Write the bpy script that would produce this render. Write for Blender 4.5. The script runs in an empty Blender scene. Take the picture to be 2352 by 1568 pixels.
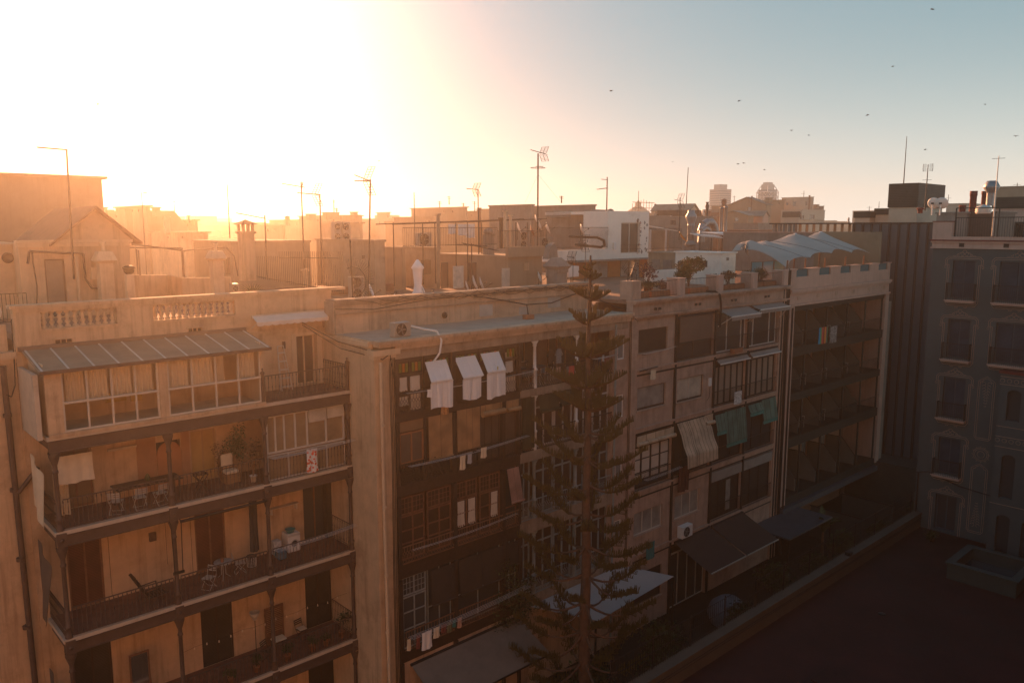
import bpy, bmesh, math, random
from mathutils import Vector, Matrix
random.seed(7)
C = bpy.context.scene.collection
PI = math.pi
ZUP = 24.0          # camera height above the courtyard ground; everything is written relative to eye level and lifted at the end
# ---- camera geometry: a photo position on a real plane (facade, end wall, roof) ----
FPX = 1829.; PIT = math.radians(8.2); AZ = math.radians(47.3)
FW = (math.cos(AZ), math.sin(AZ)); RT = (math.sin(AZ), -math.cos(AZ))
IM = {0:(0,0,1),1:(0,287.1,.354),2:(0,717.8,.354),3:(0,1062.3,.354),4:(746.5,344.5,.32959),5:(775.2,717.8,.31738),6:(775.2,1070.9,.31738),7:(1378.1,631.6,.31738),8:(1378.1,1070.9,.31738),9:(1435.5,344.5,.26855),10:(1923.6,344.5,.25635),11:(1894.9,631.6,.32955),12:(1894.9,1062.3,.32257)}
def ray(i, x, y):
    o = IM[i]; u = o[0]+x*o[2]; v = o[1]+y*o[2]
    r = (u-1176)/FPX; up = -(v-784)/FPX
    h = math.cos(PIT)+up*math.sin(PIT)
    return (FW[0]*h+RT[0]*r, FW[1]*h+RT[1]*r, -math.sin(PIT)+up*math.cos(PIT))
def onY(i, x, y, Y):
    d = ray(i, x, y); t = Y/d[1]; return d[0]*t, d[2]*t
def onX(i, x, y, X):
    d = ray(i, x, y); t = X/d[0]; return d[1]*t, d[2]*t
def onZ(i, x, y, Z):
    d = ray(i, x, y); t = Z/d[2]; return d[0]*t, d[1]*t
def at(i, x, y, dist):
    d = ray(i, x, y); t = dist/(d[0]*FW[0]+d[1]*FW[1]); return d[0]*t, d[1]*t, d[2]*t

# ---- mesh collector ----
class MB:
    def __init__(s, T=None):
        s.v = []; s.f = []; s.m = []; s.sm = []; s.T = T; s.mi = 0; s.st = []
    def _add(s, vs, fs, smooth=False):
        n = len(s.v); s.st.append((n, len(s.f)))
        s.v += [tuple(s.T(*p)) if s.T else tuple(p) for p in vs]
        s.f += [tuple(n+i for i in f) for f in fs]
        s.m += [s.mi]*len(fs); s.sm += [smooth]*len(fs)
        return s
    def box(s, x0, x1, y0, y1, z0, z1):
        if x0 > x1: x0, x1 = x1, x0
        if y0 > y1: y0, y1 = y1, y0
        if z0 > z1: z0, z1 = z1, z0
        return s._add([(x0,y0,z0),(x1,y0,z0),(x1,y1,z0),(x0,y1,z0),(x0,y0,z1),(x1,y0,z1),(x1,y1,z1),(x0,y1,z1)],
               [(0,3,2,1),(4,5,6,7),(0,1,5,4),(1,2,6,5),(2,3,7,6),(3,0,4,7)])
    def tube(s, p, q, r, r2=None, n=6, cap=True):
        r2 = r if r2 is None else r2
        p = Vector(p); q = Vector(q); d = (q-p)
        if d.length < 1e-6: return s
        d.normalize()
        a = Vector((0,0,1)) if abs(d.z) < .9 else Vector((1,0,0))
        e = d.cross(a).normalized(); g = d.cross(e)
        vs = []
        for c, rr in ((p, r), (q, r2)):
            for k in range(n):
                t = 2*PI*k/n; vs.append(tuple(c+e*math.cos(t)*rr+g*math.sin(t)*rr))
        fs = [(k, (k+1) % n, n+(k+1) % n, n+k) for k in range(n)]
        s._add(vs, fs, n > 5)
        if cap: s._add(vs, [tuple(range(n))[::-1], tuple(range(n, 2*n))])
        return s
    def path(s, pts, r, n=5):
        for a, b in zip(pts[:-1], pts[1:]): s.tube(a, b, r, n=n)
        return s
    def lathe(s, c, prof, n=12, ax=None):
        # prof: list of (radius, height) above c ; ax: axis direction
        vs = []; c = Vector(c)
        if ax is None: e, g, d = Vector((1,0,0)), Vector((0,1,0)), Vector((0,0,1))
        else:
            d = Vector(ax).normalized(); a = Vector((0,0,1)) if abs(d.z) < .9 else Vector((1,0,0))
            e = d.cross(a).normalized(); g = d.cross(e)
        for r, h in prof:
            for k in range(n):
                t = 2*PI*k/n; vs.append(tuple(c+e*math.cos(t)*r+g*math.sin(t)*r+d*h))
        fs = []
        for j in range(len(prof)-1):
            for k in range(n): fs.append((j*n+k, j*n+(k+1) % n, (j+1)*n+(k+1) % n, (j+1)*n+k))
        return s._add(vs, fs, True)
    def quad(s, a, b, c, d): return s._add([a, b, c, d], [(0,1,2,3)])
    def slab(s, pts, t):
        # thick sheet from a polygon, t = offset vector
        n = len(pts); q = [tuple(Vector(p)+Vector(t)) for p in pts]
        return s._add(list(pts)+q, [tuple(range(n)), tuple(range(n, 2*n))[::-1]]+[(k, k+n, (k+1) % n+n, (k+1) % n) for k in range(n)])
    def prism(s, poly, y0, y1, axis='y'):
        # polygon in (x,z) pulled along y, or (y,z) pulled along x, or (x,y) along z
        f = {'y': lambda a, b, t: (a, t, b), 'x': lambda a, b, t: (t, a, b), 'z': lambda a, b, t: (a, b, t)}[axis]
        n = len(poly)
        return s._add([f(a, b, y0) for a, b in poly]+[f(a, b, y1) for a, b in poly],
                      [tuple(range(n)), tuple(range(n, 2*n))[::-1]]+[(k, k+n, (k+1) % n+n, (k+1) % n) for k in range(n)])
    def grid(s, fn, nu, nv, smooth=True, thick=None):
        vs = [fn(i/nu, j/nv) for j in range(nv+1) for i in range(nu+1)]
        w = nu+1
        fs = [(j*w+i, j*w+i+1, (j+1)*w+i+1, (j+1)*w+i) for j in range(nv) for i in range(nu)]
        s._add(vs, fs, smooth)
        if thick:
            s._add([tuple(Vector(p)+Vector(thick)) for p in vs], [f[::-1] for f in fs], smooth)
        return s
    def wall(s, a0, a1, z0, z1, b0, t, holes=()):
        # wall in the (a,z) plane, front at b0, thickness t (into +b), rectangular holes (a0,a1,z0,z1)
        hs = [(max(a0, min(h[0], h[1])), min(a1, max(h[0], h[1])), max(z0, min(h[2], h[3])), min(z1, max(h[2], h[3]))) for h in holes]
        hs = [h for h in hs if h[0] < h[1]-1e-4 and h[2] < h[3]-1e-4]
        A = sorted({a0, a1, *[round(h[0], 4) for h in hs], *[round(h[1], 4) for h in hs]})
        Z = sorted({z0, z1, *[round(h[2], 4) for h in hs], *[round(h[3], 4) for h in hs]})
        def hole(i, j):
            if i < 0 or j < 0 or i >= len(A)-1 or j >= len(Z)-1: return True
            ca = (A[i]+A[i+1])/2; cz = (Z[j]+Z[j+1])/2
            return any(h[0] < ca < h[1] and h[2] < cz < h[3] for h in hs)
        b1 = b0+t; vs = []; fs = []; idx = {}
        def V(a, b, z):
            k = (a, b, z)
            if k not in idx: idx[k] = len(vs); vs.append(k)
            return idx[k]
        for i in range(len(A)-1):
            for j in range(len(Z)-1):
                if hole(i, j): continue
                p, q, r, u = A[i], A[i+1], Z[j], Z[j+1]
                fs.append((V(p,b0,r), V(q,b0,r), V(q,b0,u), V(p,b0,u)))
                fs.append((V(p,b1,r), V(p,b1,u), V(q,b1,u), V(q,b1,r)))
                if hole(i-1, j): fs.append((V(p,b0,r), V(p,b0,u), V(p,b1,u), V(p,b1,r)))
                if hole(i+1, j): fs.append((V(q,b0,r), V(q,b1,r), V(q,b1,u), V(q,b0,u)))
                if hole(i, j-1): fs.append((V(p,b0,r), V(p,b1,r), V(q,b1,r), V(q,b0,r)))
                if hole(i, j+1): fs.append((V(p,b0,u), V(q,b0,u), V(q,b1,u), V(p,b1,u)))
        return s._add(vs, fs)
    def build_each(s, name, mats, parent=None, per=1):
        # one object for every `per` primitives (a capped tube counts as one)
        st = s.st+[(len(s.v), len(s.f))]; gr = []
        for k in range(len(st)-1):
            if gr and st[k+1][0]-st[k][0] == st[k][0]-gr[-1][1] and s.v[st[k][0]:st[k+1][0]] == s.v[gr[-1][1]:st[k][0]]: gr[-1][2] = st[k+1]; continue
            gr.append([st[k], st[k][0], st[k+1]])
        out = []
        for k in range(0, len(gr), per):
            a, b = gr[k][0], gr[min(k+per, len(gr))-1][2]
            m = MB(); m.v = s.v[a[0]:b[0]]; m.f = [tuple(i-a[0] for i in f) for f in s.f[a[1]:b[1]]]; m.m = s.m[a[1]:b[1]]; m.sm = s.sm[a[1]:b[1]]
            out.append(m.build(name, mats, parent))
        return out
    def build(s, name, mats, parent=None, smooth=False, bevel=0):
        if not isinstance(mats, (list, tuple)): mats = [mats]
        if parent is not None:
            r = parent
            while r.parent: r = r.parent
            org = Vector(r.location)
        elif s.v:
            xs = [p[0] for p in s.v]; ys = [p[1] for p in s.v]
            org = Vector(((min(xs)+max(xs))/2, (min(ys)+max(ys))/2, min(p[2] for p in s.v)))
        else: org = Vector((0,0,0))
        me = bpy.data.meshes.new(name)
        me.from_pydata([(p[0]-org.x, p[1]-org.y, p[2]-org.z) for p in s.v], [], s.f)
        for m in mats: me.materials.append(m)
        me.polygons.foreach_set('material_index', s.m)
        me.polygons.foreach_set('use_smooth', [bool(x) or smooth for x in s.sm])
        me.update()
        o = bpy.data.objects.new(name, me); C.objects.link(o)
        if parent is not None: o.parent = parent
        else: o.location = org
        if bevel:
            b = o.modifiers.new('bevel', 'BEVEL'); b.width = bevel; b.segments = 1; b.limit_method = 'ANGLE'
        return o
def tag(o, label=None, cat=None, group=None, kind=None):
    if label: o['label'] = label
    if cat: o['category'] = cat
    if group: o['group'] = group
    if kind: o['kind'] = kind
    return o
def thing(name, label, cat, loc=(0,0,0), group=None):
    o = bpy.data.objects.new(name, None); C.objects.link(o); o.location = loc
    o.empty_display_size = .2
    return tag(o, label, cat, group)
KIDS = {}
def copy_tree(o, parent=None):
    c = o.copy(); C.objects.link(c)
    if parent is not None: c.parent = parent
    for ch in [k for k in bpy.data.objects if k.parent == o]: copy_tree(ch, c)
    return c

# ---- materials ----
MATS = {}
def mat(name, col, rough=.8, var=.15, scale=1.5, dirt=0, streak=0, bump=.15, metal=0, spec=.3, fine=0, trans=0, alpha=1, dirtcol=(.05,.04,.035)):
    if name in MATS: return MATS[name]
    m = bpy.data.materials.new(name); m.use_nodes = True; N = m.node_tree.nodes; L = m.node_tree.links
    b = N['Principled BSDF']
    tc = N.new('ShaderNodeTexCoord'); 
    geo = N.new('ShaderNodeNewGeometry')
    n1 = N.new('ShaderNodeTexNoise'); n1.inputs['Scale'].default_value = scale; n1.inputs['Detail'].default_value = 6; n1.inputs['Roughness'].default_value = .65
    L.new(geo.outputs['Position'], n1.inputs['Vector'])
    r = N.new('ShaderNodeMapRange'); r.inputs['From Min'].default_value = .3; r.inputs['From Max'].default_value = .7
    r.inputs['To Min'].default_value = 1-var; r.inputs['To Max'].default_value = 1+var
    L.new(n1.outputs['Fac'], r.inputs['Value'])
    mul = N.new('ShaderNodeVectorMath'); mul.operation = 'SCALE'; mul.inputs[0].default_value = col
    L.new(r.outputs['Result'], mul.inputs['Scale'])
    out = mul.outputs['Vector']
    def dark(fac, amt):
        nonlocal out
        mx = N.new('ShaderNodeMix'); mx.data_type = 'RGBA'
        k = N.new('ShaderNodeMath'); k.operation = 'MULTIPLY'; k.inputs[1].default_value = amt; k.use_clamp = True
        L.new(fac, k.inputs[0]); L.new(k.outputs[0], mx.inputs['Factor'])
        L.new(out, mx.inputs[6]); mx.inputs[7].default_value = (*dirtcol, 1); out = mx.outputs[2]
    if streak:
        mp = N.new('ShaderNodeMapping'); mp.inputs['Scale'].default_value = (3.2, 3.2, .22)
        L.new(geo.outputs['Position'], mp.inputs['Vector'])
        n2 = N.new('ShaderNodeTexNoise'); n2.inputs['Scale'].default_value = 1.1; n2.inputs['Detail'].default_value = 5; n2.inputs['Roughness'].default_value = .7
        L.new(mp.outputs[0], n2.inputs['Vector'])
        r2 = N.new('ShaderNodeMapRange'); r2.inputs['From Min'].default_value = .5; r2.inputs['From Max'].default_value = .75
        L.new(n2.outputs['Fac'], r2.inputs['Value']); dark(r2.outputs['Result'], streak)
    if dirt:
        n3 = N.new('ShaderNodeTexNoise'); n3.inputs['Scale'].default_value = scale*.45; n3.inputs['Detail'].default_value = 8; n3.inputs['Roughness'].default_value = .75
        L.new(geo.outputs['Position'], n3.inputs['Vector'])
        r3 = N.new('ShaderNodeMapRange'); r3.inputs['From Min'].default_value = .52; r3.inputs['From Max'].default_value = .68
        L.new(n3.outputs['Fac'], r3.inputs['Value']); dark(r3.outputs['Result'], dirt)
    L.new(out, b.inputs['Base Color'])
    b.inputs['Roughness'].default_value = rough; b.inputs['Metallic'].default_value = metal
    b.inputs['Specular IOR Level'].default_value = spec
    if trans: b.inputs['Transmission Weight'].default_value = trans
    if alpha < 1: b.inputs['Alpha'].default_value = alpha
    if bump:
        n4 = N.new('ShaderNodeTexNoise'); n4.inputs['Scale'].default_value = fine or 14; n4.inputs['Detail'].default_value = 4
        L.new(geo.outputs['Position'], n4.inputs['Vector'])
        bp = N.new('ShaderNodeBump'); bp.inputs['Strength'].default_value = bump; bp.inputs['Distance'].default_value = .04
        L.new(n4.outputs['Fac'], bp.inputs['Height']); L.new(bp.outputs[0], b.inputs['Normal'])
    MATS[name] = m
    return m
def glass(name, col=(.05,.055,.06), rough=.08):
    if name in MATS: return MATS[name]
    m = bpy.data.materials.new(name); m.use_nodes = True; b = m.node_tree.nodes['Principled BSDF']
    b.inputs['Base Color'].default_value = (*col, 1); b.inputs['Roughness'].default_value = rough; b.inputs['Specular IOR Level'].default_value = .6
    MATS[name] = m; return m
def slats(name, col, col2, freq=14, axis='Z', rough=.6, thr=.35):
    # bands along an axis: woven blinds, roller shutters, louvres
    if name in MATS: return MATS[name]
    m = bpy.data.materials.new(name); m.use_nodes = True; N = m.node_tree.nodes; L = m.node_tree.links; b = N['Principled BSDF']
    geo = N.new('ShaderNodeNewGeometry'); sp = N.new('ShaderNodeSeparateXYZ'); L.new(geo.outputs['Position'], sp.inputs[0])
    k = N.new('ShaderNodeMath'); k.operation = 'MULTIPLY'; k.inputs[1].default_value = freq; L.new(sp.outputs[axis], k.inputs[0])
    fr = N.new('ShaderNodeMath'); fr.operation = 'FRACT'; L.new(k.outputs[0], fr.inputs[0])
    cr = N.new('ShaderNodeValToRGB'); cr.color_ramp.elements[0].position = thr*.6; cr.color_ramp.elements[1].position = thr
    cr.color_ramp.elements[0].color = (*col2, 1); cr.color_ramp.elements[1].color = (*col, 1); L.new(fr.outputs[0], cr.inputs[0])
    n1 = N.new('ShaderNodeTexNoise'); n1.inputs['Scale'].default_value = 1.3; n1.inputs['Detail'].default_value = 6; L.new(geo.outputs['Position'], n1.inputs['Vector'])
    mx = N.new('ShaderNodeMix'); mx.data_type = 'RGBA'; mx.blend_type = 'MULTIPLY'; mx.inputs['Factor'].default_value = .8
    rr = N.new('ShaderNodeValToRGB'); rr.color_ramp.elements[0].position = .35; rr.color_ramp.elements[1].position = .65
    rr.color_ramp.elements[0].color = (.6,.6,.6,1); rr.color_ramp.elements[1].color = (1.1,1.1,1.1,1)
    L.new(n1.outputs['Fac'], rr.inputs[0]); L.new(cr.outputs[0], mx.inputs[6]); L.new(rr.outputs[0], mx.inputs[7]); L.new(mx.outputs[2], b.inputs['Base Color'])
    b.inputs['Roughness'].default_value = rough; b.inputs['Specular IOR Level'].default_value = .25
    bp = N.new('ShaderNodeBump'); bp.inputs['Strength'].default_value = .4; bp.inputs['Distance'].default_value = .02
    L.new(fr.outputs[0], bp.inputs['Height']); L.new(bp.outputs[0], b.inputs['Normal'])
    MATS[name] = m; return m
cream = mat('cream_plaster', (.58,.41,.26), .9, .14, 1.1, dirt=.45, streak=.6, dirtcol=(.22,.13,.075))
creamB = mat('pale_plaster', (.64,.48,.32), .9, .08, .9, dirt=.35, streak=.4, dirtcol=(.3,.17,.09))
ochre = mat('stained_ochre_stucco', (.54,.38,.26), .9, .2, .8, dirt=.45, streak=.5, dirtcol=(.12,.08,.06))
pinkp = mat('pink_brown_stucco', (.47,.32,.245), .9, .16, 1.1, dirt=.45, streak=.4, dirtcol=(.13,.09,.07))
rosep = mat('rose_render', (.54,.37,.3), .9, .1, .9, dirt=.25, streak=.35, dirtcol=(.25,.16,.12))
whitep = mat('white_render', (.84,.78,.7), .85, .05, .8, dirt=.4, streak=.1, dirtcol=(.35,.3,.26))
greyr = mat('grey_cement', (.27,.24,.21), .95, .16, .9, dirt=.45, streak=.45, dirtcol=(.12,.1,.085))
tanr = mat('tan_cement', (.36,.28,.2), .95, .16, .9, dirt=.4, streak=.4, dirtcol=(.16,.12,.09))
iron = mat('dark_iron', (.028,.023,.021), .55, .2, 3, bump=.05, metal=.3)
ironb = mat('brown_painted_iron', (.1,.065,.05), .6, .2, 3, bump=.1)
steel = mat('galvanised_steel', (.3,.31,.32), .5, .12, 6, bump=.05, metal=.9)
alu = mat('aluminium_frame', (.62,.58,.52), .45, .06, 4, bump=.02, metal=.2)
whitepaint = mat('white_paint', (.75,.72,.68), .5, .05, 3, bump=.03)
whitecloth = mat('white_cloth', (.82,.8,.78), .9, .03, 4, bump=.1)
woodd = mat('dark_brown_timber', (.045,.027,.02), .6, .3, 5, bump=.15)
woodm = mat('mid_brown_timber', (.2,.1,.055), .6, .25, 5, bump=.15)
woodg = mat('grey_green_paint', (.3,.34,.31), .6, .1, 4, bump=.05)
gdark = glass('dark_window_glass')
gwarm = glass('amber_window_glass', (.22,.15,.09), .25)
# ================= furniture and small-thing makers =================
chairm = mat('pale_painted_slats', (.45,.42,.38), .6, .1, 5, bump=.05)
chaird = mat('dark_stained_slats', (.06,.04,.03), .6, .2, 5, bump=.05)
leaf = mat('leaf_green', (.05,.07,.025), .7, .45, 6, bump=0)
leafb = mat('leaf_bronze', (.12,.07,.035), .7, .4, 6, bump=0)
leafp = mat('leaf_purple', (.08,.03,.05), .7, .4, 6, bump=0)
leafy = mat('leaf_yellow_green', (.16,.13,.04), .7, .35, 6, bump=0)
terra = mat('terracotta', (.36,.15,.08), .85, .15, 4, bump=.1)
clothg = mat('dark_grey_cloth', (.05,.05,.055), .95, .15, 4)
def folding_chair(x, y, z, rot, label, m, group=None):
    t = thing('folding_chair', label, 'chair', (x, y, z), group)
    def T(a, b, c): return (x+a*math.cos(rot)-b*math.sin(rot), y+a*math.sin(rot)+b*math.cos(rot), z+c)
    b = MB(T)
    for k in range(6): b.box(-.2, .2, -.2+k*.068, -.15+k*.068, .44, .46)
    b.build('seat', m, t)
    b = MB(T)
    for s in (-.2, .2):
        b.tube((s, -.22, 0), (s, .2, .46), .012, n=4).tube((s, .22, 0), (s, -.2, .46), .012, n=4)
    b.tube((-.2,-.22,.01), (.2,-.22,.01), .01, n=4).tube((-.2,.22,.01), (.2,.22,.01), .01, n=4)
    b.build('cross_legs', m, t)
    b = MB(T)
    for s in (-.2, .2): b.tube((s, .2, .44), (s, .3, .86), .012, n=4)
    for k in range(3): b.box(-.2, .2, .262+k*.018, .28+k*.018, .62+k*.085, .67+k*.085)
    b.build('backrest', m, t)
    return t
def leaves(c, rad, n, size, rnd, flat=1.0, mb=None):
    b = mb or MB()
    for _ in range(n):
        while True:
            p = Vector((rnd.uniform(-1,1), rnd.uniform(-1,1), rnd.uniform(-1,1)))
            if .25 < p.length < 1: break
        p = Vector((p.x*rad[0]+c[0], p.y*rad[1]+c[1], p.z*rad[2]+c[2]))
        d = Vector((rnd.gauss(0,1), rnd.gauss(0,1), rnd.gauss(0,.8)*flat)).normalized(); u = d.orthogonal().normalized()
        s = size*rnd.uniform(.6, 1.4); w = d.cross(u)*s*.35
        b._add([tuple(p-w*.2), tuple(p+d*s*.5+w), tuple(p+d*s), tuple(p+d*s*.5-w)], [(0,1,2,3)])
    return b
def potted_plant(x, y, z, h, r, label, m=leaf, potm=terra, potr=.14, poth=.26, n=160, size=.09, group=None, clumps=4, name='potted_plant'):
    t = thing(name, label, 'plant', (x, y, z), group); rnd = random.Random(int(x*97+y*31+h*11))
    MB().lathe((x, y, z), [(0,0),(potr*.75,0),(potr,poth),(potr*1.1,poth),(potr*1.1,poth+.03),(potr*.9,poth+.03),(potr*.9,poth-.02),(0,poth-.02)], 12).build('pot', potm, t)
    st = MB(); fo = MB()
    for k in range(clumps):
        a = rnd.uniform(0, 2*PI); rr = rnd.uniform(.1, .6)*r; hh = poth+(h-poth)*rnd.uniform(.45, .92)
        q = (x+math.cos(a)*rr, y+math.sin(a)*rr, z+hh)
        st.tube((x, y, z+poth-.02), q, .012, .006, n=4)
        leaves(q, (r*.6, r*.6, (h-poth)*.26), n//clumps, size, rnd, mb=fo)
    st.build('stem', woodm, t); fo.build('foliage', m, t)
    return t
def bush(x, y, z, rx, ry, rz, label, m=leaf, n=900, size=.09, group=None, cat='shrub', name='shrub'):
    t = thing(name, label, cat, (x, y, z), group); rnd = random.Random(int(x*7+y*13+rx*101))
    fo = MB(); st = MB()
    for k in range(7):
        a = rnd.uniform(0, 2*PI); q = (x+math.cos(a)*rx*.55*rnd.random(), y+math.sin(a)*ry*.55*rnd.random(), z+rz*rnd.uniform(.7, 1.35))
        st.tube((x+rnd.uniform(-.1,.1), y+rnd.uniform(-.1,.1), z), q, .03, .008, n=4)
        leaves(q, (rx*rnd.uniform(.4,.7), ry*rnd.uniform(.4,.7), rz*rnd.uniform(.35,.6)), n//7, size, rnd, mb=fo)
    st.build('stem', woodd, t); fo.build('foliage', m, t)
    return t
def railing(x0, x1, y, z, h, m, parent, step=.15, name='railing', turned=True, T=None, r=.011):
    b = MB(T)
    b.box(x0, x1, y-.025, y+.025, z+h-.03, z+h); b.box(x0, x1, y-.015, y+.015, z+.06, z+.08)
    n = max(2, int(abs(x1-x0)/step))
    for k in range(n+1):
        x = x0+(x1-x0)*k/n
        if turned: b.lathe((x, y, z+.07), [(r,0),(r,.06),(r*2.2,.12),(r,.2),(r,h*.45),(r*2,h*.5),(r,h*.55),(r,h-.25),(r*2.2,h-.18),(r,h-.1)], 5)
        else: b.tube((x, y, z+.07), (x, y, z+h-.02), r*.8, n=4, cap=False)
    return b.build(name, m, parent)
def drape(b, x0, x1, y, z0, z1, folds=6, depth=.04, lean=0, T=None, wob=.02, seed=1, nu=None):
    rnd = random.Random(seed); ph = rnd.random()*6
    def fn(s, t):
        a = math.sin(s*folds*2*PI+ph+t*.6)*depth*(.35+.65*t)
        return (x0+(x1-x0)*s+math.sin(t*5+s*9)*wob*t, y+a+lean*t, z1+(z0-z1)*t+math.sin(s*folds*PI+ph)*wob*t)
    b.grid(fn, nu or folds*5, 6, True, (0, .006, 0)); return b
linen = mat('unbleached_linen', (.7,.58,.42), .95, .08, 3)
shutr = slats('red_brown_louvre', (.16,.06,.035), (.04,.015,.01), 16)
shutd = slats('dark_grey_louvre', (.06,.05,.042), (.015,.012,.01), 16)
roll = slats('cream_roller_shutter', (.66,.6,.5), (.3,.26,.2), 22)
rollg = slats('grey_roller_shutter', (.42,.4,.37), (.2,.19,.17), 20)
rolld = slats('brown_roller_shutter', (.055,.042,.036), (.02,.015,.012), 20)
balc = mat('balcony_slab_paint', (.55,.46,.36), .85, .1, 2, dirt=.3)
tile = mat('red_brown_floor_tile', (.2,.09,.06), .8, .2, 3, dirt=.3)

# ================= left apartment house =================
B1 = thing('apartment_building', 'cream apartment house with stone balustrades, glazed sunroom and iron columned balconies', 'building', (12.5, 32.2, -24))
RY = 32.2
doors = [(16.68,17.7,-7.05,-4.8), (7.0,8.1,-10.45,-8.1), (10.45,11.4,-10.45,-8.5), (11.82,12.88,-10.45,-8.3), (7.0,8.22,-14.4,-11.5), (11.77,13.05,-14.4,-11.5), (16.72,18.04,-14.4,-11.4),
         (6.9,8.28,-18.65,-15.6), (11.8,13.17,-18.65,-15.6), (16.65,18.0,-18.65,-15.6), (16.65,18.05,-22.9,-20.3)]
bal = [(6.8,9.35,-3.63,-3.03), (10.67,13.98,-3.64,-3.03)]
vents = [(7.21,7.76,-4.2,-4.06), (12.0,12.53,-4.2,-4.06)]
b = MB(); b.wall(5.95, 18.5, -24, -2.86, RY, .35, doors+bal+vents); b.build('wall', cream, B1)
b = MB(); b.box(5.85, 19.2, RY-.09, RY+.45, -2.86, -2.74); b.box(5.95,18.5,RY-.04,RY,-2.98,-2.86); b.box(14.2, 19.1, RY-.05, RY, -4.52, -4.44); b.box(14.2,19.1,RY-.025,RY,-4.6,-4.52)
b.box(6.8,9.35,RY-.07,RY,-3.72,-3.63); b.box(10.67,13.98,RY-.07,RY,-3.73,-3.64); b.build('coping', cream, B1)
for x0, x1 in ((6.8, 9.35), (10.67, 13.98)):
    b = MB(); n = 10 if x1 < 10 else 14
    for k in range(n):
        x = x0+(k+.5)*(x1-x0)/n
        b.lathe((x, RY+.15, -3.62), [(.1,0),(.1,.06),(.055,.09),(.05,.11),(.1,.2),(.055,.29),(.1,.38),(.05,.47),(.055,.5),(.1,.53),(.1,.59)], 10)
    b.build('balustrade', cream, B1)
b = MB()
for v in vents:
    b.box(v[0], v[1], RY+.1, RY+.12, v[2], v[3])
b.build_each('vent_backing', woodd, B1)
b = MB()
for v in vents:
    b.box(v[0]-.1, v[1]+.1, RY-.07, RY+.02, v[3]+.003, v[3]+.05)
    for k in (1,2): b.box(v[0]+k*(v[1]-v[0])/3-.015, v[0]+k*(v[1]-v[0])/3+.015, RY+.02, RY+.06, v[2], v[3])
b.build_each('vent_hood', cream, B1, 3)
# rooms behind openings and roof deck
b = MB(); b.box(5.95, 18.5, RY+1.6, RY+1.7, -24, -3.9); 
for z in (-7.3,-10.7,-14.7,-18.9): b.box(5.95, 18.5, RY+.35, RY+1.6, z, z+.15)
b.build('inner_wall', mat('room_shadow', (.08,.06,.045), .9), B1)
MB().box(5.95, 19.1, RY+.35, 44, -4.0, -3.75).build('roof_deck', mat('red_roof_tiles_flat', (.26,.15,.1), .9, .2, 1.2, dirt=.4), B1)
MB().box(5.95,6.1,RY-2.2,RY,-7.15,-4.9).build('wind_panel', balc, B1)
# slabs, beams, columns, railings
colx = [6.4, 10.2, 14.0, 17.9]
zs = [-7.15, -10.52, -14.47, -18.72, -23.2]
for z in zs:
    MB().box(6.2, 18.1, 29.95, RY-.003, z-.07, z+.07).build('balcony_slab', balc, B1)
    b = MB(); b.box(6.25, 18.05, 30.0, 30.14, z-.5, z-.073); b.box(6.25, 18.05, 29.94, 30.2, z-.5, z-.47); b.box(6.25,18.05,29.94,30.2,z-.13,z-.1)
    for x in colx: b.box(x-.08, x+.08, 30.2, RY-.003, z-.45, z-.08)
    b.build('iron_beam', ironb, B1)
for x in colx:
    for i in range(4):
        z1 = zs[i]-.5; z0 = zs[i+1]+.07
        b = MB(); h = z1-z0
        b.lathe((x, 30.06, z0), [(.13,0),(.13,.1),(.1,.14),(.1,.35),(.13,.38),(.13,.44),(.085,.5),(.075,h-.75),(.1,h-.72),(.1,h-.66),(.08,h-.62),(.08,h-.45),(.1,h-.4),(.17,h-.16),(.19,h-.12),(.19,h)], 14)
        b.box(x-.16, x+.16, 29.9, 30.22, z0-.56, z0-.07)
        b.lathe((x, 29.9, z0-.32), [(.07,0),(.07,.03),(.03,.05)], 10, ax=(0,-1,0))
        b.build('column', ironb, B1)
for i, z in enumerate(zs[1:4]):
    for k in range(3):
        if i == 0 and k == 2: railing(colx[k]+.15, colx[k+1]-.15, 29.98, z+.07, 1.02, ironb, B1); continue
        railing(colx[k]+.14, colx[k+1]-.14, 30.0, z+.07, 1.12, ironb, B1)
    for x in (6.3, 18.0):
        railing(30.05, RY-.05, x, z+.07, 1.12, ironb, B1, T=lambda a, c, zz: (c, a, zz), name='side_railing')
railing(14.1, 17.8, 30.0, -7.08, 1.12, ironb, B1)
railing(30.05, RY-.05, 17.98, -7.08, 1.12, ironb, B1, T=lambda a, c, zz: (c, a, zz), name='side_railing')
MB().box(14.05, 18.0, 29.99, 32.1, -7.079, -7.06).build('floor_tiles', tile, B1)
for z in zs[1:4]: MB().box(6.45, 18.0, 30.15, RY-.01, z+.071, z+.085).build('floor_tiles', tile, B1)
b = MB(); 
for x in (14.0, 17.9): b.lathe((x, 30.0, -7.08), [(.07,0),(.07,1.2),(.1,1.24),(.03,1.35),(.05,1.42),(0,1.48)], 10)
b.build_each('newel_post', ironb, B1)
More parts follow.
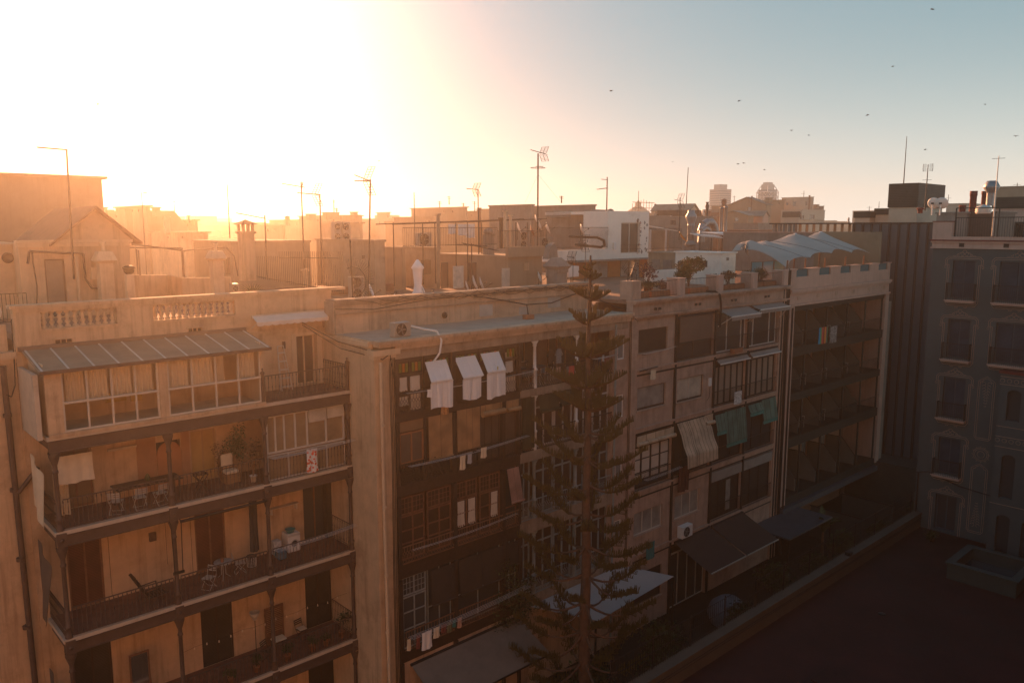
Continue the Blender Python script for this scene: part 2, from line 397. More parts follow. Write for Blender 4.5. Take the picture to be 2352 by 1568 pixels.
# sunroom
sr = MB()
def frame(b, x0, x1, z0, z1, y, w=.05, d=.06, mx=(), mz=()):
    b.box(x0, x1, y, y+d, z1-w, z1); b.box(x0, x1, y, y+d, z0, z0+w)
    b.box(x0, x0+w, y, y+d, z0+w, z1-w); b.box(x1-w, x1, y, y+d, z0+w, z1-w)
    for m_ in mx: b.box(m_-w/2, m_+w/2, y+.004, y+d-.004, z0+w, z1-w)
    for m_ in mz: b.box(x0+w, x1-w, y+.008, y+d-.008, m_-w/2, m_+w/2)
    return b
sr.box(6.28, 6.78, 29.98, 30.2, -7.08, -4.78); sr.box(9.98, 10.3, 29.98, 30.2, -7.08, -4.78); sr.box(13.95, 14.08, 29.98, 30.2, -7.08, -4.78)
sr.box(6.28,14.08,29.9,30.24,-7.14,-7.0)
S = sr.build('sunroom', cream, B1)
b = MB()
for x0, x1 in ((6.78, 9.98), (10.3, 13.95)):
    w4 = (x1-x0)/4
    frame(b, x0, x1, -7.0, -4.82, 30.02, .06, .08, mx=[x0+w4*k for k in (1,2,3)], mz=[-5.98])
    b.box(x0, x1, 29.98, 30.02, -6.02, -5.95)
b.build('window_frame', mat('cream_frame', (.6,.52,.42), .6, .05, 4), S)
b = MB(); b.box(6.8, 13.93, 30.055, 30.06, -6.98, -4.84); b.build('pane', mat('hazy_clear_glass', (.9,.85,.75), .1, 0, 1, bump=0, trans=1, alpha=.12), S)
b = MB()
for k, (x0, x1) in enumerate([(6.95,7.55),(7.62,8.35),(8.42,9.12),(9.2,9.9),(10.38,11.2),(11.25,12.1),(12.2,12.55),(13.1,13.85)]):
    drape(b, x0, x1, 30.3, -6.02, -4.86, 6, .07, seed=k, nu=48)
b.build('curtain', linen, S)
b = MB(); b._add([(6.1,29.72,-4.78),(14.3,29.72,-4.78),(14.3,RY,-4.3),(6.1,RY,-4.3),(6.1,29.72,-4.84),(14.3,29.72,-4.84),(14.3,RY,-4.36),(6.1,RY,-4.36)], [(0,1,2,3),(7,6,5,4),(0,4,5,1),(1,5,6,2),(2,6,7,3),(3,7,4,0)])
b.build('sunroom_roof', mat('opal_roof_sheet', (.33,.23,.15), .5, .12, 1.5, dirt=.2), S)
b = MB()
for k in range(11):
    x = 6.2+k*.8; b._add([(x-.03,29.74,-4.76),(x+.03,29.74,-4.76),(x+.03,RY,-4.28),(x-.03,RY,-4.28),(x-.03,29.74,-4.79),(x+.03,29.74,-4.79),(x+.03,RY,-4.31),(x-.03,RY,-4.31)], [(0,1,2,3),(0,4,5,1),(1,5,6,2),(3,7,4,0)])
b.build('glazing_bar', alu, S)
b = MB(); b.box(6.1,14.3,29.66,29.72,-4.88,-4.76); b.build('gutter', ironb, S)
MB().box(6.0,14.35,RY-.16,RY-.003,-4.36,-4.2).build('flashing', mat('lead_flashing', (.2,.14,.1), .7), S)
MB().box(6.28,6.32,30.2,RY,-7.08,-4.6).build('side_panel', creamB, S)
MB().box(14.03,14.07,30.2,RY,-7.08,-4.6).build('side_panel', creamB, S)
b = MB(); b.box(8.6,9.3,31.6,31.8,-6.5,-6.2); b.box(9.5,9.9,31.7,31.8,-6.6,-6.2); b.build('picture', mat('yellow_picture', (.5,.32,.03), .6), S)
# doors and shutters in the rear wall
def leafdoor(x0, x1, z0, z1, m, y, parent, name='door', frm=woodm, panes=True):
    b = MB(); frame(b, x0, x1, z0, z1, y, .07, .08, mx=[(x0+x1)/2]); d = b.build(name, frm, parent)
    b = MB(); b.box(x0+.06, x1-.06, y+.03, y+.05, z0+.06, z1-.06); b.build_each('panel', m, d); return d
leafdoor(7.0,8.1,-10.45,-8.1, gwarm, RY+.15, B1); leafdoor(11.82,12.88,-10.45,-8.3, mat('amber_door_glass',(.45,.3,.12),.3), RY+.15, B1, frm=mat('ochre_paint',(.4,.27,.13),.6))
leafdoor(7.0,8.22,-14.4,-11.5, shutr, RY+.05, B1, 'shutter_door'); leafdoor(11.77,13.05,-14.4,-11.5, shutr, RY+.05, B1, 'shutter_door')
leafdoor(16.72,18.04,-14.4,-11.4, gdark, RY+.2, B1, 'door'); MB().box(17.75,18.05,31.9,RY+.03,-14.38,-11.5).build('open_shutter', shutd, B1)
for x0, x1 in ((6.9,8.28),(11.8,13.17),(16.65,18.0)): leafdoor(x0,x1,-18.65,-15.6, shutd, RY+.05, B1, 'shutter_door', frm=woodd)
leafdoor(16.65,18.05,-22.9,-20.3, shutd, RY+.05, B1, 'shutter_door', frm=woodd)
leafdoor(16.68,17.7,-7.05,-4.8, mat('dark_doorway',(.09,.06,.045),.8), RY+.28, B1, 'door', frm=creamB)
b = MB(); b.box(16.45,16.68,RY-.03,RY,-7.05,-4.68); b.box(17.7,17.93,RY-.03,RY,-7.05,-4.68); b.box(16.68,17.7,RY-.03,RY,-4.8,-4.68); b.build('door_surround', creamB, B1)
# terracotta arch alcove on first floor
b = MB(); pts = [(10.45,-10.4),(11.4,-10.4),(11.4,-9.0)]+[(10.925+.475*math.cos(a*PI/10), -9.0+.475*math.sin(a*PI/10)) for a in range(1,10)]+[(10.45,-9.0)]
b.prism(pts, RY-.05, RY-.003); b.build('arch_panel', mat('orange_alcove', (.42,.19,.09), .8), B1)
b = MB(); b.box(9.7,10.43,RY-.02,RY-.003,-10.4,-8.2); b.box(11.42,11.75,RY-.02,RY-.003,-10.4,-8.2); b.build('timber_cladding', mat('orange_cladding', (.38,.2,.11), .8), B1)
MB().box(8.6,9.65,31.9,32.0,-8.45,-8.36).build('blind_box', balc, B1)
# enclosed gallery right of first floor
g = MB(); frame(g, 14.15, 17.8, -9.3, -7.7, 30.2, .07, .08, mx=[14.55,14.95,15.45,16.0,16.9]); frame(g, 14.15,17.8,-10.44,-9.36,30.2,.05,.06,mx=[15.1,16.0,16.9])
G = g.build('gallery_window', alu, B1)
b = MB(); b.box(14.2,17.75,30.26,30.27,-10.4,-7.75); b.build('pane', mat('gallery_glass', (.28,.2,.12), .15, .3, 1.2, bump=0), G)
b = MB(); b.box(16.06,16.86,30.12,30.19,-8.25,-7.7); b.box(16.94,17.76,30.12,30.19,-8.2,-7.7); b.build('roller_shutter', roll, G)
MB().box(16.04,17.8,30.05,30.19,-7.7,-7.55).build('shutter_box', alu, G)
# wall lamps, mouldings, pipes
b = MB(); b.box(9.95,10.2,RY-.12,RY,-12.45,-12.1); b.build('wall_lamp', ironb, B1)
b = MB(); b.box(16.02,16.13,RY-.08,RY,-5.3,-4.98); b.build('wall_lamp', ironb, B1)
b = MB(); b.lathe((18.05,RY-.03,-4.95),[(.05,0),(.05,.05),(.02,.08)],8,ax=(0,-1,0)); b.lathe((18.05,RY-.03,-5.2),[(.05,0),(.05,.05),(.02,.08)],8,ax=(0,-1,0)); b.build_each('wall_fitting', ironb, B1)
for x, z0, z1 in ((8.45,-14.3,-11.6),(10.6,-13.6,-11.1),(11.6,-14.3,-11.2)): MB().tube((x,RY-.01,z0),(x,RY-.01,z1),.008,n=4).build('wall_cable', iron, B1)
# awning over terrace door (rolled)
a = thing('awning', 'half rolled pale scalloped awning under the cream parapet above the terrace door', 'awning', (16.2, RY, -3.85))
MB().tube((14.55,31.95,-3.78),(18.3,31.95,-3.78),.08,n=12).build('roller', creamB, a)
b = MB(); b.grid(lambda s,t: (14.55+3.75*s, 31.9-.45*t, -3.74-.22*t), 20, 3, True, (0,0,-.01))
b.grid(lambda s,t: (14.55+3.75*s, 31.45, -3.96-t*(.13+.05*abs(math.sin(s*PI*11)))), 88, 2, True, (0,.006,0)); b.build('canvas', mat('cream_canvas', (.66,.58,.5), .9, .06, 3), a)
b = MB(); b.tube((14.6,32.15,-4.3),(14.6,31.5,-3.97),.015); b.tube((18.2,32.15,-4.3),(18.2,31.5,-3.97),.015); b.build_each('arm', alu, a)
# left neighbour strip with drainpipes
B0 = thing('apartment_building', 'plain tan house wall with tall drainpipe at far left edge', 'building', (3.5, 32.25, -24))
MB().wall(-6, 5.95, -24, -4.6, 32.3, .35).build('wall', cream, B0)
b = MB(); b.box(-6,5.94,32.1,32.65,-4.6,-4.35); b.box(-6,5.94,32.2,32.3,-4.75,-4.6); b.build('cornice', cream, B0)
MB().box(-6,5.9,32.65,40,-4.6,-4.45).build('roof_deck', tile, B0)
b = MB(); b.box(-6,5.75,32.35,32.5,-4.35,-3.4); b.build('parapet', cream, B0)
railing(0, 6.7, 33.6, -3.5, 1.1, iron, B0, turned=False, name='roof_railing', step=.13)
b = MB(); b.tube((5.5,32.1,-4.8),(5.66,32.1,-24),.1,n=10)
for z in (-6.5,-9.2,-11.8,-14.4,-17.2): b.tube((5.5,32.1,z),(5.5,32.1,z-.12),.14,n=10)
b.tube((6.3,32.1,-8.6),(5.6,32.05,-9.4),.08,n=8); b.build('drainpipe', ironb, B0)
b = MB(); 
for dx in (0,.07,.13): b.tube((5.95+dx,32.24,-4.3),(6.02+dx,32.24,-24),.014,n=4)
b.path([(5.9,32.2,-3.2),(5.85,32.1,-4.8),(5.8,32.0,-5.5),(5.66,32.0,-5.9),(5.5,32.0,-5.8)],.02); b.build('cable_bundle', iron, B0)
MB().lathe((5.4,33.1,-3.0),[(.0,0),(.25,.03),(.4,.12),(.41,.13),(.25,.05),(0,.02)],16,ax=(-.3,-1,.1)).build('satellite_dish', whitepaint, B0)

# ================= things on the balconies of the left house =================
t = thing('stepladder', 'folded metal stepladder leaning beside the terrace door', 'ladder', (15.85, 31.9, -7.06))
b = MB()
for s in (0,1):
    b.tube((15.62+s*.5,31.6,-7.05),(15.72+s*.28,32.08,-5.15),.018); b.tube((15.66+s*.42,31.85,-7.05),(15.74+s*.24,32.1,-5.6),.014)
b.tube((15.72,32.08,-5.15),(16.0,32.08,-5.15),.018); b.build('frame', alu, t)
b = MB()
for k in range(5):
    f = k/5+.08; b.box(15.64+.08*f, 16.1-.1*f, 31.58+.46*f, 31.72+.42*f, -7.05+1.8*f, -7.01+1.8*f)
b.build('step', alu, t)
# first-floor balcony
t = thing('dining_table', 'long dark wooden table on the hazy middle left balcony', 'table', (9.6, 31.0, -10.44))
MB().box(8.5,10.9,30.75,31.6,-9.72,-9.67).build('tabletop', chaird, t)
for x in (8.6,10.8):
    for y in (30.85,31.5): MB().box(x-.03,x+.03,y-.03,y+.03,-10.44,-9.72).build('leg', chaird, t)
tag(MB().lathe((9.75,31.25,-9.67),[(.0,0),(.09,.02),(.11,.12),(.06,.24),(.0,.3)],10).build('round_cactus', leaf), 'round dark plant standing on the long wooden table', 'plant')
folding_chair(8.4,30.6,-10.44,2.6,'folding chair at the left end of the long dark table',chairm,'folding chairs round the long table')
folding_chair(9.2,30.5,-10.44,3.1,'folding chair with its back to the railing left of centre at the long table',chairm,'folding chairs round the long table')
folding_chair(9.95,30.5,-10.44,3.3,'folding chair nearest the iron column at the long table',chairm,'folding chairs round the long table')
t = thing('folding_stand', 'crossed leg folding tray stand in front of the ochre glass door', 'stand', (11.6,30.9,-10.44))
b = MB()
for y in (30.75,31.05): b.tube((11.4,y,-10.44),(11.9,y,-9.75),.02,n=4).tube((11.9,y,-10.44),(11.4,y,-9.75),.02,n=4)
b.build('cross_legs', woodd, t)
b = MB(); 
for k in range(5): b.box(11.38+k*.11,11.45+k*.11,30.7,31.1,-9.74,-9.71)
b.build('slatted_top', woodd, t)
t = thing('wicker_armchair', 'rounded wicker armchair with pale cushions between potted trees', 'armchair', (13.0,31.3,-10.44))
b = MB(); b.grid(lambda s,t_: (13.0+.42*math.cos(PI*(.05+.9*s)), 31.35+.4*math.sin(PI*(.05+.9*s)), -10.1+t_*(.35+.5*math.sin(PI*s))), 16, 5, True, (0,.03,0)); b.build('shell', mat('wicker',(.25,.14,.07),.8), t)
MB().box(12.7,13.3,30.95,31.5,-10.42,-10.05).build('base', mat('wicker',(.25,.14,.07),.8), t)
b = MB(); b.box(12.72,13.28,30.97,31.45,-10.04,-9.9); b.build('seat_cushion', linen, t, bevel=.04)
b = MB(); b.box(12.75,13.25,31.46,31.6,-9.88,-9.3); b.build('back_cushion', linen, t, bevel=.06)
potted_plant(12.95,31.95,-10.44,1.9,.4,'slender light leaved plant against the sunlit wall left of the armchair',leafb,n=140)
potted_plant(13.45,31.7,-10.44,2.2,.5,'tall dense dark potted tree right of the wicker armchair',leaf,n=700,clumps=8,size=.1)
potted_plant(13.7,30.6,-10.44,1.75,.42,'leafy citrus tree in a white pot by the second iron column',leafb,potm=whitepaint,n=420,clumps=7)
# left end cloth screens
for k,(z0,z1,l) in enumerate([(-10.4,-8.0,'pale cloth screen tied at the left end of the hazy balcony'),(-14.3,-11.2,'dark cloth screen at the left end of the shuttered balcony'),(-18.6,-16.2,'dark triangular cloth hanging at the left end of the lowest balcony')]):
    b = MB(); b.grid(lambda s,t_: (6.05-.15*t_*s+.05*math.sin(s*9), 31.9-1.7*s*(1 if k<1 else (1-.6*t_)), z1+(z0-z1)*(t_*.8+.2*s)), 12, 6, True, (.01,0,0))
    tag(b.build('hanging_cloth', mat('grey_screen_cloth',(.13,.1,.08),.95) if k else linen), l, 'cloth')
b = MB(); drape(b, 6.55, 7.75, 30.7, -9.0, -8.0, 3, .03, lean=-.1); tag(b.build('fabric_blind', linen), 'pale fabric blind half lowered in the first bay under the sunroom', 'blind')
b = MB(); drape(b, 6.6, 7.1, 31.5, -10.4, -8.2, 6, .05); tag(b.build('balcony_curtain', linen), 'striped curtain hanging behind the half lowered blind', 'curtain')
# clothes line brackets with flowered dress
def clothesline(x0, y0, z0, x1, y1, z1, label, n=4, sag=.06):
    t = thing('clothes_line', label, 'clothes line', (x0, y0, z0)); b = MB()
    for k in range(n):
        o = k*.1; pts = [(x0+(x1-x0)*s/8, y0-o, z0+(z1-z0)*s/8-sag*math.sin(PI*s/8)) for s in range(9)]
        b.path(pts, .006, 3)
    b.build('line', whitepaint, t)
    b = MB()
    for x,z,y in ((x0,z0,y0),(x1,z1,y1)): b.tube((x,y+.1,z-.05),(x,y-.1*n,z),.012,n=4)
    b.build('bracket', iron, t)
clothesline(14.1,29.9,-9.35,18.2,29.9,-9.25,'clothes line with the flowered towel between the second floor columns')
clothesline(14.1,29.9,-13.3,18.2,29.9,-13.15,'empty clothes line in front of the washing machine')
def hung(x0, x1, y, z0, z1, label, m, name='laundry', folds=2, cat='laundry', depth=.03, group=None, seed=3):
    b = MB(); drape(b, x0, x1, y, z0, z1, folds, depth, seed=seed); return tag(b.build(name, m), label, cat, group)
fl = mat('flower_print_cloth', (.75,.72,.68), .9, .1, 6)
N = fl.node_tree.nodes; L = fl.node_tree.links; g_ = N.new('ShaderNodeNewGeometry'); v_ = N.new('ShaderNodeTexVoronoi'); v_.inputs['Scale'].default_value = 7; L.new(g_.outputs['Position'], v_.inputs['Vector'])
r_ = N.new('ShaderNodeValToRGB'); r_.color_ramp.elements[0].color = (.65,.12,.05,1); r_.color_ramp.elements[1].color = (.72,.7,.68,1); r_.color_ramp.elements[0].position = .38; r_.color_ramp.elements[1].position = .46
L.new(v_.outputs['Distance'], r_.inputs[0]); L.new(r_.outputs[0], N['Principled BSDF'].inputs['Base Color'])
hung(15.75,16.25,29.85,-10.35,-9.32,'white towel with orange flowers hung over the balcony line',fl,'flowered_towel',cat='towel')
# second-floor balcony
t = thing('bistro_table', 'round pale bistro table on the shuttered balcony', 'table', (12.4,31.0,-14.38))
MB().lathe((12.4,31.0,-13.67),[(0,0),(.36,0),(.37,.02),(.36,.035),(0,.035)],24).build('tabletop', chairm, t)
for k in range(3):
    a = k*2*PI/3; MB().path([(12.4+.08*math.cos(a),31+.08*math.sin(a),-13.67),(12.4+.1*math.cos(a),31+.1*math.sin(a),-14.2),(12.4+.28*math.cos(a),31+.28*math.sin(a),-14.37)],.015).build('leg', chairm, t)
tag(MB().lathe((12.35,30.95,-13.63),[(0,0),(.06,0),(.07,.14),(.06,.14),(.055,.02),(0,.02)],12).build('flower_pot', terra), 'small red pot in the middle of the round bistro table', 'pot')
folding_chair(11.6,30.55,-14.38,-1.0,'white slatted folding chair left of the round bistro table',chairm,'white chairs at the bistro table')
folding_chair(13.15,31.1,-14.38,1.3,'white slatted folding chair right of the round bistro table',chairm,'white chairs at the bistro table')
t = thing('laundry_basket', 'dark laundry basket with white checks near the second column', 'basket', (13.75,31.3,-14.38))
MB().lathe((13.75,31.3,-14.38),[(0,0),(.17,0),(.21,.5),(.19,.5),(.16,.02),(0,.02)],16).build('body', clothg, t)
b = MB()
for k in range(16):
    a = k*2*PI/16
    for j in range(7): r_2 = .172+j*.0055; b.box(13.75+r_2*math.cos(a)*1.0-.012,13.75+r_2*math.cos(a)+.012,31.3+r_2*math.sin(a)-.012,31.3+r_2*math.sin(a)+.012,-14.34+j*.065,-14.31+j*.065)
b.build('check_weave', whitepaint, t)
hung(13.75,14.12,31.3,-13.75,-11.1,'long dark garment hanging from the ceiling beside the sunlit wall',clothg,'dark_coat',folds=2,cat='coat',depth=.06)
t = thing('washing_machine', 'white front loading washing machine beside the dark open door', 'washing machine', (15.85,31.8,-14.38))
MB().box(15.55,16.15,31.5,32.1,-14.36,-13.52).build('body', whitepaint, t, bevel=.02)
MB().lathe((15.85,31.5,-13.98),[(.2,.0),(.2,.03),(.16,.04),(.15,.01)],20,ax=(0,-1,0)).build('door_ring', alu, t)
MB().lathe((15.85,31.49,-13.98),[(.15,.005),(.1,.03),(0,.04)],20,ax=(0,-1,0)).build('door_glass', gdark, t)
b = MB(); b.box(15.57,16.13,31.49,31.5,-13.64,-13.54); b.lathe((16.05,31.49,-13.59),[(.03,0),(.03,.02),(0,.02)],10,ax=(0,-1,0)); b.build('control_panel', alu, t)
tag(MB().lathe((15.8,31.75,-13.51),[(0,0),(.16,0),(.21,.14),(.23,.15),(.2,.15),(.15,.02),(0,.02)],18).build('wash_basin', mat('teal_plastic',(.05,.28,.3),.4,bump=0)), 'round teal basin standing on the washing machine', 'basin')
tag(MB().box(14.95,15.3,31.6,31.95,-14.36,-13.72).build('storage_box', mat('printed_white_box',(.5,.5,.5),.6,.4,9), bevel=.02), 'white printed box between column and washing machine', 'box')
tag(MB().box(14.85,15.25,31.0,31.45,-14.36,-13.98).build('storage_bag', mat('blue_bag',(.06,.15,.22),.7,.5,7), bevel=.05), 'crumpled blue bag on the floor in front of the white box', 'bag')
t = thing('wall_shelf', 'narrow glass shelf on the wall above the washing machine', 'shelf', (15.6,32.1,-12.3))
MB().box(15.0,16.35,31.9,32.19,-12.35,-12.32).build('board', alu, t)
MB().box(15.05,15.1,31.95,32.19,-12.6,-12.36).build('bracket', alu, t); MB().box(16.25,16.3,31.95,32.19,-12.6,-12.36).build('bracket', alu, t)
t = thing('deck_chair', 'dark reclining deck chair with tall back left of the middle column', 'deck chair', (9.1,31.0,-14.38))
b = MB()
for y in (30.7,31.25): b.tube((8.85,y,-13.2),(9.35,y,-14.15),.03,n=4).tube((9.35,y,-14.15),(10.1,y,-14.1),.025,n=4).tube((9.2,y,-13.8),(9.8,y,-13.75),.025,n=4).tube((9.8,y,-13.75),(9.85,y,-14.37),.025,n=4).tube((9.1,y,-14.37),(9.25,y,-13.9),.025,n=4)
b.build('frame', woodd, t)
b = MB()
for k in range(7): b.box(8.86+k*.07,8.92+k*.07,30.7,31.25,-13.2-k*.133,-13.17-k*.133)
for k in range(6): b.box(9.4+k*.11,9.47+k*.11,30.7,31.25,-14.14,-14.12)
b.build('slats', woodd, t)
# third-floor balcony
t = thing('cheval_mirror', 'tall framed standing mirror draped in white on the lowest balcony', 'mirror', (9.2,31.5,-18.63))
b = MB(); frame(b, 8.7, 9.45, -18.4, -16.6, 31.5, .06, .05); b.tube((8.72,31.2,-18.63),(8.72,31.52,-17.6),.025,n=4).tube((9.43,31.2,-18.63),(9.43,31.52,-17.6),.025,n=4); b.build('frame', woodm, t)
MB().box(8.76,9.39,31.53,31.545,-18.34,-16.66).build('glass', mat('mirror_glass',(.5,.5,.5),.12,0,1,bump=0,metal=.9), t)
t = thing('floor_lamp', 'floor lamp with upturned bowl shade by the dark shutters', 'lamp', (13.9,31.6,-18.63))
MB().tube((13.9,31.6,-18.63),(13.9,31.6,-16.95),.015).build('pole', iron, t); MB().lathe((13.9,31.6,-18.63),[(0,0),(.16,0),(.15,.03),(0,.04)],16).build('base', iron, t)
MB().lathe((13.9,31.6,-16.97),[(.03,0),(.1,.05),(.1,.12),(.17,.2),(.22,.38),(.2,.37),(.14,.2),(.0,.14)],18).build('lamp_shade', mat('cream_bowl',(.5,.44,.36),.5), t)
t = thing('slatted_shutter', 'loose slatted shutter leaning on the wall behind the third column', 'shutter', (15.0,32.0,-18.63))
b = MB(); frame(b, 14.55,15.45,-18.6,-16.85,32.02,.08,.05)
for k in range(13): b.box(14.63,15.37,32.03,32.06,-18.0+k*.085,-17.955+k*.085)
b.box(14.63,15.37,32.03,32.06,-18.52,-18.05); b.build('slats', woodm, t)
folding_chair(14.15,30.9,-18.63,.5,'dark folding chair beside the bowl shaded floor lamp',chaird,'dark chairs on the lowest balcony')
folding_chair(16.1,31.6,-18.63,.2,'dark folding chair with a pale cushion left of the last shutters',chaird,'dark chairs on the lowest balcony')
tag(MB().box(15.92,16.28,31.42,31.78,-18.16,-18.11).build('seat_cushion', linen, bevel=.02), 'pale tied cushion on the dark chair left of the last shutters', 'cushion')
t = thing('low_stool', 'low stool with tufted cushion against the slatted shutter', 'stool', (14.9,31.5,-18.63))
for x in (14.65,15.15):
    for y in (31.3,31.65): MB().box(x-.02,x+.02,y-.02,y+.02,-18.63,-18.2).build('leg', chaird, t)
MB().box(14.6,15.2,31.25,31.7,-18.2,-18.1).build('cushion', linen, t, bevel=.04)
lv = [(13.35,30.4,-18.63,.75,.3,'spiky plant in the corner behind the lowest railing'),(14.7,30.3,-18.63,.7,.35,'bushy plant below the slatted shutter'),(15.9,30.3,-18.63,.6,.3,'white flowering plant right of the third column'),(17.5,30.5,-18.63,1.3,.5,'large wild plant at the right end of the lowest balcony'),(12.2,30.3,-18.63,.55,.35,'low trailing plant in front of the dark shutters'),(16.6,30.3,-18.63,.5,.3,'small flowering pot beside the last shutters')]
for x,y,z,h,r,l in lv: potted_plant(x,y,z,h,r,l,leaf,n=260,clumps=6,group='plants along the lowest balcony')
# string of bulbs
t = thing('string_lights', 'string of small bulbs looping along the lowest balcony', 'string lights', (14.5,31.0,-16.9))
pts = [(10.4+.5*k, 30.6, -16.75+.1*math.sin(k*PI/3.2)**2-.0*k) for k in range(16)]
MB().path(pts,.006,3).build('cable', iron, t)
for p in pts[1:-1]: MB().lathe((p[0],p[1],p[2]-.12),[(0,0),(.03,.03),(.02,.08),(.015,.12)],6).build('bulb', linen, t)
b = MB(); 
for x in (10.0,10.42): b.path([(x,30.1,-10.95),(x+(.02 if x<10.2 else -.02),29.8,-11.1),(x+(.06 if x<10.2 else -.06),29.8,-13.0)],.02,5)
b.box(10.0,10.42,29.78,29.83,-13.1,-13.0); tag(b.build('folded_awning', iron), 'folded dark awning arms beside the middle iron column', 'awning')
tag(MB().tube((10.4,29.88,-11.1),(13.9,29.88,-11.1),.06,n=8).build('rolled_awning', iron), 'thin dark rolled awning under the middle balcony beam', 'awning')
# ================= middle gallery house (dark timber bays, white iron columns) =================
B2 = thing('apartment_building', 'stained house with dark timber galleries and white columned loggias behind the conifer', 'building', (26.5, 28, -24))
FY = 28.0
BB = mat('aged_cement_beam', (.34,.25,.18), .9, .25, 1.6, dirt=.5, streak=.6, dirtcol=(.1,.07,.05))
peel = mat('peeling_rose_plaster', (.42,.27,.2), .9, .25, 1.2, dirt=.5, streak=.3, dirtcol=(.55,.47,.4))
greyframe = mat('grey_blue_frame', (.26,.29,.28), .6, .12, 4, bump=.05)
straw = slats('woven_straw_blind', (.5,.31,.16), (.25,.14,.07), 24, rough=.85)
strawd = slats('woven_green_blind', (.06,.065,.035), (.025,.022,.012), 24, rough=.85)
strawp = slats('woven_pink_blind', (.5,.3,.24), (.3,.17,.13), 24, rough=.85)
charc = mat('charcoal_fabric', (.045,.035,.03), .9, .15, 2)
# end pier and return wall
b = MB(); b.box(18.0, 18.98, 28.0, 28.25, -24, -5.1); b.box(18.0, 18.12, 28.25, 34, -24, -4.75); b.build('end_wall', cream, B2)
b = MB(); b.box(17.85,19.2,27.8,28.3,-5.35,-5.1); b.box(17.92,19.05,27.9,28.25,-5.5,-5.35); b.box(17.9,18.0,28.3,32.1,-5.0,-4.8); b.build('pier_cap', creamB, B2)
b = MB(); b.path([(18.25,27.9,-5.7),(18.25,27.88,-13),(18.3,27.86,-20),(18.35,27.86,-24)],.075,10)
for z in (-8.3,-11.9,-15.0,-17.6): b.tube((18.27,27.87,z),(18.27,27.87,z-.1),.1,n=10)
b.lathe((18.25,27.9,-5.72),[(.075,0),(.06,.07),(0,.09)],10); b.build('drainpipe', creamB, B2)
b = MB()
for k,x in enumerate((18.72,18.78,18.86,18.93)): b.path([(x+.1,27.9,-4.9),(x,27.95,-6),(x+.03,27.93,-10),(x-.02,27.94,-16),(x+.04,27.94,-24)],.016,4)
b.path([(16.9,32.0,-4.2),(17.5,30,-4.9),(18.1,28,-5.2),(18.7,27.85,-5.3),(18.9,27.9,-6.4)],.02,4); b.path([(16.9,32.0,-4.3),(17.6,30,-5.2),(18.3,27.8,-5.5),(18.9,27.85,-5.2)],.02,4)
b.build('cable_bundle', iron, B2)
# cornice, ledge and set-back parapet
b = MB(); b.box(18.0, 34.75, 27.62, 28.2, -4.86, -4.72); b.box(18.1, 34.7, 27.72, 28.2, -5.0, -4.864); b.box(18.98,34.7,27.82,28.2,-5.18,-5.004); b.build('cornice', ochre, B2)
MB().box(18.98, 34.6, 27.95, 28.25, -5.6, -5.183).build('fascia_beam', BB, B2)
MB().box(18.1, 34.75, 28.2, 31.2, -4.9, -4.74).build('ledge_roof', mat('pale_roof_membrane', (.4,.32,.25), .9, .12, 1, dirt=.25), B2)
b = MB(); b.wall(18.0, 35.2, -4.735, -3.35, 31.2, .5); b.build('parapet', ochre, B2)
b = MB(); b.box(17.95,35.3,31.05,31.75,-3.35,-3.22); b.box(18,35.2,31.12,31.2,-3.5,-3.353); b.box(18,35.2,31.1,31.2,-3.9,-3.82); b.box(17.9,18.0,31.0,31.8,-4.73,-3.3); b.build('parapet_coping', BB, B2)
b = MB()
for x0,x1,z0,z1 in ((26.5,27.4,-4.6,-4.0),(31.5,32.5,-4.5,-3.9),(29.3,30,-4.72,-4.3)): b.box(x0,x1,31.185,31.199,z0,z1)
b.build_each('cement_patch', mat('fresh_cement_patch', (.45,.42,.38), .9), B2)
MB().box(18, 35.2, 31.7, 48, -4.5, -4.25).build('roof_deck', mat('red_roof_tiles_flat', (.26,.15,.1)), B2)
# floors: slabs and beams
fz = [(-8.02,-8.38), (-11.2,-11.72), (-14.8,-15.5), (-18.9,-19.5)]
for i,(zt,zb) in enumerate(fz):
    MB().box(18.98, 26.35, 27.96, 29.9, zb, zt).build('timber_floor_beam', woodd, B2)
    MB().box(26.35, 33.4, 27.94, 30.6, zb+.02, zt+.02).build('loggia_slab', BB, B2)
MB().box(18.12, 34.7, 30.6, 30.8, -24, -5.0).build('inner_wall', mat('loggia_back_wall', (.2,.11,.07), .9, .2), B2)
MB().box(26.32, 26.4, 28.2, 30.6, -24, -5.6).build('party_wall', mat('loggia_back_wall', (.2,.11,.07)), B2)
# timber posts (left) and white columns (right)
for x0,x1 in ((18.98,19.14),(22.04,22.26),(25.12,25.3),(26.2,26.36)):
    for i,(a,c) in enumerate(((-5.6,-8.02),(-8.38,-11.2),(-11.72,-14.8),(-15.5,-18.9),(-19.5,-24))):
        MB().box(x0, x1, 27.88, 28.1, c, a).build('timber_post', woodd, B2)
for x in (27.42, 30.5):
    for i,(a,c) in enumerate(((-5.6,-8.0),(-8.36,-11.18),(-11.7,-14.78),(-15.48,-18.88))):
        h = a-c; m = whitepaint if i < 2 else greyframe
        MB().lathe((x,28.05,c),[(.12,0),(.12,.9),(.15,.92),(.15,.98),(.09,1.05),(.075,h-.3),(.11,h-.27),(.09,h-.2),(.17,h-.06),(.19,h)],14).build('column', m, B2)
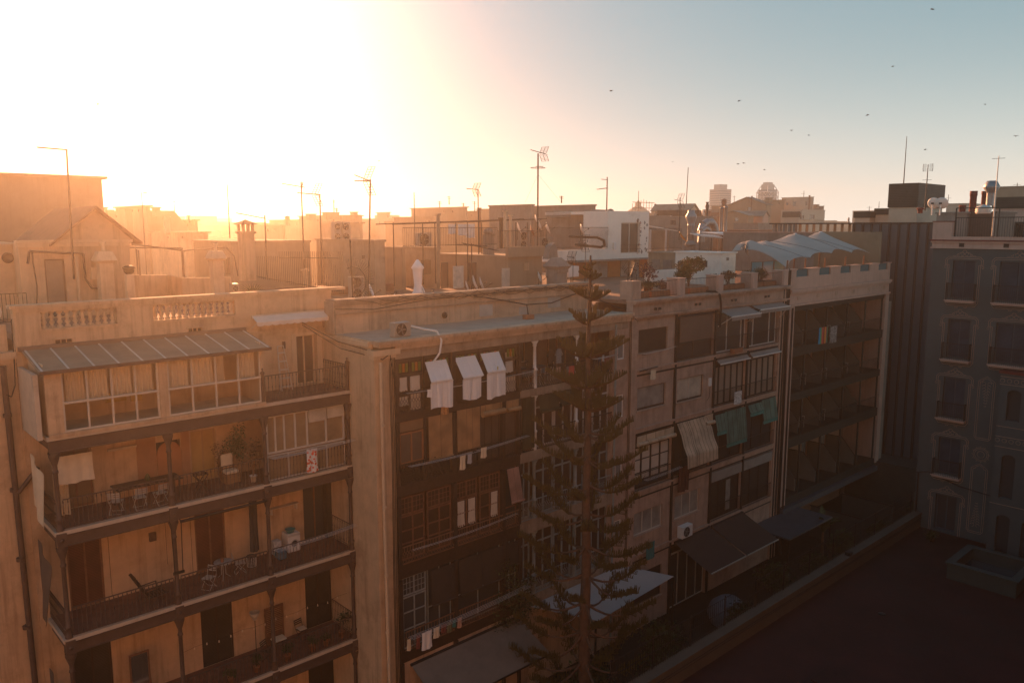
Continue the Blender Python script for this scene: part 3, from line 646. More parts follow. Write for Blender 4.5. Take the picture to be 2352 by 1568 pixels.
# pilaster strip with small windows at right end
holes = [(33.75,34.35,-7.3,-6.0),(33.75,34.35,-10.6,-9.3),(33.75,34.35,-14.2,-12.9),(33.75,34.35,-17.9,-16.6)]
MB().wall(33.4, 34.75, -24, -5.18, 27.98, .3, holes).build('end_strip', peel, B2)
for k,h in enumerate(holes):
    b = MB(); frame(b, h[0], h[1], h[2], h[3], 28.02, .07, .06, mx=[]); f = b.build('window', whitepaint, B2)
    MB().box(h[0]+.06,h[1]-.06,28.05,28.06,h[2]+.06,h[3]-.06).build('pane', mat('frosted_grey_glass',(.2,.2,.19),.3), f)
MB().tube((33.5,27.9,-5.3),(33.5,27.9,-24),.06,n=8).build('drainpipe', greyframe, B2)
b = MB()
for x in (34.7,34.82,34.95): b.path([(x,27.9,-4.9),(x+.03,27.92,-9),(x-.03,27.92,-15),(x,27.92,-24)],.018,4)
b.path([(34.8,31,-3.3),(34.6,30,-4.2),(34.9,28.2,-4.7),(34.85,27.5,-5.2)],.02,4); b.path([(26,31.02,-3.5),(27.5,30.95,-3.75),(29.5,30.9,-4.15),(31.5,30.95,-4.2),(33,30.95,-3.9),(34.5,31,-3.6)],.035,5)
b.path([(18,31,-3.6),(20,31.0,-3.75),(23,31.0,-3.5),(26,31.02,-3.45),(30,31.0,-3.35),(35,31.0,-3.4)],.02,4)
b.build('cable_bundle', iron, B2)
def lattice(x0, x1, y, z0, z1, m, parent, nx=None, name='lattice_railing', r=.012):
    # cast iron railing: diamonds top and bottom, stretched hexagons between
    b = MB(); w = .16; n = nx or max(1, round((x1-x0)/w)); w = (x1-x0)/n; h = z1-z0
    b.box(x0, x1, y-.02, y+.02, z1-.03, z1+.02); b.box(x0, x1, y-.02, y+.02, z0, z0+.03)
    rows = [.03, .16, .28, .50, .62, .74, .97]
    pts = [z0+h*q for q in rows]
    for k in range(n):
        a = x0+k*w; c = a+w; m_ = a+w/2
        for za, zb_, up in ((pts[0],pts[1],1),(pts[1],pts[2],0),(pts[3],pts[4],1),(pts[4],pts[5],0)):
            if up: b.tube((m_,y,za),(a,y,zb_),r,n=4,cap=False).tube((m_,y,za),(c,y,zb_),r,n=4,cap=False)
            else: b.tube((a,y,za),(m_,y,zb_),r,n=4,cap=False).tube((c,y,za),(m_,y,zb_),r,n=4,cap=False)
        b.tube((m_,y,pts[2]),(m_,y,pts[3]),r,n=4,cap=False); b.tube((a,y,pts[2]+.02),(a,y,pts[3]-.0),r,n=4,cap=False)
        b.tube((m_,y,pts[5]),(m_,y,pts[6]),r,n=4,cap=False)
    return b.build(name, m, parent)
# top floor, timber bays with stained glass
greeng = mat('green_stained_glass', (.14,.16,.02), .3, .1, 5, bump=0); orang = mat('orange_stained_glass', (.42,.14,.02), .3, .1, 5, bump=0)
curt = mat('sheer_white_curtain', (.6,.54,.46), .95, .08, 3)
bays = [(19.14,20.5),(20.6,22.04),(22.26,23.7),(23.75,25.12),(25.3,26.2)]
for k,(x0,x1) in enumerate(bays):
    b = MB(); b.box(x0,x1,28.02,28.1,-6.42,-6.3); b.box(x0,x1,28.02,28.1,-5.72,-5.6); frame(b,x0,x1,-8.02,-5.72,28.04,.05,.08,mx=[(x0+x1)/2] if x1-x0>1 else [])
    b.box(x0,x1,28.0,28.1,-7.2,-7.12)
    fr = b.build('window_frame', woodd, B2)
    g1 = MB(); g2 = MB(); n = 2 if x1-x0 > 1 else 1
    for q in range(n):
        c = x0+(q+.5)*(x1-x0)/n
        for j in (-1,0,1): (g2 if j == 0 and not (k == 2 and q == 0) else g1).box(c+j*.17-.06, c+j*.17+.06, 28.0, 28.03, -6.22, -5.84)
    g1.build_each('green_pane', greeng, fr); g2.build_each('orange_pane', orang, fr)
    MB().box(x0+.04,x1-.04,28.12,28.13,-7.98,-5.75).build('pane', mat('brown_window_glass',(.06,.035,.025),.2,bump=0), fr)
for x0,x1,z0,z1 in ((19.32,19.7,-7.05,-6.45),(19.82,20.38,-7.1,-6.45),(25.4,25.95,-7.0,-6.0),(19.85,20.4,-7.95,-7.25),(25.36,26.14,-7.95,-7.2),(19.3,19.75,-7.7,-7.3)):
    b = MB(); drape(b,x0,x1,28.07,z0,z1,5,.015,seed=int(x0*9)); b.build('curtain', curt, B2)
for x0,x1 in ((19.2,20.45),(25.3,26.2)): lattice(x0,x1,27.9,-8.0,-7.15,woodd,B2)
MB().tube((25.35,27.97,-6.25),(25.95,27.97,-6.25),.015).build('glazing_bar', woodd, B2)
# three white sun cloths hung out over the rail
for k,(xa,xb,xc,xd,zt,zm,zbm) in enumerate(((20.62,21.8,20.5,21.75,-5.9,-6.72,-7.85),(22.28,23.5,22.3,23.4,-5.9,-6.78,-7.72),(23.84,24.98,23.75,24.9,-5.88,-6.7,-7.85))):
    b = MB(); rnd = random.Random(k)
    def fn(s, t_):
        # top edge at the window head, sloping out to the line, then hanging
        if t_ < .42: q = t_/.42; y = 28.0-.62*q; z = zt+(zm-zt)*q; x = xa+(xb-xa)*s+((xc-xa))*q
        elif t_ < .5: q = (t_-.42)/.08; y = 27.38+.06*q; z = zm-.08*q; x = xc+(xd-xc)*s
        else: q = (t_-.5)/.5; y = 27.44+.05*math.sin(s*13+k)*q; z = zm-.08+(zbm-zm)*q+.05*math.sin(s*5+k*2)*q; x = xc+(xd-xc)*s+.04*q*math.sin(s*6+k)
        fold = sum(math.exp(-((s-c)/.025)**2) for c in (.28,.55,.8))
        return (x, y+fold*.04*(.3+t_), z)
    b.grid(fn, 40, 24, True, (0,.008,0)); tag(b.build('sun_cloth', whitecloth), ('leftmost white sun cloth, hanging lowest above the orange rag','middle white sun cloth with a loose folded left edge','right white sun cloth with a yellow peg')[k], 'sun cloth', 'white cloths hung out from the timber gallery')
tag(MB().box(24.35,24.38,27.36,27.4,-6.6,-6.45).build('clothes_peg', mat('yellow_plastic',(.6,.4,.03),.5)), 'yellow clothes peg on the right white sun cloth', 'peg')
hung(21.2,21.62,27.6,-8.3,-7.75,'orange striped rag below the leftmost white sun cloth',mat('orange_rag',(.5,.25,.1),.9,.4,12),'rag',cat='cloth')
hung(20.3,20.62,27.4,-7.35,-7.0,'small white garment pegged left of the white sun cloths',whitecloth,'small_garment')
clothesline(19.3,27.6,-7.05,27.2,27.6,-7.0,'thin clothes line carrying the three white sun cloths',2,.08)
# second floor blinds
b = MB(); frame(b,19.2,20.5,-10.3,-8.9,28.03,.08,.08,mx=[19.85]); w = b.build('window', mat('orange_brown_timber',(.3,.13,.06),.6,.2,5), B2)
MB().box(19.28,20.42,28.06,28.07,-10.25,-8.95).build('pane', mat('dim_window_glass',(.12,.09,.07),.15), w)
MB().box(19.14,20.52,28.05,28.12,-8.85,-8.38).build('cloth_panel', mat('dull_ochre_panel',(.25,.15,.08),.9), B2)
MB().box(20.5,20.62,27.95,28.1,-11.2,-8.38).build('timber_post', woodd, B2)
def flatblind(x0,x1,z0,z1,y,m,label,group=None,rollr=0,lean=0,cords=(.5,)):
    t = thing('roller_blind', label, 'blind', ((x0+x1)/2,y,z0), group)
    b = MB(); b.grid(lambda s,q:(x0+(x1-x0)*s, y-lean*q+.01*math.sin(s*7), z1+(z0-z1)*q),8,8,True,(0,.015,0)); b.build('slats', m, t)
    if rollr: MB().tube((x0-.02,y-lean-rollr,z0),(x1+.02,y-lean-rollr,z0),rollr,n=12).build('rolled_slats', m, t)
    b = MB()
    for c in cords:
        x = x0+(x1-x0)*c; b.tube((x,y-.012,z1),(x,y-lean-.012,z0),.006,n=4)
    b.build_each('cord', iron, t); return t
gb = 'woven straw blinds of the timber gallery'
flatblind(20.66,22.0,-10.32,-8.36,27.86,straw,'long straw blind left of the thick timber post, fully lowered',gb,.03,.03)
flatblind(22.3,23.66,-10.25,-8.33,27.86,straw,'long straw blind right of the thick timber post',gb,.02,.02,(.4,.65))
flatblind(23.72,25.08,-8.72,-8.33,27.86,straw,'short straw blind rolled halfway into a thick pale roll',gb,.14,.0,(.2,.55,.9))
flatblind(25.34,26.16,-8.78,-8.34,27.86,straw,'narrow straw blind with darker roll by the green blind',gb,.1,.0)
b = MB(); frame(b,23.72,25.1,-11.15,-8.38,28.1,.06,.06,mx=[24.15,24.6]); w = b.build('window', woodd, B2); MB().box(23.8,25.05,28.12,28.13,-11.1,-8.4).build('pane', mat('dim_window_glass',(.12,.09,.07),.15), w)
b = MB(); frame(b,25.32,26.18,-11.15,-8.38,28.1,.06,.06); w = b.build('window', woodd, B2); MB().box(25.36,26.14,28.12,28.13,-11.1,-8.4).build('pane', mat('dim_window_glass',(.12,.09,.07),.15), w)
for x0,x1 in ((19.16,22.02),(22.28,25.1),(25.32,26.18)): lattice(x0,x1,27.86,-11.2,-10.25,woodd,B2)
clothesline(19.2,27.4,-10.2,26.3,27.5,-10.1,'clothes line with small washing below the straw blinds',3,.1)
for x0,x1,z0,z1,l,m in ((22.0,22.32,-10.95,-10.3,'first pale cloth on the line below the straw blinds',linen),(22.45,22.7,-10.75,-10.3,'short bluish cloth on the line below the straw blinds',mat('pale_blue_cloth',(.4,.42,.46),.9)),(22.72,22.98,-10.72,-10.2,'dark cloth on the line below the straw blinds',charc),(23.25,23.6,-10.65,-10.15,'wide pale cloth furthest right on the line below the straw blinds',linen)):
    hung(x0,x1,27.3,z0,z1,l,m,'hung_cloth',group='washing below the straw blinds')
# third floor multi-pane timber windows
wd3 = mat('worn_orange_timber',(.17,.075,.04),.6,.3,5)
for k,(x0,x1) in enumerate([(19.18,20.5),(20.64,22.02),(22.3,23.6),(23.75,25.05)]):
    xm = (x0+x1)/2
    b = MB(); frame(b,x0,x1,-12.62,-11.8,28.03,.07,.08,mx=[xm]); frame(b,x0,x1,-14.7,-12.65,28.03,.07,.08,mx=[xm],mz=[-13.35,-13.95])
    w = b.build('window', wd3, B2)
    b = MB()
    for x in (x0+.07,xm+.04):
        ww = (x1-x0)/2-.1
        for j in (1,2): b.box(x+ww*j/3-.012,x+ww*j/3+.012,28.045,28.06,-12.56,-11.86); b.box(x,x+ww,28.045,28.06,-12.56+.7*j/3-.012,-12.56+.7*j/3+.012)
    b.build('glazing_bars', wd3, w)
    MB().box(x0+.05,x1-.05,28.07,28.08,-14.65,-11.85).build('pane', mat('brown_window_glass',(.06,.035,.025)), w)
    if k >= 2:
        for x in ((x0+.1,xm+.1) if k == 2 else (xm+.1,)):
            c = MB(); drape(c,x,x+.42,28.1,-14.0,-12.75,5,.02,seed=k); c.build('curtain', curt, w)
            for v in w.users_collection[0].objects[-1:]: v.location.y -= .06
for x0,x1 in ((19.16,22.02),(22.28,25.1),(25.32,26.18)): lattice(x0,x1,27.86,-14.8,-14.0,woodm,B2)
flatblind(25.36,26.14,-13.35,-11.75,27.84,strawp,'pinkish straw blind leaning out in the narrow lower bay',None,.05,.35)
b = MB(); frame(b,25.32,26.18,-14.78,-11.72,28.08,.06,.06,mz=[-13.8]); w = b.build('window', wd3, B2); MB().box(25.36,26.14,28.1,28.11,-14.7,-11.75).build('pane', gdark, w)
clothesline(19.3,27.4,-14.0,25.6,27.4,-13.9,'sagging clothes line in front of the lower timber windows',2,.1)
# fourth floor with charcoal screens
b = MB(); frame(b,19.2,20.5,-16.4,-15.5,28.03,.06,.08,mx=[19.85]); frame(b,19.2,20.5,-18.9,-16.45,28.03,.06,.08,mx=[19.85],mz=[-17.2,-18.0])
for x in (19.26,19.89):
    for j in (1,2): b.box(x+.56*j/3-.012,x+.56*j/3+.012,28.045,28.06,-16.35,-15.55)
    for j in (1,2): b.box(x,x+.56,28.045,28.06,-16.35+.8*j/3-.01,-16.35+.8*j/3+.01)
w = b.build('window', greyframe, B2); MB().box(19.25,20.45,28.07,28.08,-18.85,-15.55).build('pane', gdark, w)
gc = 'charcoal roller screens on the low gallery floor'
flatblind(20.64,22.02,-17.2,-15.55,27.84,charc,'charcoal screen left of the low timber post',gc,.04,.1,())
flatblind(22.3,23.68,-17.2,-15.55,27.84,charc,'charcoal screen right of the low timber post',gc,.04,.1,())
flatblind(23.72,25.1,-17.2,-15.55,27.84,charc,'charcoal screen nearest the climbing plant',gc,.04,.1,())
flatblind(25.34,26.15,-16.8,-15.55,27.84,charc,'narrow charcoal screen behind the climbing plant',gc,.04,.0,())
for x0,x1 in ((20.64,22.02),(22.28,25.1),(25.32,26.18)):
    b = MB(); frame(b,x0,x1,-18.85,-15.5,28.12,.06,.06,mx=[(x0+x1)/2],mz=[-17.4]); w = b.build('window', greyframe, B2); MB().box(x0+.05,x1-.05,28.15,28.16,-18.8,-15.5).build('pane', gdark, w)
for x0,x1 in ((19.16,22.02),(22.28,25.1),(25.32,26.18)): lattice(x0,x1,27.86,-18.9,-18.0,woodm,B2)
clothesline(19.1,27.5,-18.05,26.4,27.5,-17.9,'clothes line with mixed washing on the lowest gallery floor',4,.08)
ml = [(18.95,19.15,-18.6,'pale small shirt at the left end of the low line',linen),(19.45,19.65,-18.7,'dark red cloth on the low line',mat('dull_red_cloth',(.2,.05,.04),.9)),(19.75,20.3,-18.9,'large white shirt hanging furthest down from the low line',whitecloth),(20.4,20.75,-18.55,'beige folded cloth right of the large white shirt',linen),(20.85,21.15,-18.45,'maroon cloth on the low line',mat('dull_red_cloth',(.2,.05,.04),.9)),(21.2,21.45,-18.55,'olive patterned cloth on the low line',mat('olive_cloth',(.16,.15,.08),.9,.4,15)),(21.5,21.7,-18.4,'teal cloth on the low line',mat('teal_cloth',(.03,.16,.15),.9)),(21.8,22.05,-18.55,'peach vest at the right end of the low line',mat('peach_cloth',(.5,.3,.22),.9))]
for x0,x1,z0,l,m in ml: hung(x0,x1,27.35,z0,-18.05,l,m,'hung_cloth',group='washing on the low line')
# below: ground-floor wall
MB().box(18.98,34.7,28.0,28.2,-24,-19.5).build('ground_floor_wall', ochre, B2)
# loggias (right part)
for i,(zf,zt) in enumerate(((-8.0,-5.6),(-11.18,-8.36),(-14.78,-11.7),(-18.88,-15.48))):
    for x0,x1 in ((26.4,27.32),(27.52,30.4),(30.6,33.35)):
        lattice(x0,x1,27.98,zf+.02,zf+1.0,[woodd,iron,greyframe,greyframe][i],B2)
    for x0,x1 in ([(27.6,29.8),(30.8,33.2)] if i == 0 else []):
        b = MB(); frame(b,x0,x1,zf+.02,zt-.05,30.45,.08,.1,mx=[x0+.7,x0+1.4]); w = b.build('door', woodm, B2); MB().box(x0+.05,x1-.05,30.5,30.51,zf+.1,zt-.1).build('pane', gdark, w)
    if i in (1,2,3):
        m = greyframe if i > 1 else mat('pale_frame_paint',(.5,.46,.42),.6)
        for x0,x1 in ((26.45,27.3),(27.55,29.0),(29.05,30.4),(30.62,32.0),(32.05,33.35)):
            if i == 1 and x0 < 27: continue
            b = MB(); frame(b,x0,x1,zf+.02,zt-.02,28.25,.09,.08,mx=[(x0+x1)/2],mz=[zt-.75]); w = b.build('window', m, B2)
            MB().box(x0+.05,x1-.05,28.3,28.31,zf+.1,zt-.1).build('pane', mat('brown_window_glass',(.06,.035,.025)), w)
flatblind(26.45,27.3,-11.0,-8.4,27.9,strawd,'long dark green straw blind beside the white column','',0,0,(.3,.7)); 
flatblind(27.55,28.95,-9.2,-8.4,27.9,strawd,'dark green blind rolled high, left of two behind the conifer','dark green blinds behind the conifer',.08,.15)
flatblind(29.0,30.4,-9.05,-8.4,27.9,strawd,'dark green blind rolled high, right of two behind the conifer','dark green blinds behind the conifer',.08,.15)
# top loggia contents: oval table, chairs, washing
t = thing('oval_table', 'oval table under a blue striped cloth in the top loggia', 'table', (27.9,29.2,-7.98))
bs = slats('blue_striped_cloth',(.16,.22,.24),(.08,.12,.14),14,'X',.9,.5)
b = MB(); b.grid(lambda s,q: (28.3+(.95+.05*q)*math.cos(s*2*PI), 29.2+(.5+.05*q+.02*math.sin(s*40))*math.sin(s*2*PI), -7.2-.4*q),40,4,True); b.lathe((28.3,29.2,-7.2),[(0,0),(.5,0)],4)
b._add([(28.3+.95*math.cos(k*2*PI/40),29.2+.5*math.sin(k*2*PI/40),-7.2) for k in range(40)],[tuple(range(40))]); b.build('tablecloth', bs, t)
MB().tube((28.3,29.2,-7.98),(28.3,29.2,-7.22),.08,n=8).build('leg', woodm, t)
def tube_chair(x,y,z,rot,label,group,back=charc):
    t = thing('metal_chair', label, 'chair', (x,y,z), group)
    def T(a,bb,c): return (x+a*math.cos(rot)-bb*math.sin(rot), y+a*math.sin(rot)+bb*math.cos(rot), z+c)
    b = MB(T)
    for s in (-.2,.2): b.path([(s,-.2,0),(s,-.2,.45),(s,.2,.45),(s,.26,.9)],.014,5); b.tube((s,.2,.45),(s,.22,0),.014,n=5)
    b.tube((-.2,.26,.9),(.2,.26,.9),.014,n=5); b.build('frame', alu, t)
    b = MB(T); b.box(-.2,.2,-.2,.2,.45,.48); b.build('seat', back, t)
    b = MB(T); b.box(-.19,.19,.22,.24,.6,.86); b.build('backrest', back, t)
for k,(x,y,r,l) in enumerate(((27.2,29.2,1.57,'metal chair at the left end of the oval table'),(27.85,28.5,3.14,'metal chair in front of the oval table beside the white column'),(28.6,28.5,3.14,'metal chair in front of the oval table, right one'),(27.8,29.95,0,'metal chair behind the oval table on the left'),(28.7,29.95,0,'metal chair behind the oval table on the right'),(29.5,29.2,-1.57,'metal chair at the right end of the oval table'))): tube_chair(x,y,-7.98,r,l,'chairs round the oval loggia table')
chk = mat('checked_shirt_cloth',(.18,.2,.22),.9)
N = chk.node_tree.nodes; L = chk.node_tree.links; c_ = N.new('ShaderNodeTexChecker'); c_.inputs['Scale'].default_value = 22; g_ = N.new('ShaderNodeNewGeometry'); L.new(g_.outputs['Position'], c_.inputs['Vector'])
c_.inputs['Color1'].default_value = (.35,.38,.38,1); c_.inputs['Color2'].default_value = (.06,.09,.12,1); L.new(c_.outputs['Color'], N['Principled BSDF'].inputs['Base Color'])
def shirt(x,y,z,label,m,w=.5,h=.75,group=None):
    b = MB(); pts = [(-w*.3,0),(-w*.12,.03),(w*.12,.03),(w*.3,0),(w*.62,-h*.42),(w*.45,-h*.46),(w*.38,-h*.3),(w*.4,-h),(-w*.4,-h),(-w*.38,-h*.3),(-w*.45,-h*.46),(-w*.62,-h*.42)]
    b.slab([(x+a,y,z+c) for a,c in pts],(0,.07,0)); return tag(b.build('shirt', m, bevel=.02), label, 'shirt', group)
shirt(29.75,28.6,-6.35,'blue checked shirt hanging between the two white columns',chk)
shirt(29.35,28.8,-6.4,'dark shirt behind the blue checked shirt',charc,.45,.7)
for x0,x1,z0,z1,l,m in ((28.75,29.1,-7.45,-7.1,'salmon cloth tied on the loggia railing',mat('peach_cloth',(.5,.3,.22))),(29.2,29.5,-7.9,-7.15,'dark cloth on the loggia railing',charc),(29.55,29.7,-7.9,-7.15,'grey cloth next to the coral towel',mat('mid_grey_cloth',(.2,.19,.18),.9)),(29.72,30.15,-8.1,-7.15,'coral red towel over the loggia railing',mat('coral_cloth',(.6,.1,.07),.9)),(30.25,30.42,-8.0,-7.2,'lime yellow cloth right of the coral towel',mat('lime_cloth',(.4,.45,.1),.9)),(31.6,31.95,-7.6,-6.95,'black trousers on the rack right of the conifer trunk',charc),(32.0,32.25,-7.65,-6.95,'dark jeans on the rack right of the conifer trunk',mat('navy_cloth',(.03,.04,.07),.9)),(32.35,32.5,-7.2,-6.85,'pale blue cloth on the rack',mat('pale_blue_cloth',(.4,.42,.46))),(32.55,32.9,-7.5,-6.95,'dark brown garment at the right end of the rack',mat('dull_red_cloth',(.2,.05,.04)))):
    hung(x0,x1,27.85,z0,z1,l,m,'hung_cloth',group='washing along the top loggia')
clothesline(31.4,27.75,-6.95,33.2,27.75,-6.9,'clothes rack bracket at the right end of the top loggia',3,.02)
# climbing plant at the junction of the two halves
t = thing('climbing_plant', 'dark creeper climbing over the low gallery railings', 'plant', (26,27.6,-21)); rnd = random.Random(5)
b = MB(); st = MB()
for k in range(26):
    u = k/25; c = (24.6+2.6*rnd.random()*(1-.2*u), 27.55+.2*rnd.random(), -20.0+3.6*u*rnd.uniform(.5,1)); leaves(c,(.55,.25,.5),70,.12,rnd,mb=b)
    st.tube((26+rnd.uniform(-.6,.6),27.7,-20.5),c,.015,n=3)
b.build('foliage', leaf, t); st.build('stem', woodd, t)
# rooftop ledge items
t = thing('air_conditioner', 'air conditioner box standing on the ledge roof above the timber gallery', 'air conditioner', (19.7,28.6,-4.74))
def acunit(t,x0,x1,y0,y1,z0,z1,fans=1,m=None):
    MB().box(x0,x1,y0,y1,z0,z1).build('case', m or mat('ac_beige',(.34,.3,.25),.5,.05,3), t, bevel=.015)
    h = (z1-z0)/fans; cx = x0+(x1-x0)*.42; r = min(h*.42,(x1-x0)*.38)
    for k in range(fans):
        cz = z0+h*(k+.5)
        MB().lathe((cx,y0-.001,cz),[(0,0),(r,0),(r,.02),(r*.92,.02),(r*.9,.004)],20,ax=(0,-1,0)).build('fan_opening', iron, t)
        b = MB()
        for q in range(5): a = q*2*PI/5; b.tube((cx,y0-.012,cz),(cx+r*.85*math.cos(a),y0-.012,cz+r*.85*math.sin(a)),.02,.035,n=4)
        for q in range(3): b.lathe((cx,y0-.02,cz),[(r*(.35+.25*q),0),(r*(.37+.25*q),.006),(r*(.35+.25*q),.01)],16,ax=(0,-1,0))
        b.build('fan', mat('mid_grey_metal',(.2,.2,.19),.5,metal=.5), t)
acunit(t,19.3,20.15,28.35,28.75,-4.72,-4.1,1)
MB().path([(20.2,28.4,-4.3),(20.7,28.2,-4.45),(21.15,27.8,-4.55),(21.25,27.6,-4.95),(21.1,27.55,-5.5),(20.8,27.6,-5.85)],.045,8).build('pipe', whitepaint, t)
t = thing('chimney_pot', 'little dark domed vent on the ledge wall', 'vent', (24.2,30.9,-4.6)); MB().lathe((24.2,31.18,-4.35),[(.16,0),(.16,.05),(.1,.12),(0,.14)],12,ax=(0,-1,0)).build('vent_cap', iron, t)
t = thing('dustpan', 'red tiled vent hood on the ledge roof near the conifer top', 'vent', (28.4,29.5,-4.73)); MB().box(28.15,28.7,29.4,29.7,-4.73,-4.5).build('hood', terra, t); MB().tube((28.4,29.55,-4.5),(28.35,29.6,-4.0),.03).build('pipe', iron, t)
# ================= pinkish brown house with planted roof terrace =================
B3 = thing('apartment_building', 'pinkish brown house with a planted roof terrace, shuttered windows and straw blinds', 'building', (43.5, 28, -24))
b = MB(); b.box(34.8,52.2,27.55,28.3,-4.18,-4.06); b.box(34.85,52.15,27.66,28.3,-4.3,-4.184); b.box(34.85,52.15,27.85,28.3,-4.95,-4.304); b.box(34.85,52.15,27.7,28.3,-5.06,-4.954); b.box(34.9,52.1,27.8,28.3,-5.16,-5.064); b.build('cornice', pinkp, B3)
b = MB(); 
for x in (36.9,37.3,40.9,41.3,44.9,45.3,49.0,49.4): b.box(x-.13,x+.13,27.82,27.847,-4.75,-4.6)
b.build_each('vent_slot', iron, B3)
MB().box(34.85,52.1,28.3,44,-4.3,-4.1).build('roof_terrace', mat('red_roof_tiles_flat', (.26,.15,.1)), B3)
flo = [(-8.05,-8.35),(-11.5,-11.8),(-15.3,-15.65),(-19.2,-19.55)]
wins = [(35.6,38.35,-7.16,-5.8),(35.6,38.3,-10.5,-9.15),(39.45,42.2,-10.6,-9.15),(35.55,38.3,-18.05,-16.65),(39.55,42.2,-18.05,-16.55),(35.6,38.4,-22.5,-20.5)]
op = [(39.25,43.2,-8.05,-5.3),(43.4,47.1,-8.05,-5.3),(47.3,51.1,-8.05,-5.3),(43.4,47.1,-11.5,-8.5),(47.3,51.1,-11.5,-8.5),(35.4,39.0,-15.3,-11.9),(39.25,43.2,-15.3,-11.9),(43.4,47.1,-15.3,-11.9),(47.3,51.1,-15.3,-11.9),(43.4,47.1,-19.2,-15.8),(47.3,51.1,-19.2,-15.8),(39.3,43.2,-24,-19.6)]
MB().wall(34.85,52.1,-24,-5.1,28.0,.3,wins+op).build('wall', pinkp, B3)
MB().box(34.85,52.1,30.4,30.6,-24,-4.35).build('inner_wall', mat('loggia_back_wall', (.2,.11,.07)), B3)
for zt,zb in flo:
    b = MB(); b.box(34.9,51.3,27.88,28.0,zt-.12,zt); b.box(35.3,51.3,27.94,28.0,zb,zt-.12); b.build('string_course', pinkp, B3)
    MB().box(35.3,51.3,27.97,30.4,zb-.12,zb-.003).build('floor_beam', iron, B3)
    MB().box(35.3,51.3,28.3,30.4,zt-.2,zt-.01).build('floor_slab', tile, B3)
for x in (39.12,43.3,47.2):
    MB().box(x-.08,x+.08,27.9,28.02,-24 if x<45 else -20,-5.16).build('iron_post', iron, B3)
for x in (51.5,51.85):
    MB().tube((x,27.9,-4.2),(x-.1,27.9,-24),.08,n=8).build('drainpipe', iron, B3)
MB().box(34.85,35.35,27.86,28.0,-24,-5.1).build('pilaster', pinkp, B3)
MB().box(51.2,52.1,27.9,28.0,-24,-5.1).build('pilaster', pinkp, B3)
b = MB()
for x in (51.95,52.05,52.2): b.path([(x,27.8,-3.0),(x-.08,27.8,-8),(x+.04,27.8,-14),(x,27.8,-24)],.04,5)
b.build('cable_bundle', iron, B3)
wm = [rolld, rollg, roll, rollg, rollg, rolld]
for k,w in enumerate(wins):
    b = MB(); frame(b,w[0],w[1],w[2],w[3],28.1,.06,.06,mx=[w[0]+(w[1]-w[0])/3,w[0]+2*(w[1]-w[0])/3] if k in (3,4) else [])
    f = b.build('window', alu if k in (3,4) else ironb, B3)
    zb = w[2]+(.12 if k in (1,2) else 0.03)
    MB().box(w[0]+.04,w[1]-.04,28.13,28.16,zb,w[3]-.04).build('roller_shutter', wm[k], f)
    MB().box(w[0]-.08,w[1]+.08,27.93,28.1,w[2]-.07,w[2]-.003).build('sill', pinkp, f)
    if k == 2: MB().box((w[0]+w[1])/2-.02,(w[0]+w[1])/2+.02,28.1,28.13,w[2]+.1,w[3]).build('guide_rail', alu, f)
def cage(x0,x1,z0,z1,parent,mx,m=alu,gl=gdark,y=28.15,mz=()):
    b = MB(); frame(b,x0,x1,z0,z1,y,.07,.08,mx=mx,mz=mz); w = b.build('window', m, parent); MB().box(x0+.05,x1-.05,y+.04,y+.05,z0+.05,z1-.05).build('pane', gl, w); return w
cage(39.28,43.18,-8.0,-5.3,B3,[41.2],ironb)
cage(43.42,47.08,-8.0,-5.4,B3,[44.9,46.6],whitepaint); cage(47.32,51.08,-8.0,-5.4,B3,[48.1,50.2],whitepaint)
for x0,x1 in ((43.42,47.08),(47.32,51.08)):
    w = cage(x0,x1,-11.45,-8.9,B3,[x0+(x1-x0)*k/5 for k in (1,2,3,4)],iron)
    b = MB()
    for k in range(5): a = x0+(x1-x0)*k/5+.12; b.box(a,a+.5,28.17,28.185,-11.4,-8.95)
    b.build('blind_panel', mat('beige_vertical_blind',(.3,.24,.19),.9,.1,2), w)
w = cage(35.42,38.98,-15.2,-12.7,B3,[36.3,37.2,38.1],iron,mz=[-13.5,-14.3])
b = MB()
for k in range(4): b.box(35.5+k*.9,36.2+k*.9,28.165,28.18,-14.7,-12.8)
b.build('curtain', curt, w)
cage(39.28,43.18,-15.2,-12.0,B3,[40.3,41.3,42.3],iron); cage(43.42,47.08,-15.2,-12.0,B3,[44.6,45.9],iron); cage(47.32,51.08,-15.2,-12.0,B3,[48.5,49.8],iron)
for x0,x1 in ((43.42,47.08),(47.32,51.08)):
    cage(x0,x1,-19.15,-16.6,B3,[x0+1.2,x0+2.4],iron,rolld); MB().box(x0,x1,27.93,28.1,-16.5,-15.85).build('lintel_panel', mat('grey_lintel',(.3,.27,.24),.8), B3)
MB().box(45.5,46.0,28.12,28.16,-18.9,-16.8).build('curtain_strip', rollg, B3)
for x0,x1,z in ((39.28,43.18,-8.05),(43.42,47.08,-8.05),(47.32,51.08,-8.05),(43.42,47.08,-11.5),(47.32,51.08,-11.5),(35.42,38.98,-15.3),(39.28,43.18,-15.3),(43.42,47.08,-15.3),(47.32,51.08,-15.3),(43.42,47.08,-19.2),(47.32,51.08,-19.2)):
    railing(x0,x1,27.93,z,1.05,iron,B3,turned=False,step=.13)
cage(39.35,43.15,-23.9,-20.3,B3,[40.3,41.3,42.3],alu)
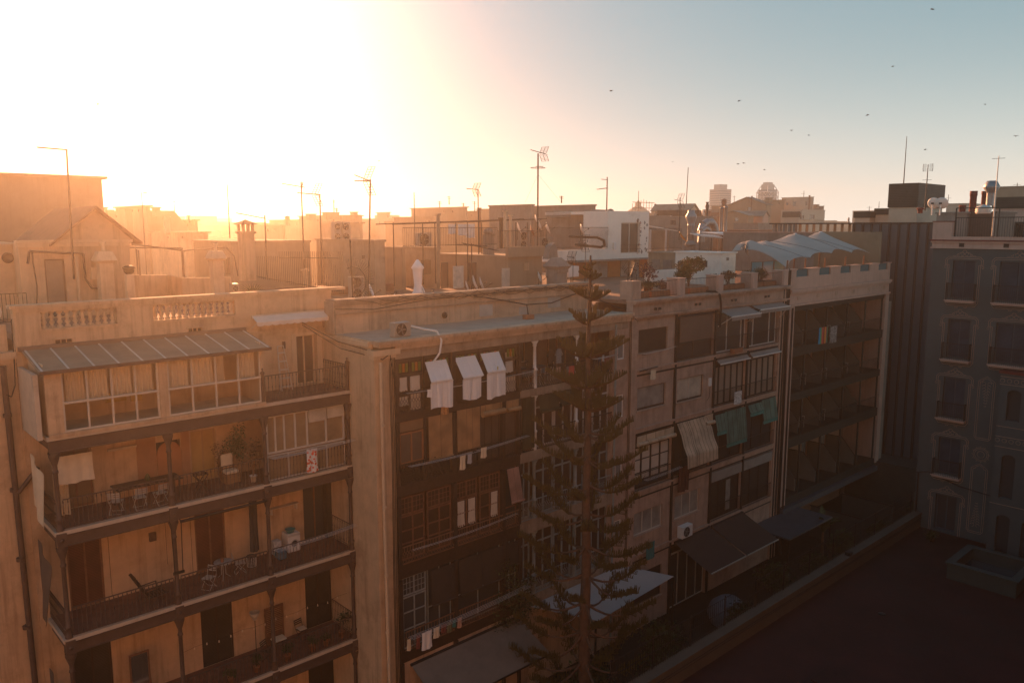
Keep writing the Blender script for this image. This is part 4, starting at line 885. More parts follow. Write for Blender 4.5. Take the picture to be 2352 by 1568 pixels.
# terrace pillars, railings
px = [35.1,39.4,43.5,47.55,51.6]
for x in px:
    if x > 35.5:
        b = MB(); b.box(x-.27,x+.27,27.8,28.75,-4.055,-3.05); b.box(x-.3,x+.3,27.77,28.78,-3.05,-3.0); b.build('terrace_pillar', rosep, B3)
MB().box(34.85,35.6,27.9,28.8,-4.055,-3.0).build('terrace_pillar', pinkp, B3)
for k in range(4): railing(px[k]+.3,px[k+1]-.3,28.0,-4.05,.95,iron,B3,turned=False,step=.14)
# blinds, awnings, hung things of this house
t = thing('roller_screen', 'large brown fabric screen pulled down over the second top bay', 'blind', (41.1,27.9,-7.0))
MB().box(39.35,42.75,27.85,27.87,-6.88,-5.35).build('screen', mat('brown_screen_fabric',(.17,.11,.08),.8,.1,1), t); MB().tube((39.25,27.85,-5.3),(42.9,27.85,-5.3),.07,n=10).build('roller', iron, t)
def awning(x0,x1,yw,zw,yo,zo,label,m,group=None,val=.22,arms=True,bar=whitepaint):
    t = thing('awning', label, 'awning', ((x0+x1)/2,yw,zw), group)
    b = MB(); b.grid(lambda s,q:(x0+(x1-x0)*s, yw+(yo-yw)*q, zw+(zo-zw)*q-.03*math.sin(PI*q)),12,6,True,(0,0,-.012)); b.build('canvas', m, t)
    MB().box(x0,x1,yo-.04,yo,zo-.05,zo+.03).build('front_bar', bar, t)
    if val: MB().grid(lambda s,q:(x0+(x1-x0)*s, yo-.02+.015*math.sin(s*60), zo-.05-val*q),60,2,True).build('valance', m, t)
    if arms:
        b = MB()
        for x in (x0+.08,x1-.08): b.tube((x,yw,zw-1.1),(x,yo+.02,zo-.04),.025,n=5)
        b.build_each('arm', bar, t)
    MB().tube((x0,yw,zw),(x1,yw,zw),.07,n=10).build('roller', iron, t)
    return t
greyaw = mat('grey_awning_canvas',(.3,.26,.23),.9,.1,1.5)
awning(43.4,46.9,27.9,-5.15,26.9,-5.55,'grey awning with a bright front bar, extended over the left of the two glazed bays',greyaw,'grey awnings under the roof terrace')
awning(47.3,51.2,27.9,-5.15,27.2,-5.4,'shorter grey awning over the right glazed bay beside the drainpipes',greyaw,'grey awnings under the roof terrace')
awning(43.42,47.0,27.9,-8.35,27.6,-8.62,'retracted striped awning over the left vertical blinds',greyaw,'retracted awnings one floor down',.0,False)
awning(47.32,51.0,27.9,-8.3,27.6,-8.6,'retracted striped awning over the right vertical blinds',greyaw,'retracted awnings one floor down',.0,False)
dka = mat('dark_awning_canvas',(.06,.042,.036),.9,.1,1.5)
awning(39.5,43.4,27.9,-19.45,25.2,-20.6,'big dark sloping awning over the courtyard, left of a pair',dka,'dark courtyard awnings',0,False,alu)
awning(43.55,47.4,27.9,-19.45,25.2,-20.6,'big dark sloping awning over the courtyard, right of a pair',dka,'dark courtyard awnings',0,False,alu)
strawb = slats('pale_straw_blind',(.62,.47,.33),(.36,.24,.16),9,'X',.85,.12)
def outblind(x0,x1,zt,pts,label,group,m=strawb):
    t = thing('straw_blind', label, 'blind', ((x0+x1)/2,27.8,zt), group)
    n = len(pts)-1
    def fn(s,q):
        f = q*n; i = min(n-1,int(f)); f -= i; (o0,y0,z0),(o1,y1,z1) = pts[i],pts[i+1]
        return (x0+(x1-x0)*s+o0+(o1-o0)*f, y0+(y1-y0)*f, z0+(z1-z0)*f)
    b = MB(); b.grid(fn,6,n*4,True,(0,.015,.0)); b.build('slats', m, t)
    b = MB()
    for s in (.15,.5,.85): b.path([tuple(Vector(fn(s,q/8))+Vector((0,-.012,0))) for q in range(9)],.008,4)
    b.build_each('cord', woodd, t, 8); return t
gs = 'pale straw blinds thrown out over the railing'
pp = [(0,27.85,-11.85),(.15,27.6,-12.6),(.0,27.3,-13.2),(-.1,26.95,-13.7),(-.1,26.9,-14.45)]
outblind(39.35,40.35,-11.85,[(a,b_,c+.0) for a,b_,c in pp],'long curved straw blind thrown over the railing, left strip',gs)
outblind(40.4,41.5,-11.85,pp,'long curved straw blind thrown over the railing, middle strip',gs)
outblind(41.5,42.6,-11.8,pp,'long curved straw blind thrown over the railing, right strip',gs)
def rolled(x0,x1,zt,zb,label,group,m=strawb,r=.12):
    t = thing('straw_blind', label, 'blind', ((x0+x1)/2,27.8,zt), group)
    MB().box(x0,x1,27.82,27.84,zb,zt).build('slats', m, t); MB().tube((x0-.02,27.72,zb),(x1+.02,27.72,zb-.03),r,n=12).build('rolled_slats', m, t); return t
rolled(42.25,43.15,-11.8,-12.3,'short rolled straw blind right of the long curved ones','rolled straw blinds in a row')
for k,l in enumerate(('first','second','third','last')): rolled(35.45+k*.9,36.28+k*.9,-11.95,-12.4,l+' of the four short rolled straw blinds from the left, below the closed roller shutter','rolled straw blinds in a row')
teal = slats('teal_straw_blind',(.1,.22,.18),(.04,.1,.09),9,'X',.85,.12); tealb = slats('bright_teal_straw_blind',(.05,.27,.24),(.03,.14,.13),9,'X',.85,.12)
gt = 'green woven blinds by the drainpipes'
def tealblind(x0,x1,zt,zb,label,edge=.25):
    t = outblind(x0,x1,zt,[(0,27.85,zt),(0,27.7,(zt+zb)/2),(0,27.6,zb+edge)],label,gt,teal)
    MB().grid(lambda s,q:(x0+(x1-x0)*s,27.6+.03*math.sin(q*3),zb+edge-edge*q),6,3,True,(0,.03,0)).build('lower_edge', tealb, t)
tealblind(43.45,44.55,-12.0,-13.3,'short green woven blind at the far left of the green ones')
tealblind(44.6,46.15,-11.95,-14.3,'longest green woven blind, second from the left')
tealblind(46.2,47.05,-11.95,-14.3,'narrow long green woven blind beside the iron post')
tealblind(47.4,49.1,-11.95,-12.7,'short rolled green woven blind right of the iron post')
tealblind(49.15,51.0,-11.85,-13.5,'green woven blind nearest to the drainpipes')
b = MB(); drape(b,39.5,40.6,27.7,-16.2,-14.6,3,.06); tag(b.build('tartan_blanket', mat('dark_tartan',(.09,.035,.03),.9,.4,9)), 'dark tartan blanket hanging below the long straw blinds', 'blanket')
t = thing('air_conditioner', 'white air conditioner on brackets above the big dark awnings', 'air conditioner', (40.2,27.7,-19.5)); acunit(t,39.75,40.85,27.5,27.9,-19.2,-18.45,1,whitepaint)
hung(36.3,37.1,27.6,-19.6,-18.55,'teal towel hanging behind the conifer branches',mat('teal_towel',(.02,.2,.2),.9),'teal_towel',cat='towel')
hung(36.3,36.8,27.6,-8.7,-8.15,'cream rag hanging under the dark shuttered window',linen,'cream_rag',cat='cloth')
t = thing('laundry_pole', 'short black laundry pole under the dark shuttered window', 'pole', (36,27.7,-8.1)); MB().tube((35.4,27.7,-8.1),(36.9,27.6,-8.0),.03).build('rod', iron, t); MB().tube((36.0,28,-8.2),(36.0,27.6,-8.08),.02).build('bracket', iron, t)
hung(45.5,46.4,27.75,-11.6,-10.75,'printed white shirt drying on the railing under the vertical blinds',mat('printed_white_cloth',(.6,.58,.55),.9,.5,10),'printed_shirt',cat='shirt')
t = thing('flower_box', 'terracotta window box under the extended grey awning', 'planter', (45.6,27.6,-8.1)); MB().prism([(44.9,-8.1),(45.9,-8.1),(46.0,-7.8),(44.8,-7.8)],27.55,27.8).build('box', terra, t); MB().box(44.88,45.92,27.58,27.77,-7.84,-7.79).build('soil', woodd, t)
t = thing('meter_box', 'small white box with cable beside the slatted roller shutter', 'meter box', (42.9,27.95,-9.8)); MB().box(42.75,43.0,27.9,27.998,-10.0,-9.5).build('box', whitepaint, t); MB().path([(42.9,27.95,-10.0),(42.85,27.95,-10.7),(42.6,27.95,-10.9)],.015).build('cable', iron, t)
clothesline(35.4,27.5,-7.1,38.5,27.5,-6.95,'short clothes line across the dark shuttered window',2,.03)
clothesline(35.5,27.3,-14.4,39.0,27.3,-14.3,'clothes line rack below the four short rolled blinds',3,.03)
# terrace rooms and plants of the pinkish house
hh = thing('rooftop_hut', 'white rendered terrace room with a grey door behind the planters', 'hut', (49.6,33,-4.1))
TH = lambda a,b,z:(48.6+b,-a,z)
MB(TH).wall(-35.0,-31.2,-4.1,-1.87,0,.2,[(-32.93,-32.25,-2.85,-2.4)]).build('side_wall', whitep, hh)
b = MB(); b.box(48.8,50.55,31.2,31.4,-4.1,-1.87); b.box(50.35,50.55,31.4,35,-4.1,-1.87); b.build('wall', whitep, hh)
MB().box(48.5,50.65,31.1,35.1,-1.87,-1.79).build('roof', whitep, hh)
MB(TH).box(-34.74,-34.1,-.04,-.002,-4.08,-2.48).build('door', mat('dark_grey_door',(.06,.06,.06),.6), hh)
b = MB(TH); frame(b,-32.93,-32.25,-2.85,-2.4,.04,.05,.05,mx=[-32.6]); f = b.build('window', woodd, hh); MB(TH).box(-32.9,-32.28,.1,.11,-2.82,-2.43).build('pane', gdark, f)
b = MB()
for k in range(3): b.box(49.35,49.65,31.17,31.198,-2.22-k*.07,-2.18-k*.07)
b.build('vent_grille', iron, hh)
hh = thing('rooftop_hut', 'tan rendered low hut with two dull panels beside the orange shutters', 'hut', (51,37,-4.1))
MB().box(50,52,36.0,38.5,-4.1,-2.02).build('wall', tanr, hh); b = MB(); b.box(49.96,49.998,37.4,38.2,-3.3,-2.5); b.box(49.96,49.998,36.3,37.1,-3.3,-2.5); b.build_each('panel', greyr, hh); MB().box(49.9,52,35.9,38.6,-2.02,-1.93).build('roof', tanr, hh)
tag(MB().box(42.7,46.1,33.0,33.2,-4.1,-2.93).build('low_wall', whitep), 'low white terrace wall behind the purple leaved shrub', 'wall')
potted_plant(39.6,30.5,-4.1,1.75,.8,'purple leaved shrub in front of the low white wall',leafp,n=420,clumps=9,size=.11,potr=.3,poth=.4)
bush(40.6,30.2,-4.1,.6,.5,.5,'round dark purple bush next to the grey door',leafp,500)
t = thing('magnolia_shrub', 'open branched tree with yellowing leaves and pale flowers in the terrace planter', 'tree', (43.0,29.9,-4.05)); rnd = random.Random(12)
st = MB(); fo = MB()
def grow(p,d,l,r,dep):
    q = p+d*l; st.tube(p,q,r,r*.7,n=5)
    if dep == 0 or l < .15:
        leaves(q,(.16,.16,.16),11,.11,rnd,mb=fo); return
    for k in range(rnd.choice((2,3))):
        nd = (d+Vector((rnd.gauss(0,.45),rnd.gauss(0,.35),rnd.gauss(.05,.25)))).normalized(); grow(q,nd,l*rnd.uniform(.65,.9),r*.65,dep-1)
for k in range(4): grow(Vector((43.0,29.9,-3.8)),Vector((rnd.uniform(-.6,.6),rnd.uniform(-.4,.4),1)).normalized(),.55,.05,4)
st.build('trunk', woodm, t); fo.build('foliage', leafy, t)
pl = [(36.6,28.9,.8,.35,'low green plants at the left end of the terrace planters',leaf),(37.8,28.8,.9,.35,'spreading shrub in the first planter right of the corner',leaf),(41.3,28.9,1.3,.62,'dense clipped hedge filling the second terrace bay',leaf),(44.4,28.7,.9,.45,'leafy shrub right of the second pillar',leaf),(46.2,28.8,1.1,.55,'rose bush with thin twigs in the third bay',leafb),(48.6,28.8,1.0,.5,'small citrus bush left in the last bay',leaf),(50.0,28.8,1.3,.6,'taller citrus bush by the last pillar',leaf)]
for x,y,rx,rz,l,m in pl: bush(x,y+.2,-3.75,rx,.35,rz,l,m,900,.08,'shrubs in the terrace planters')
for k,(x0,x1,l) in enumerate(((35.7,36.9,'at the left corner'),(37.1,38.9,'left of the first free pillar'),(39.9,40.7,'right of the first free pillar'),(40.9,42.9,'under the clipped hedge'),(44.0,45.2,'right of the second free pillar'),(45.5,47.1,'left of the third free pillar'),(48.1,49.4,'right of the third free pillar'),(49.6,51.2,'beside the last pillar'))):
    t = thing('planter_box','terracotta planter box behind the railing '+l,'planter',((x0+x1)/2,28.6,-4.09),'terracotta planter boxes on the roof terrace')
    MB().box(x0,x1,28.3,28.75,-4.09,-3.72).build('box', terra, t, bevel=.02); MB().box(x0+.04,x1-.04,28.34,28.71,-3.72,-3.7).build('soil', woodd, t)

# ================= hotel-like house with balconies and stretch tent =================
B4 = thing('apartment_building', 'pink house with deep dark balconies, angled dividers and a notched parapet with teal glass', 'building', (60.5, 28, -24))
not_ = [(53.2+3.42*k, 55.0+3.42*k) for k in range(5)]
b = MB(); b.wall(52.35,69.2,-4.4,-3.05,27.9,.35,[(a,c,-3.55,-3.04) for a,c in not_]); b.build('parapet', rosep, B4)
b = MB()
for a,c in [(52.3,53.2)]+[(55.0+3.42*k,56.62+3.42*k) for k in range(4)]+[(68.68,69.25)]: b.box(a-.05,c+.05,27.84,28.31,-3.05,-2.97)
b.build_each('parapet_cap', rosep, B4)
for a,c in not_:
    b = MB(); frame(b,a,c,-3.6,-3.0,28.0,.04,.05); f = b.build('balustrade_panel', mat('olive_frame',(.12,.1,.08),.6), B4); MB().box(a+.03,c-.03,28.02,28.03,-3.56,-3.04).build('pane', mat('teal_glass',(.05,.16,.19),.15,.05,1,bump=0), f)
b = MB(); b.box(52.3,69.3,27.7,28.2,-4.62,-4.404); b.box(52.35,69.25,27.8,28.2,-4.75,-4.624); b.box(52.35,69.2,27.9,28.2,-5.45,-4.754); b.box(52.3,69.25,27.75,28.2,-5.6,-5.454); b.build('frieze', rosep, B4)
b = MB()
for k in range(6): b.box(53.5+k*2.9,53.9+k*2.9,27.87,27.899,-5.2,-4.9)
b.build_each('rosette', pinkp, B4)
MB().box(52.35,53.0,27.8,28.2,-20.3,-5.6).build('pilaster', rosep, B4); MB().box(68.6,69.25,27.85,31,-20.3,-5.6).build('pilaster', rosep, B4); MB().box(69.25,70.2,28.0,31,-24,-6.35).build('pilaster', greyr, B4)
b = MB(); 
for x in (53.06,53.14,53.22): b.tube((x-.5,27.75,-5.7),(x-.5,27.75,-24),.03,n=5)
b.build('cable_bundle', iron, B4)
MB().box(52.35,69.2,28.25,44,-4.5,-4.3).build('roof_terrace', tile, B4)
dg = mat('dark_green_fascia',(.022,.026,.022),.7,.15,2); peach = mat('peach_balcony_wall',(.28,.15,.09),.9,.1,1)
dr = [(54.2+3.4*k,55.0+3.4*k,z,z+2.2) for k in range(4) for z in (-8.64,-12.04,-15.39,-19.9)]
MB().wall(52.4,68.6,-24,-5.0,30.8,.3,dr).build('inner_wall', peach, B4)
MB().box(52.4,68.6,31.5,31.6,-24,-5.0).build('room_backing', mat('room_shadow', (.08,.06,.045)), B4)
for d in dr:
    b = MB(); frame(b,*d,30.85,.1,.08,mx=[(d[0]+d[1])/2]); f = b.build('door', greyframe, B4); MB().box(d[0]+.05,d[1]-.05,30.9,30.91,d[2]+.05,d[3]-.05).build('pane', mat('pale_reflecting_glass',(.2,.2,.18),.2), f)
MB().box(52.9,68.6,28.0,28.3,-6.0,-5.6).build('top_beam', dg, B4)
for i,(zt,zb) in enumerate(((-8.65,-9.3),(-12.05,-12.6),(-15.4,-16.1),(-19.9,-20.5))):
    MB().box(52.9,68.6,27.95,30.8,zb,zt).build('balcony_slab', dg, B4)
    if i < 3:
        c5 = [53.0,55.3,58.55,62.0,65.25,68.5]
        for k in range(5): railing(c5[k]+.08,c5[k+1]-.08,28.0,zt,1.05,iron,B4,turned=False,step=.12)
for i,(zt,zb) in enumerate(((-6.0,-8.65),(-9.3,-12.05),(-12.6,-15.4),(-16.1,-19.9))):
    for x in (55.3,58.55,62.0,65.25,68.45):
        MB().tube((x,28.08,zb),(x,28.08,zt),.08,n=8).build('column', dg, B4)
    for x in (55.35,58.6,62.05,65.3):
        p = [(30.78,zb+.02),(30.78,zb+2.2),(29.4,zb+2.2),(28.3,zb+.95),(28.3,zb+.02)]
        d = MB().prism(p,x-.03,x+.03,'x').build('divider', mat('grey_green_divider',(.17,.17,.15),.6,.08,1), B4)
        b = MB(); b.path([(x,y_,z_) for y_,z_ in p[:4]],.04,4); b.build('divider_frame', iron, d)
MB().box(52.4,68.6,27.6,28.3,-20.9,-20.5).build('low_cornice', mat('slate_ledge',(.07,.08,.09),.6), B4)
t4 = slats('rainbow_stripes',(.6,.1,.05),(.02,.3,.45),2.2,'X',.9,.5)
rb = mat('rainbow_cloth',(.5,.3,.2),.9); N = rb.node_tree.nodes; L = rb.node_tree.links; g_ = N.new('ShaderNodeNewGeometry'); sx = N.new('ShaderNodeSeparateXYZ'); L.new(g_.outputs['Position'],sx.inputs[0])
mr = N.new('ShaderNodeMapRange'); mr.inputs['From Min'].default_value = 57.0; mr.inputs['From Max'].default_value = 58.4; L.new(sx.outputs['X'],mr.inputs['Value'])
cr = N.new('ShaderNodeValToRGB'); cr.color_ramp.interpolation = 'CONSTANT'; el = cr.color_ramp.elements
for k,c in enumerate([(.0,.25,.5),(.05,.35,.15),(.5,.12,.05),(.6,.1,.1),(.4,.05,.03),(.7,.3,.05),(.35,.05,.12),(.05,.25,.12)]):
    e = el[k] if k < 2 else el.new(k/8); e.position = k/8; e.color = (*c,1)
L.new(mr.outputs[0],cr.inputs[0]); L.new(cr.outputs[0],N['Principled BSDF'].inputs['Base Color'])
hung(57.0,58.4,27.85,-8.75,-7.5,'rainbow striped towel over the top dark balcony railing',rb,'rainbow_towel',cat='towel')
hung(58.85,59.95,27.85,-8.85,-7.55,'black and white patterned cloth next to the rainbow towel',mat('black_white_paisley',(.25,.23,.22),.9,.95,9),'patterned_cloth',cat='cloth')
ch = [(56.8,29.2,-8.64,'dark chair behind the rainbow towel'),(60.9,29.2,-8.64,'dark chair behind the patterned cloth'),(64.3,29.2,-8.64,'dark chair on the top balcony right of the third divider'),(57.3,29.2,-12.04,'pale framed chair on the second dark balcony'),(60.7,29.2,-12.04,'dark armchair on the second balcony past the second divider'),(64.4,29.2,-12.04,'dark chair on the second balcony past the third divider'),(57.4,29.2,-15.39,'pale framed chair on the third dark balcony'),(60.8,29.2,-15.39,'dark chair on the third balcony past the second divider')]
for x,y,z,l in ch: tube_chair(x,y,z,2.6,l,'chairs on the dark balconies')
# stretch tent
TN = thing('stretch_tent', 'grey stretch tent with two white capped peaks over the terrace beside the grey finned wall', 'tent', (60,33,-4.3))
tent = mat('grey_tent_fabric',(.4,.37,.335),.75,.08,.8,dirt=.12,bump=.2)
x0t,x1t,y0t,y1t = 53.7,67.4,28.9,33.5
pk = [(55.3,32.9,-1.02,1.0),(57.7,33.0,-1.1,1.0),(62.4,33.0,-.55,1.7),(67.0,33.1,-.42,1.6)]
fe = [(53.7,-3.1),(56.3,-2.5),(59.4,-2.4),(63.0,-2.42),(66.0,-2.55),(67.4,-2.75)]
def fz(x):
    for (a,c),(e,f) in zip(fe[:-1],fe[1:]):
        if x <= e: return c+(f-c)*max(0,(x-a)/(e-a))
    return fe[-1][1]
def tz(x,y):
    q = (y-y0t)/(y1t-y0t); q8 = q**.75; base = fz(x)*(1-q8)+(-1.62+.25*min(1,max(0,(x-54)/8)))*q8-.55*math.exp(-((x-53.7)/.5)**2)*q8
    top = base
    for a,c,z,w in pk:
        d = math.hypot((x-a)/1.35,(y-c)/1.7); top = max(top, base+(z-base)*math.exp(-(d/w)**1.05)) if z > base else top
        base = base+.35*(top-base)
    return top
def fnt(s,q):
    # scalloped edges between the poles
    x = x0t+(x1t-x0t)*s; y = y0t+(y1t-y0t)*q
    inn = .45*abs(math.sin(s*PI*4))**1.0*(1-q)**6; y += inn
    ex = .55*abs(math.sin(q*PI*1)); 
    x += ex*((1-s)**8)-ex*(s**8)*1.5
    return (x,y,tz(x,y))
b = MB(); b.grid(fnt,120,56,True,(0,0,-.02)); b.build('canopy', tent, TN)
seam = MB()
for s in (.2,.425,.65,.825): seam.path([tuple(Vector(fnt(s,q/56))+Vector((0,0,.012))) for q in range(57)],.018,4)
seam.build('seam', mat('dark_seam',(.15,.15,.15),.8), TN)
for a,c,z,w in pk[2:]: MB().lathe((a,c,tz(a,c)-.25),[(.4,-.02),(.22,.14),(.1,.24),(0,.27)],14).build('peak_cap', whitecloth, TN)
for x,y,zz in ((53.65,28.95,-2.4),(56.3,28.95,-2.35),(59.5,29.0,-2.4),(63.0,29.0,-2.4),(66.2,28.95,-2.35)): MB().tube((x,y,-4.3),(x+.06,y-.05,zz),.06,n=7).build('pole', woodm, TN)
for a,c,z,w in pk[2:]: MB().tube((a,c,-4.3),(a,c,tz(a,c)-.1),.06,n=7).build('pole', woodm, TN)
MB().slab([(66.2,28.95,-2.6),(67.3,29.3,-2.75),(68.6,28.7,-3.55)],(0,0,-.03)).build('tail_flap', iron, TN)
t = thing('glass_screen', 'row of three teal glass windbreak panels between planters and tent', 'screen', (53,30,-4.3))
for k in range(3):
    x0,x1 = 50.7+k*1.55,52.2+k*1.55
    b = MB(); frame(b,x0,x1,-3.9,-2.45,30.0,.06,.06); f = b.build('panel_frame', mat('olive_frame',(.12,.1,.08)), t); MB().box(x0+.05,x1-.05,30.02,30.03,-3.85,-2.5).build('pane', mat('bright_teal_glass',(.1,.26,.3),.15,.05,1,bump=0), f)
tag(MB().box(69.0,69.3,28.8,34.6,-4.3,-.45).build('party_wall', mat('olive_render',(.22,.2,.14),.9,.1,.8,dirt=.25)), 'plain olive party wall rising at the right end of the stretch tent', 'wall')
b = MB(); b.path([(51.9,27.75,-2.9),(51.95,27.75,-3.1),(52.1,27.8,-3.4)],.03,5)
tag(b.build('cable_loop', iron), 'short black cable loop at the end of the terrace railing', 'cable')
t = thing('spiked_fan_guard', 'iron fan of spikes on the wall between pillar and tent', 'spike guard', (51.0,31.5,-1.5))
def spikefan(t,x,y,z,r,a0=0,a1=2*PI,n=26):
    b = MB()
    for k in range(n):
        a = a0+(a1-a0)*k/n; b.tube((x+.15*r*math.cos(a),y,z+.15*r*math.sin(a)),(x+r*math.cos(a),y,z+r*math.sin(a)),.012,n=3)
    b.build('spikes', iron, t); b = MB(); b.path([(x+.62*r*math.cos(a0+(a1-a0)*k/20),y,z+.62*r*math.sin(a0+(a1-a0)*k/20)) for k in range(21)],.02,4); b.build('hoop', iron, t)
spikefan(t,52.2,31.5,-1.75,.7,-.6,3.0,20)
t = thing('spiked_fan_guard', 'round iron spike wheel at the party wall left of the roof terrace', 'spike guard', (35.2,28.4,-3.3)); spikefan(t,35.2,28.4,-2.85,.95,-1.8,2.6,30); MB().tube((34.95,28.4,-4.6),(35.1,28.4,-1.9),.03).build('post', iron, t)
# ================= finned grey wall, decorated grey house, red terrace, courtyard =================
def TX(X0):                      # facade facing -X: a runs to the right in view (towards -Y), b runs into the building
    return lambda a, b, z: (X0+b, -a, z)
FN = thing('office_building', 'dark grey metal building end wall with vertical fins closing the courtyard', 'building', (72.5, 25, -24))
MB(TX(72.0)).wall(-32.45, -14, -24, .22, 0, .4).build('wall', mat('slate_cladding', (.09,.115,.14), .7, .08, 1.2, dirt=.15), FN)
MB(TX(72.0)).box(-32.45, -14, -.12, .4, .22, .36).build('coping', iron, FN)
finm = mat('black_fin', (.02,.021,.024), .5, .1, 3)
b = MB(TX(72.0))
for k in range(23): y = 32.4-.79*k; b.box(-y-.05, -y+.05, -.35, 0, -21, .3)
b.build('fins', finm, FN)
for k in range(6): MB(TX(72.0)).box(-19.6,-16.5,-.02,.001,-3.6-3.6*k,-1.6-3.6*k).build('window_strip', gdark, FN)
MB().box(68.9, 72.3, 18, 30.5, -24, -20.2).build('low_wall', mat('dark_render',(.07,.068,.06),.9,.1,1,dirt=.3), FN)
# open fins beside the tent wall
MB().box(72.0,72.4,32.45,46,-24,-.5).build('low_wall', mat('grey_cement', (.27,.24,.21)), FN)
t = thing('screen_wall', 'row of bronze and black vertical fins on the roof edge behind the tent', 'screen', (72,36,-.5))
bz = mat('bronze_fin',(.3,.17,.08),.4,.1,3,metal=.4)
for k in range(8): y = 32.9+.68*k; MB().box(71.9,72.35,y,y+.06,-.5,.22).build('fin', bz, t)
for k in range(5): y = 38.1+.52*k; MB().box(71.95,72.3,y,y+.24,-.5,.22).build('panel', greyr, t)
MB().box(71.85,72.4,32.5,40.8,.22,.34).build('top_rail', iron, t); MB().box(71.9,72.5,32.5,46,-.6,-.5).build('bottom_rail', rosep, t)
# decorated house
DH = thing('apartment_building', 'grey green stuccoed house with pink drawn window surrounds and blue shutters', 'building', (52, 10, -24))
T = TX(52.0)
stuc = mat('grey_green_stucco', (.072,.092,.096), .92, .07, 1.2, dirt=.12, bump=.3, fine=30)
pinkl = mat('pink_stucco_line', (.36,.25,.2), .9, .1, 4)
blues = slats('blue_louvre_shutter', (.035,.065,.1), (.012,.024,.04), 14)
rows = [(-4.25,-2.0),(-7.85,-5.53),(-11.5,-9.1),(-15.1,-12.86)]
colA = [(-17.32,-16.1)]*4; colB = [(-14.8,-13.15),(-14.72,-13.3)]
holes = [(-17.32,-16.1,z0,z1) for z0,z1 in rows]+[(-14.8,-12.9,*rows[0]),(-14.72,-13.0,*rows[1]),(-17.25,-16.05,-18.75,-16.5)]
holes += [(-11.5+3.4*k,-10.0+3.4*k,*rows[0]) for k in range(5)]
MB(T).wall(-18.5, 12, -24, -1.3, 0, .4, holes).build('wall', stuc, DH)
MB().box(52.4,53.5,18.1,18.5,-24,-1.3).build('side_wall', stuc, DH); MB().box(52.4,66,-12,18.5,-1.5,-1.35).build('roof_deck', tile, DH)
b = MB(T); b.box(-18.62,12,-.12,.4,-1.3,-1.22); b.box(-18.56,12,-.06,.4,-1.22,-.95); b.box(-18.6,12,-.16,.4,-.95,-.86); b.box(-18.56,12,-.1,.4,-.78,-.6); b.box(-18.58,-17.5,-.08,.5,-.6,.28); b.build('cornice', rosep, DH)
MB(T).box(-18.66,12,-.2,.4,-.86,-.78).build('red_band', mat('oxblood_paint',(.16,.03,.025),.7), DH)
MB(T).box(-18.62,-17.46,-.12,.54,.28,.33).build('parapet_cap', mat('oxblood_paint',(.16,.03,.025),.7), DH)
b = MB(T)
for k in range(5): b.box(-16.9+2.35*k-.14,-16.9+2.35*k+.14,-.075,-.062,-1.2,-.98)
b.build_each('vent_grilles', iron, DH)
b = MB(T)
y = -17.4
for zz in (1.06,.5): b.box(-17.45,12,.28,.33,zz,zz+.05)
for k in range(10): b.box(-17.45+2.3*k-.03,-17.45+2.3*k+.03,.27,.34,-.6,1.1)
for k in range(200): b.box(-17.4+.13*k-.009,-17.4+.13*k+.009,.29,.31,-.6,.5)
b.build('roof_railing', iron, DH)
def ornframe(b, a0, a1, z0, z1, W=.06):
    # moulded line frame with chamfered ears, pediment scrolls and pendants, thin relief on the wall
    def L(pts, w=.03):
        for (p,q),(r,s) in zip(pts[:-1],pts[1:]):
            b.tube((p,-.006,q),(r,-.006,s),w,n=4)
    for o in (0,.1):
        c = .14
        L([(a0-.42+o,z1-.25),(a0-.42+o,z1+.05-o*.3),(a0-.25+o*.6,z1+.22-o),(a1+.25-o*.6,z1+.22-o),(a1+.42-o,z1+.05-o*.3),(a1+.42-o,z1-.25),(a1+.3-o,z1-.27),(a1+.3-o,z0-.25),(a1+.15-o*.5,z0-.45+o),(a0-.15+o*.5,z0-.45+o),(a0-.3+o,z0-.25),(a0-.3+o,z1-.27),(a0-.42+o,z1-.25)],.017)
    m = (a0+a1)/2
    for s in (-1,1):
        L([(m+s*(.12+.1*math.cos(t)), z1+.38+.1*math.sin(t)) for t in [k*PI/5 for k in range(10)]],.014)
        L([(m+s*(.36+.06*math.cos(t)), z1+.32+.06*math.sin(t)) for t in [k*PI/4 for k in range(8)]],.012)
        L([(m+s*.1,z1+.5),(m+s*.3,z1+.42),(m+s*.45,z1+.28),(m+s*.62,z1+.27)],.014)
        L([(m+s*.35,z0-.48),(m+s*.3,z0-.58),(m+s*.25,z0-.5),(m+s*.2,z0-.58),(m+s*.15,z0-.48)],.01)
        L([(m+s*((a1-a0)/2+.42+.05*math.cos(t)), z1-.38+.09*math.sin(t)) for t in [k*PI/4 for k in range(9)]],.012)
    L([(m+.11*math.cos(t), z1+.52+.09*math.sin(t)) for t in [k*PI/6 for k in range(7)]],.014)
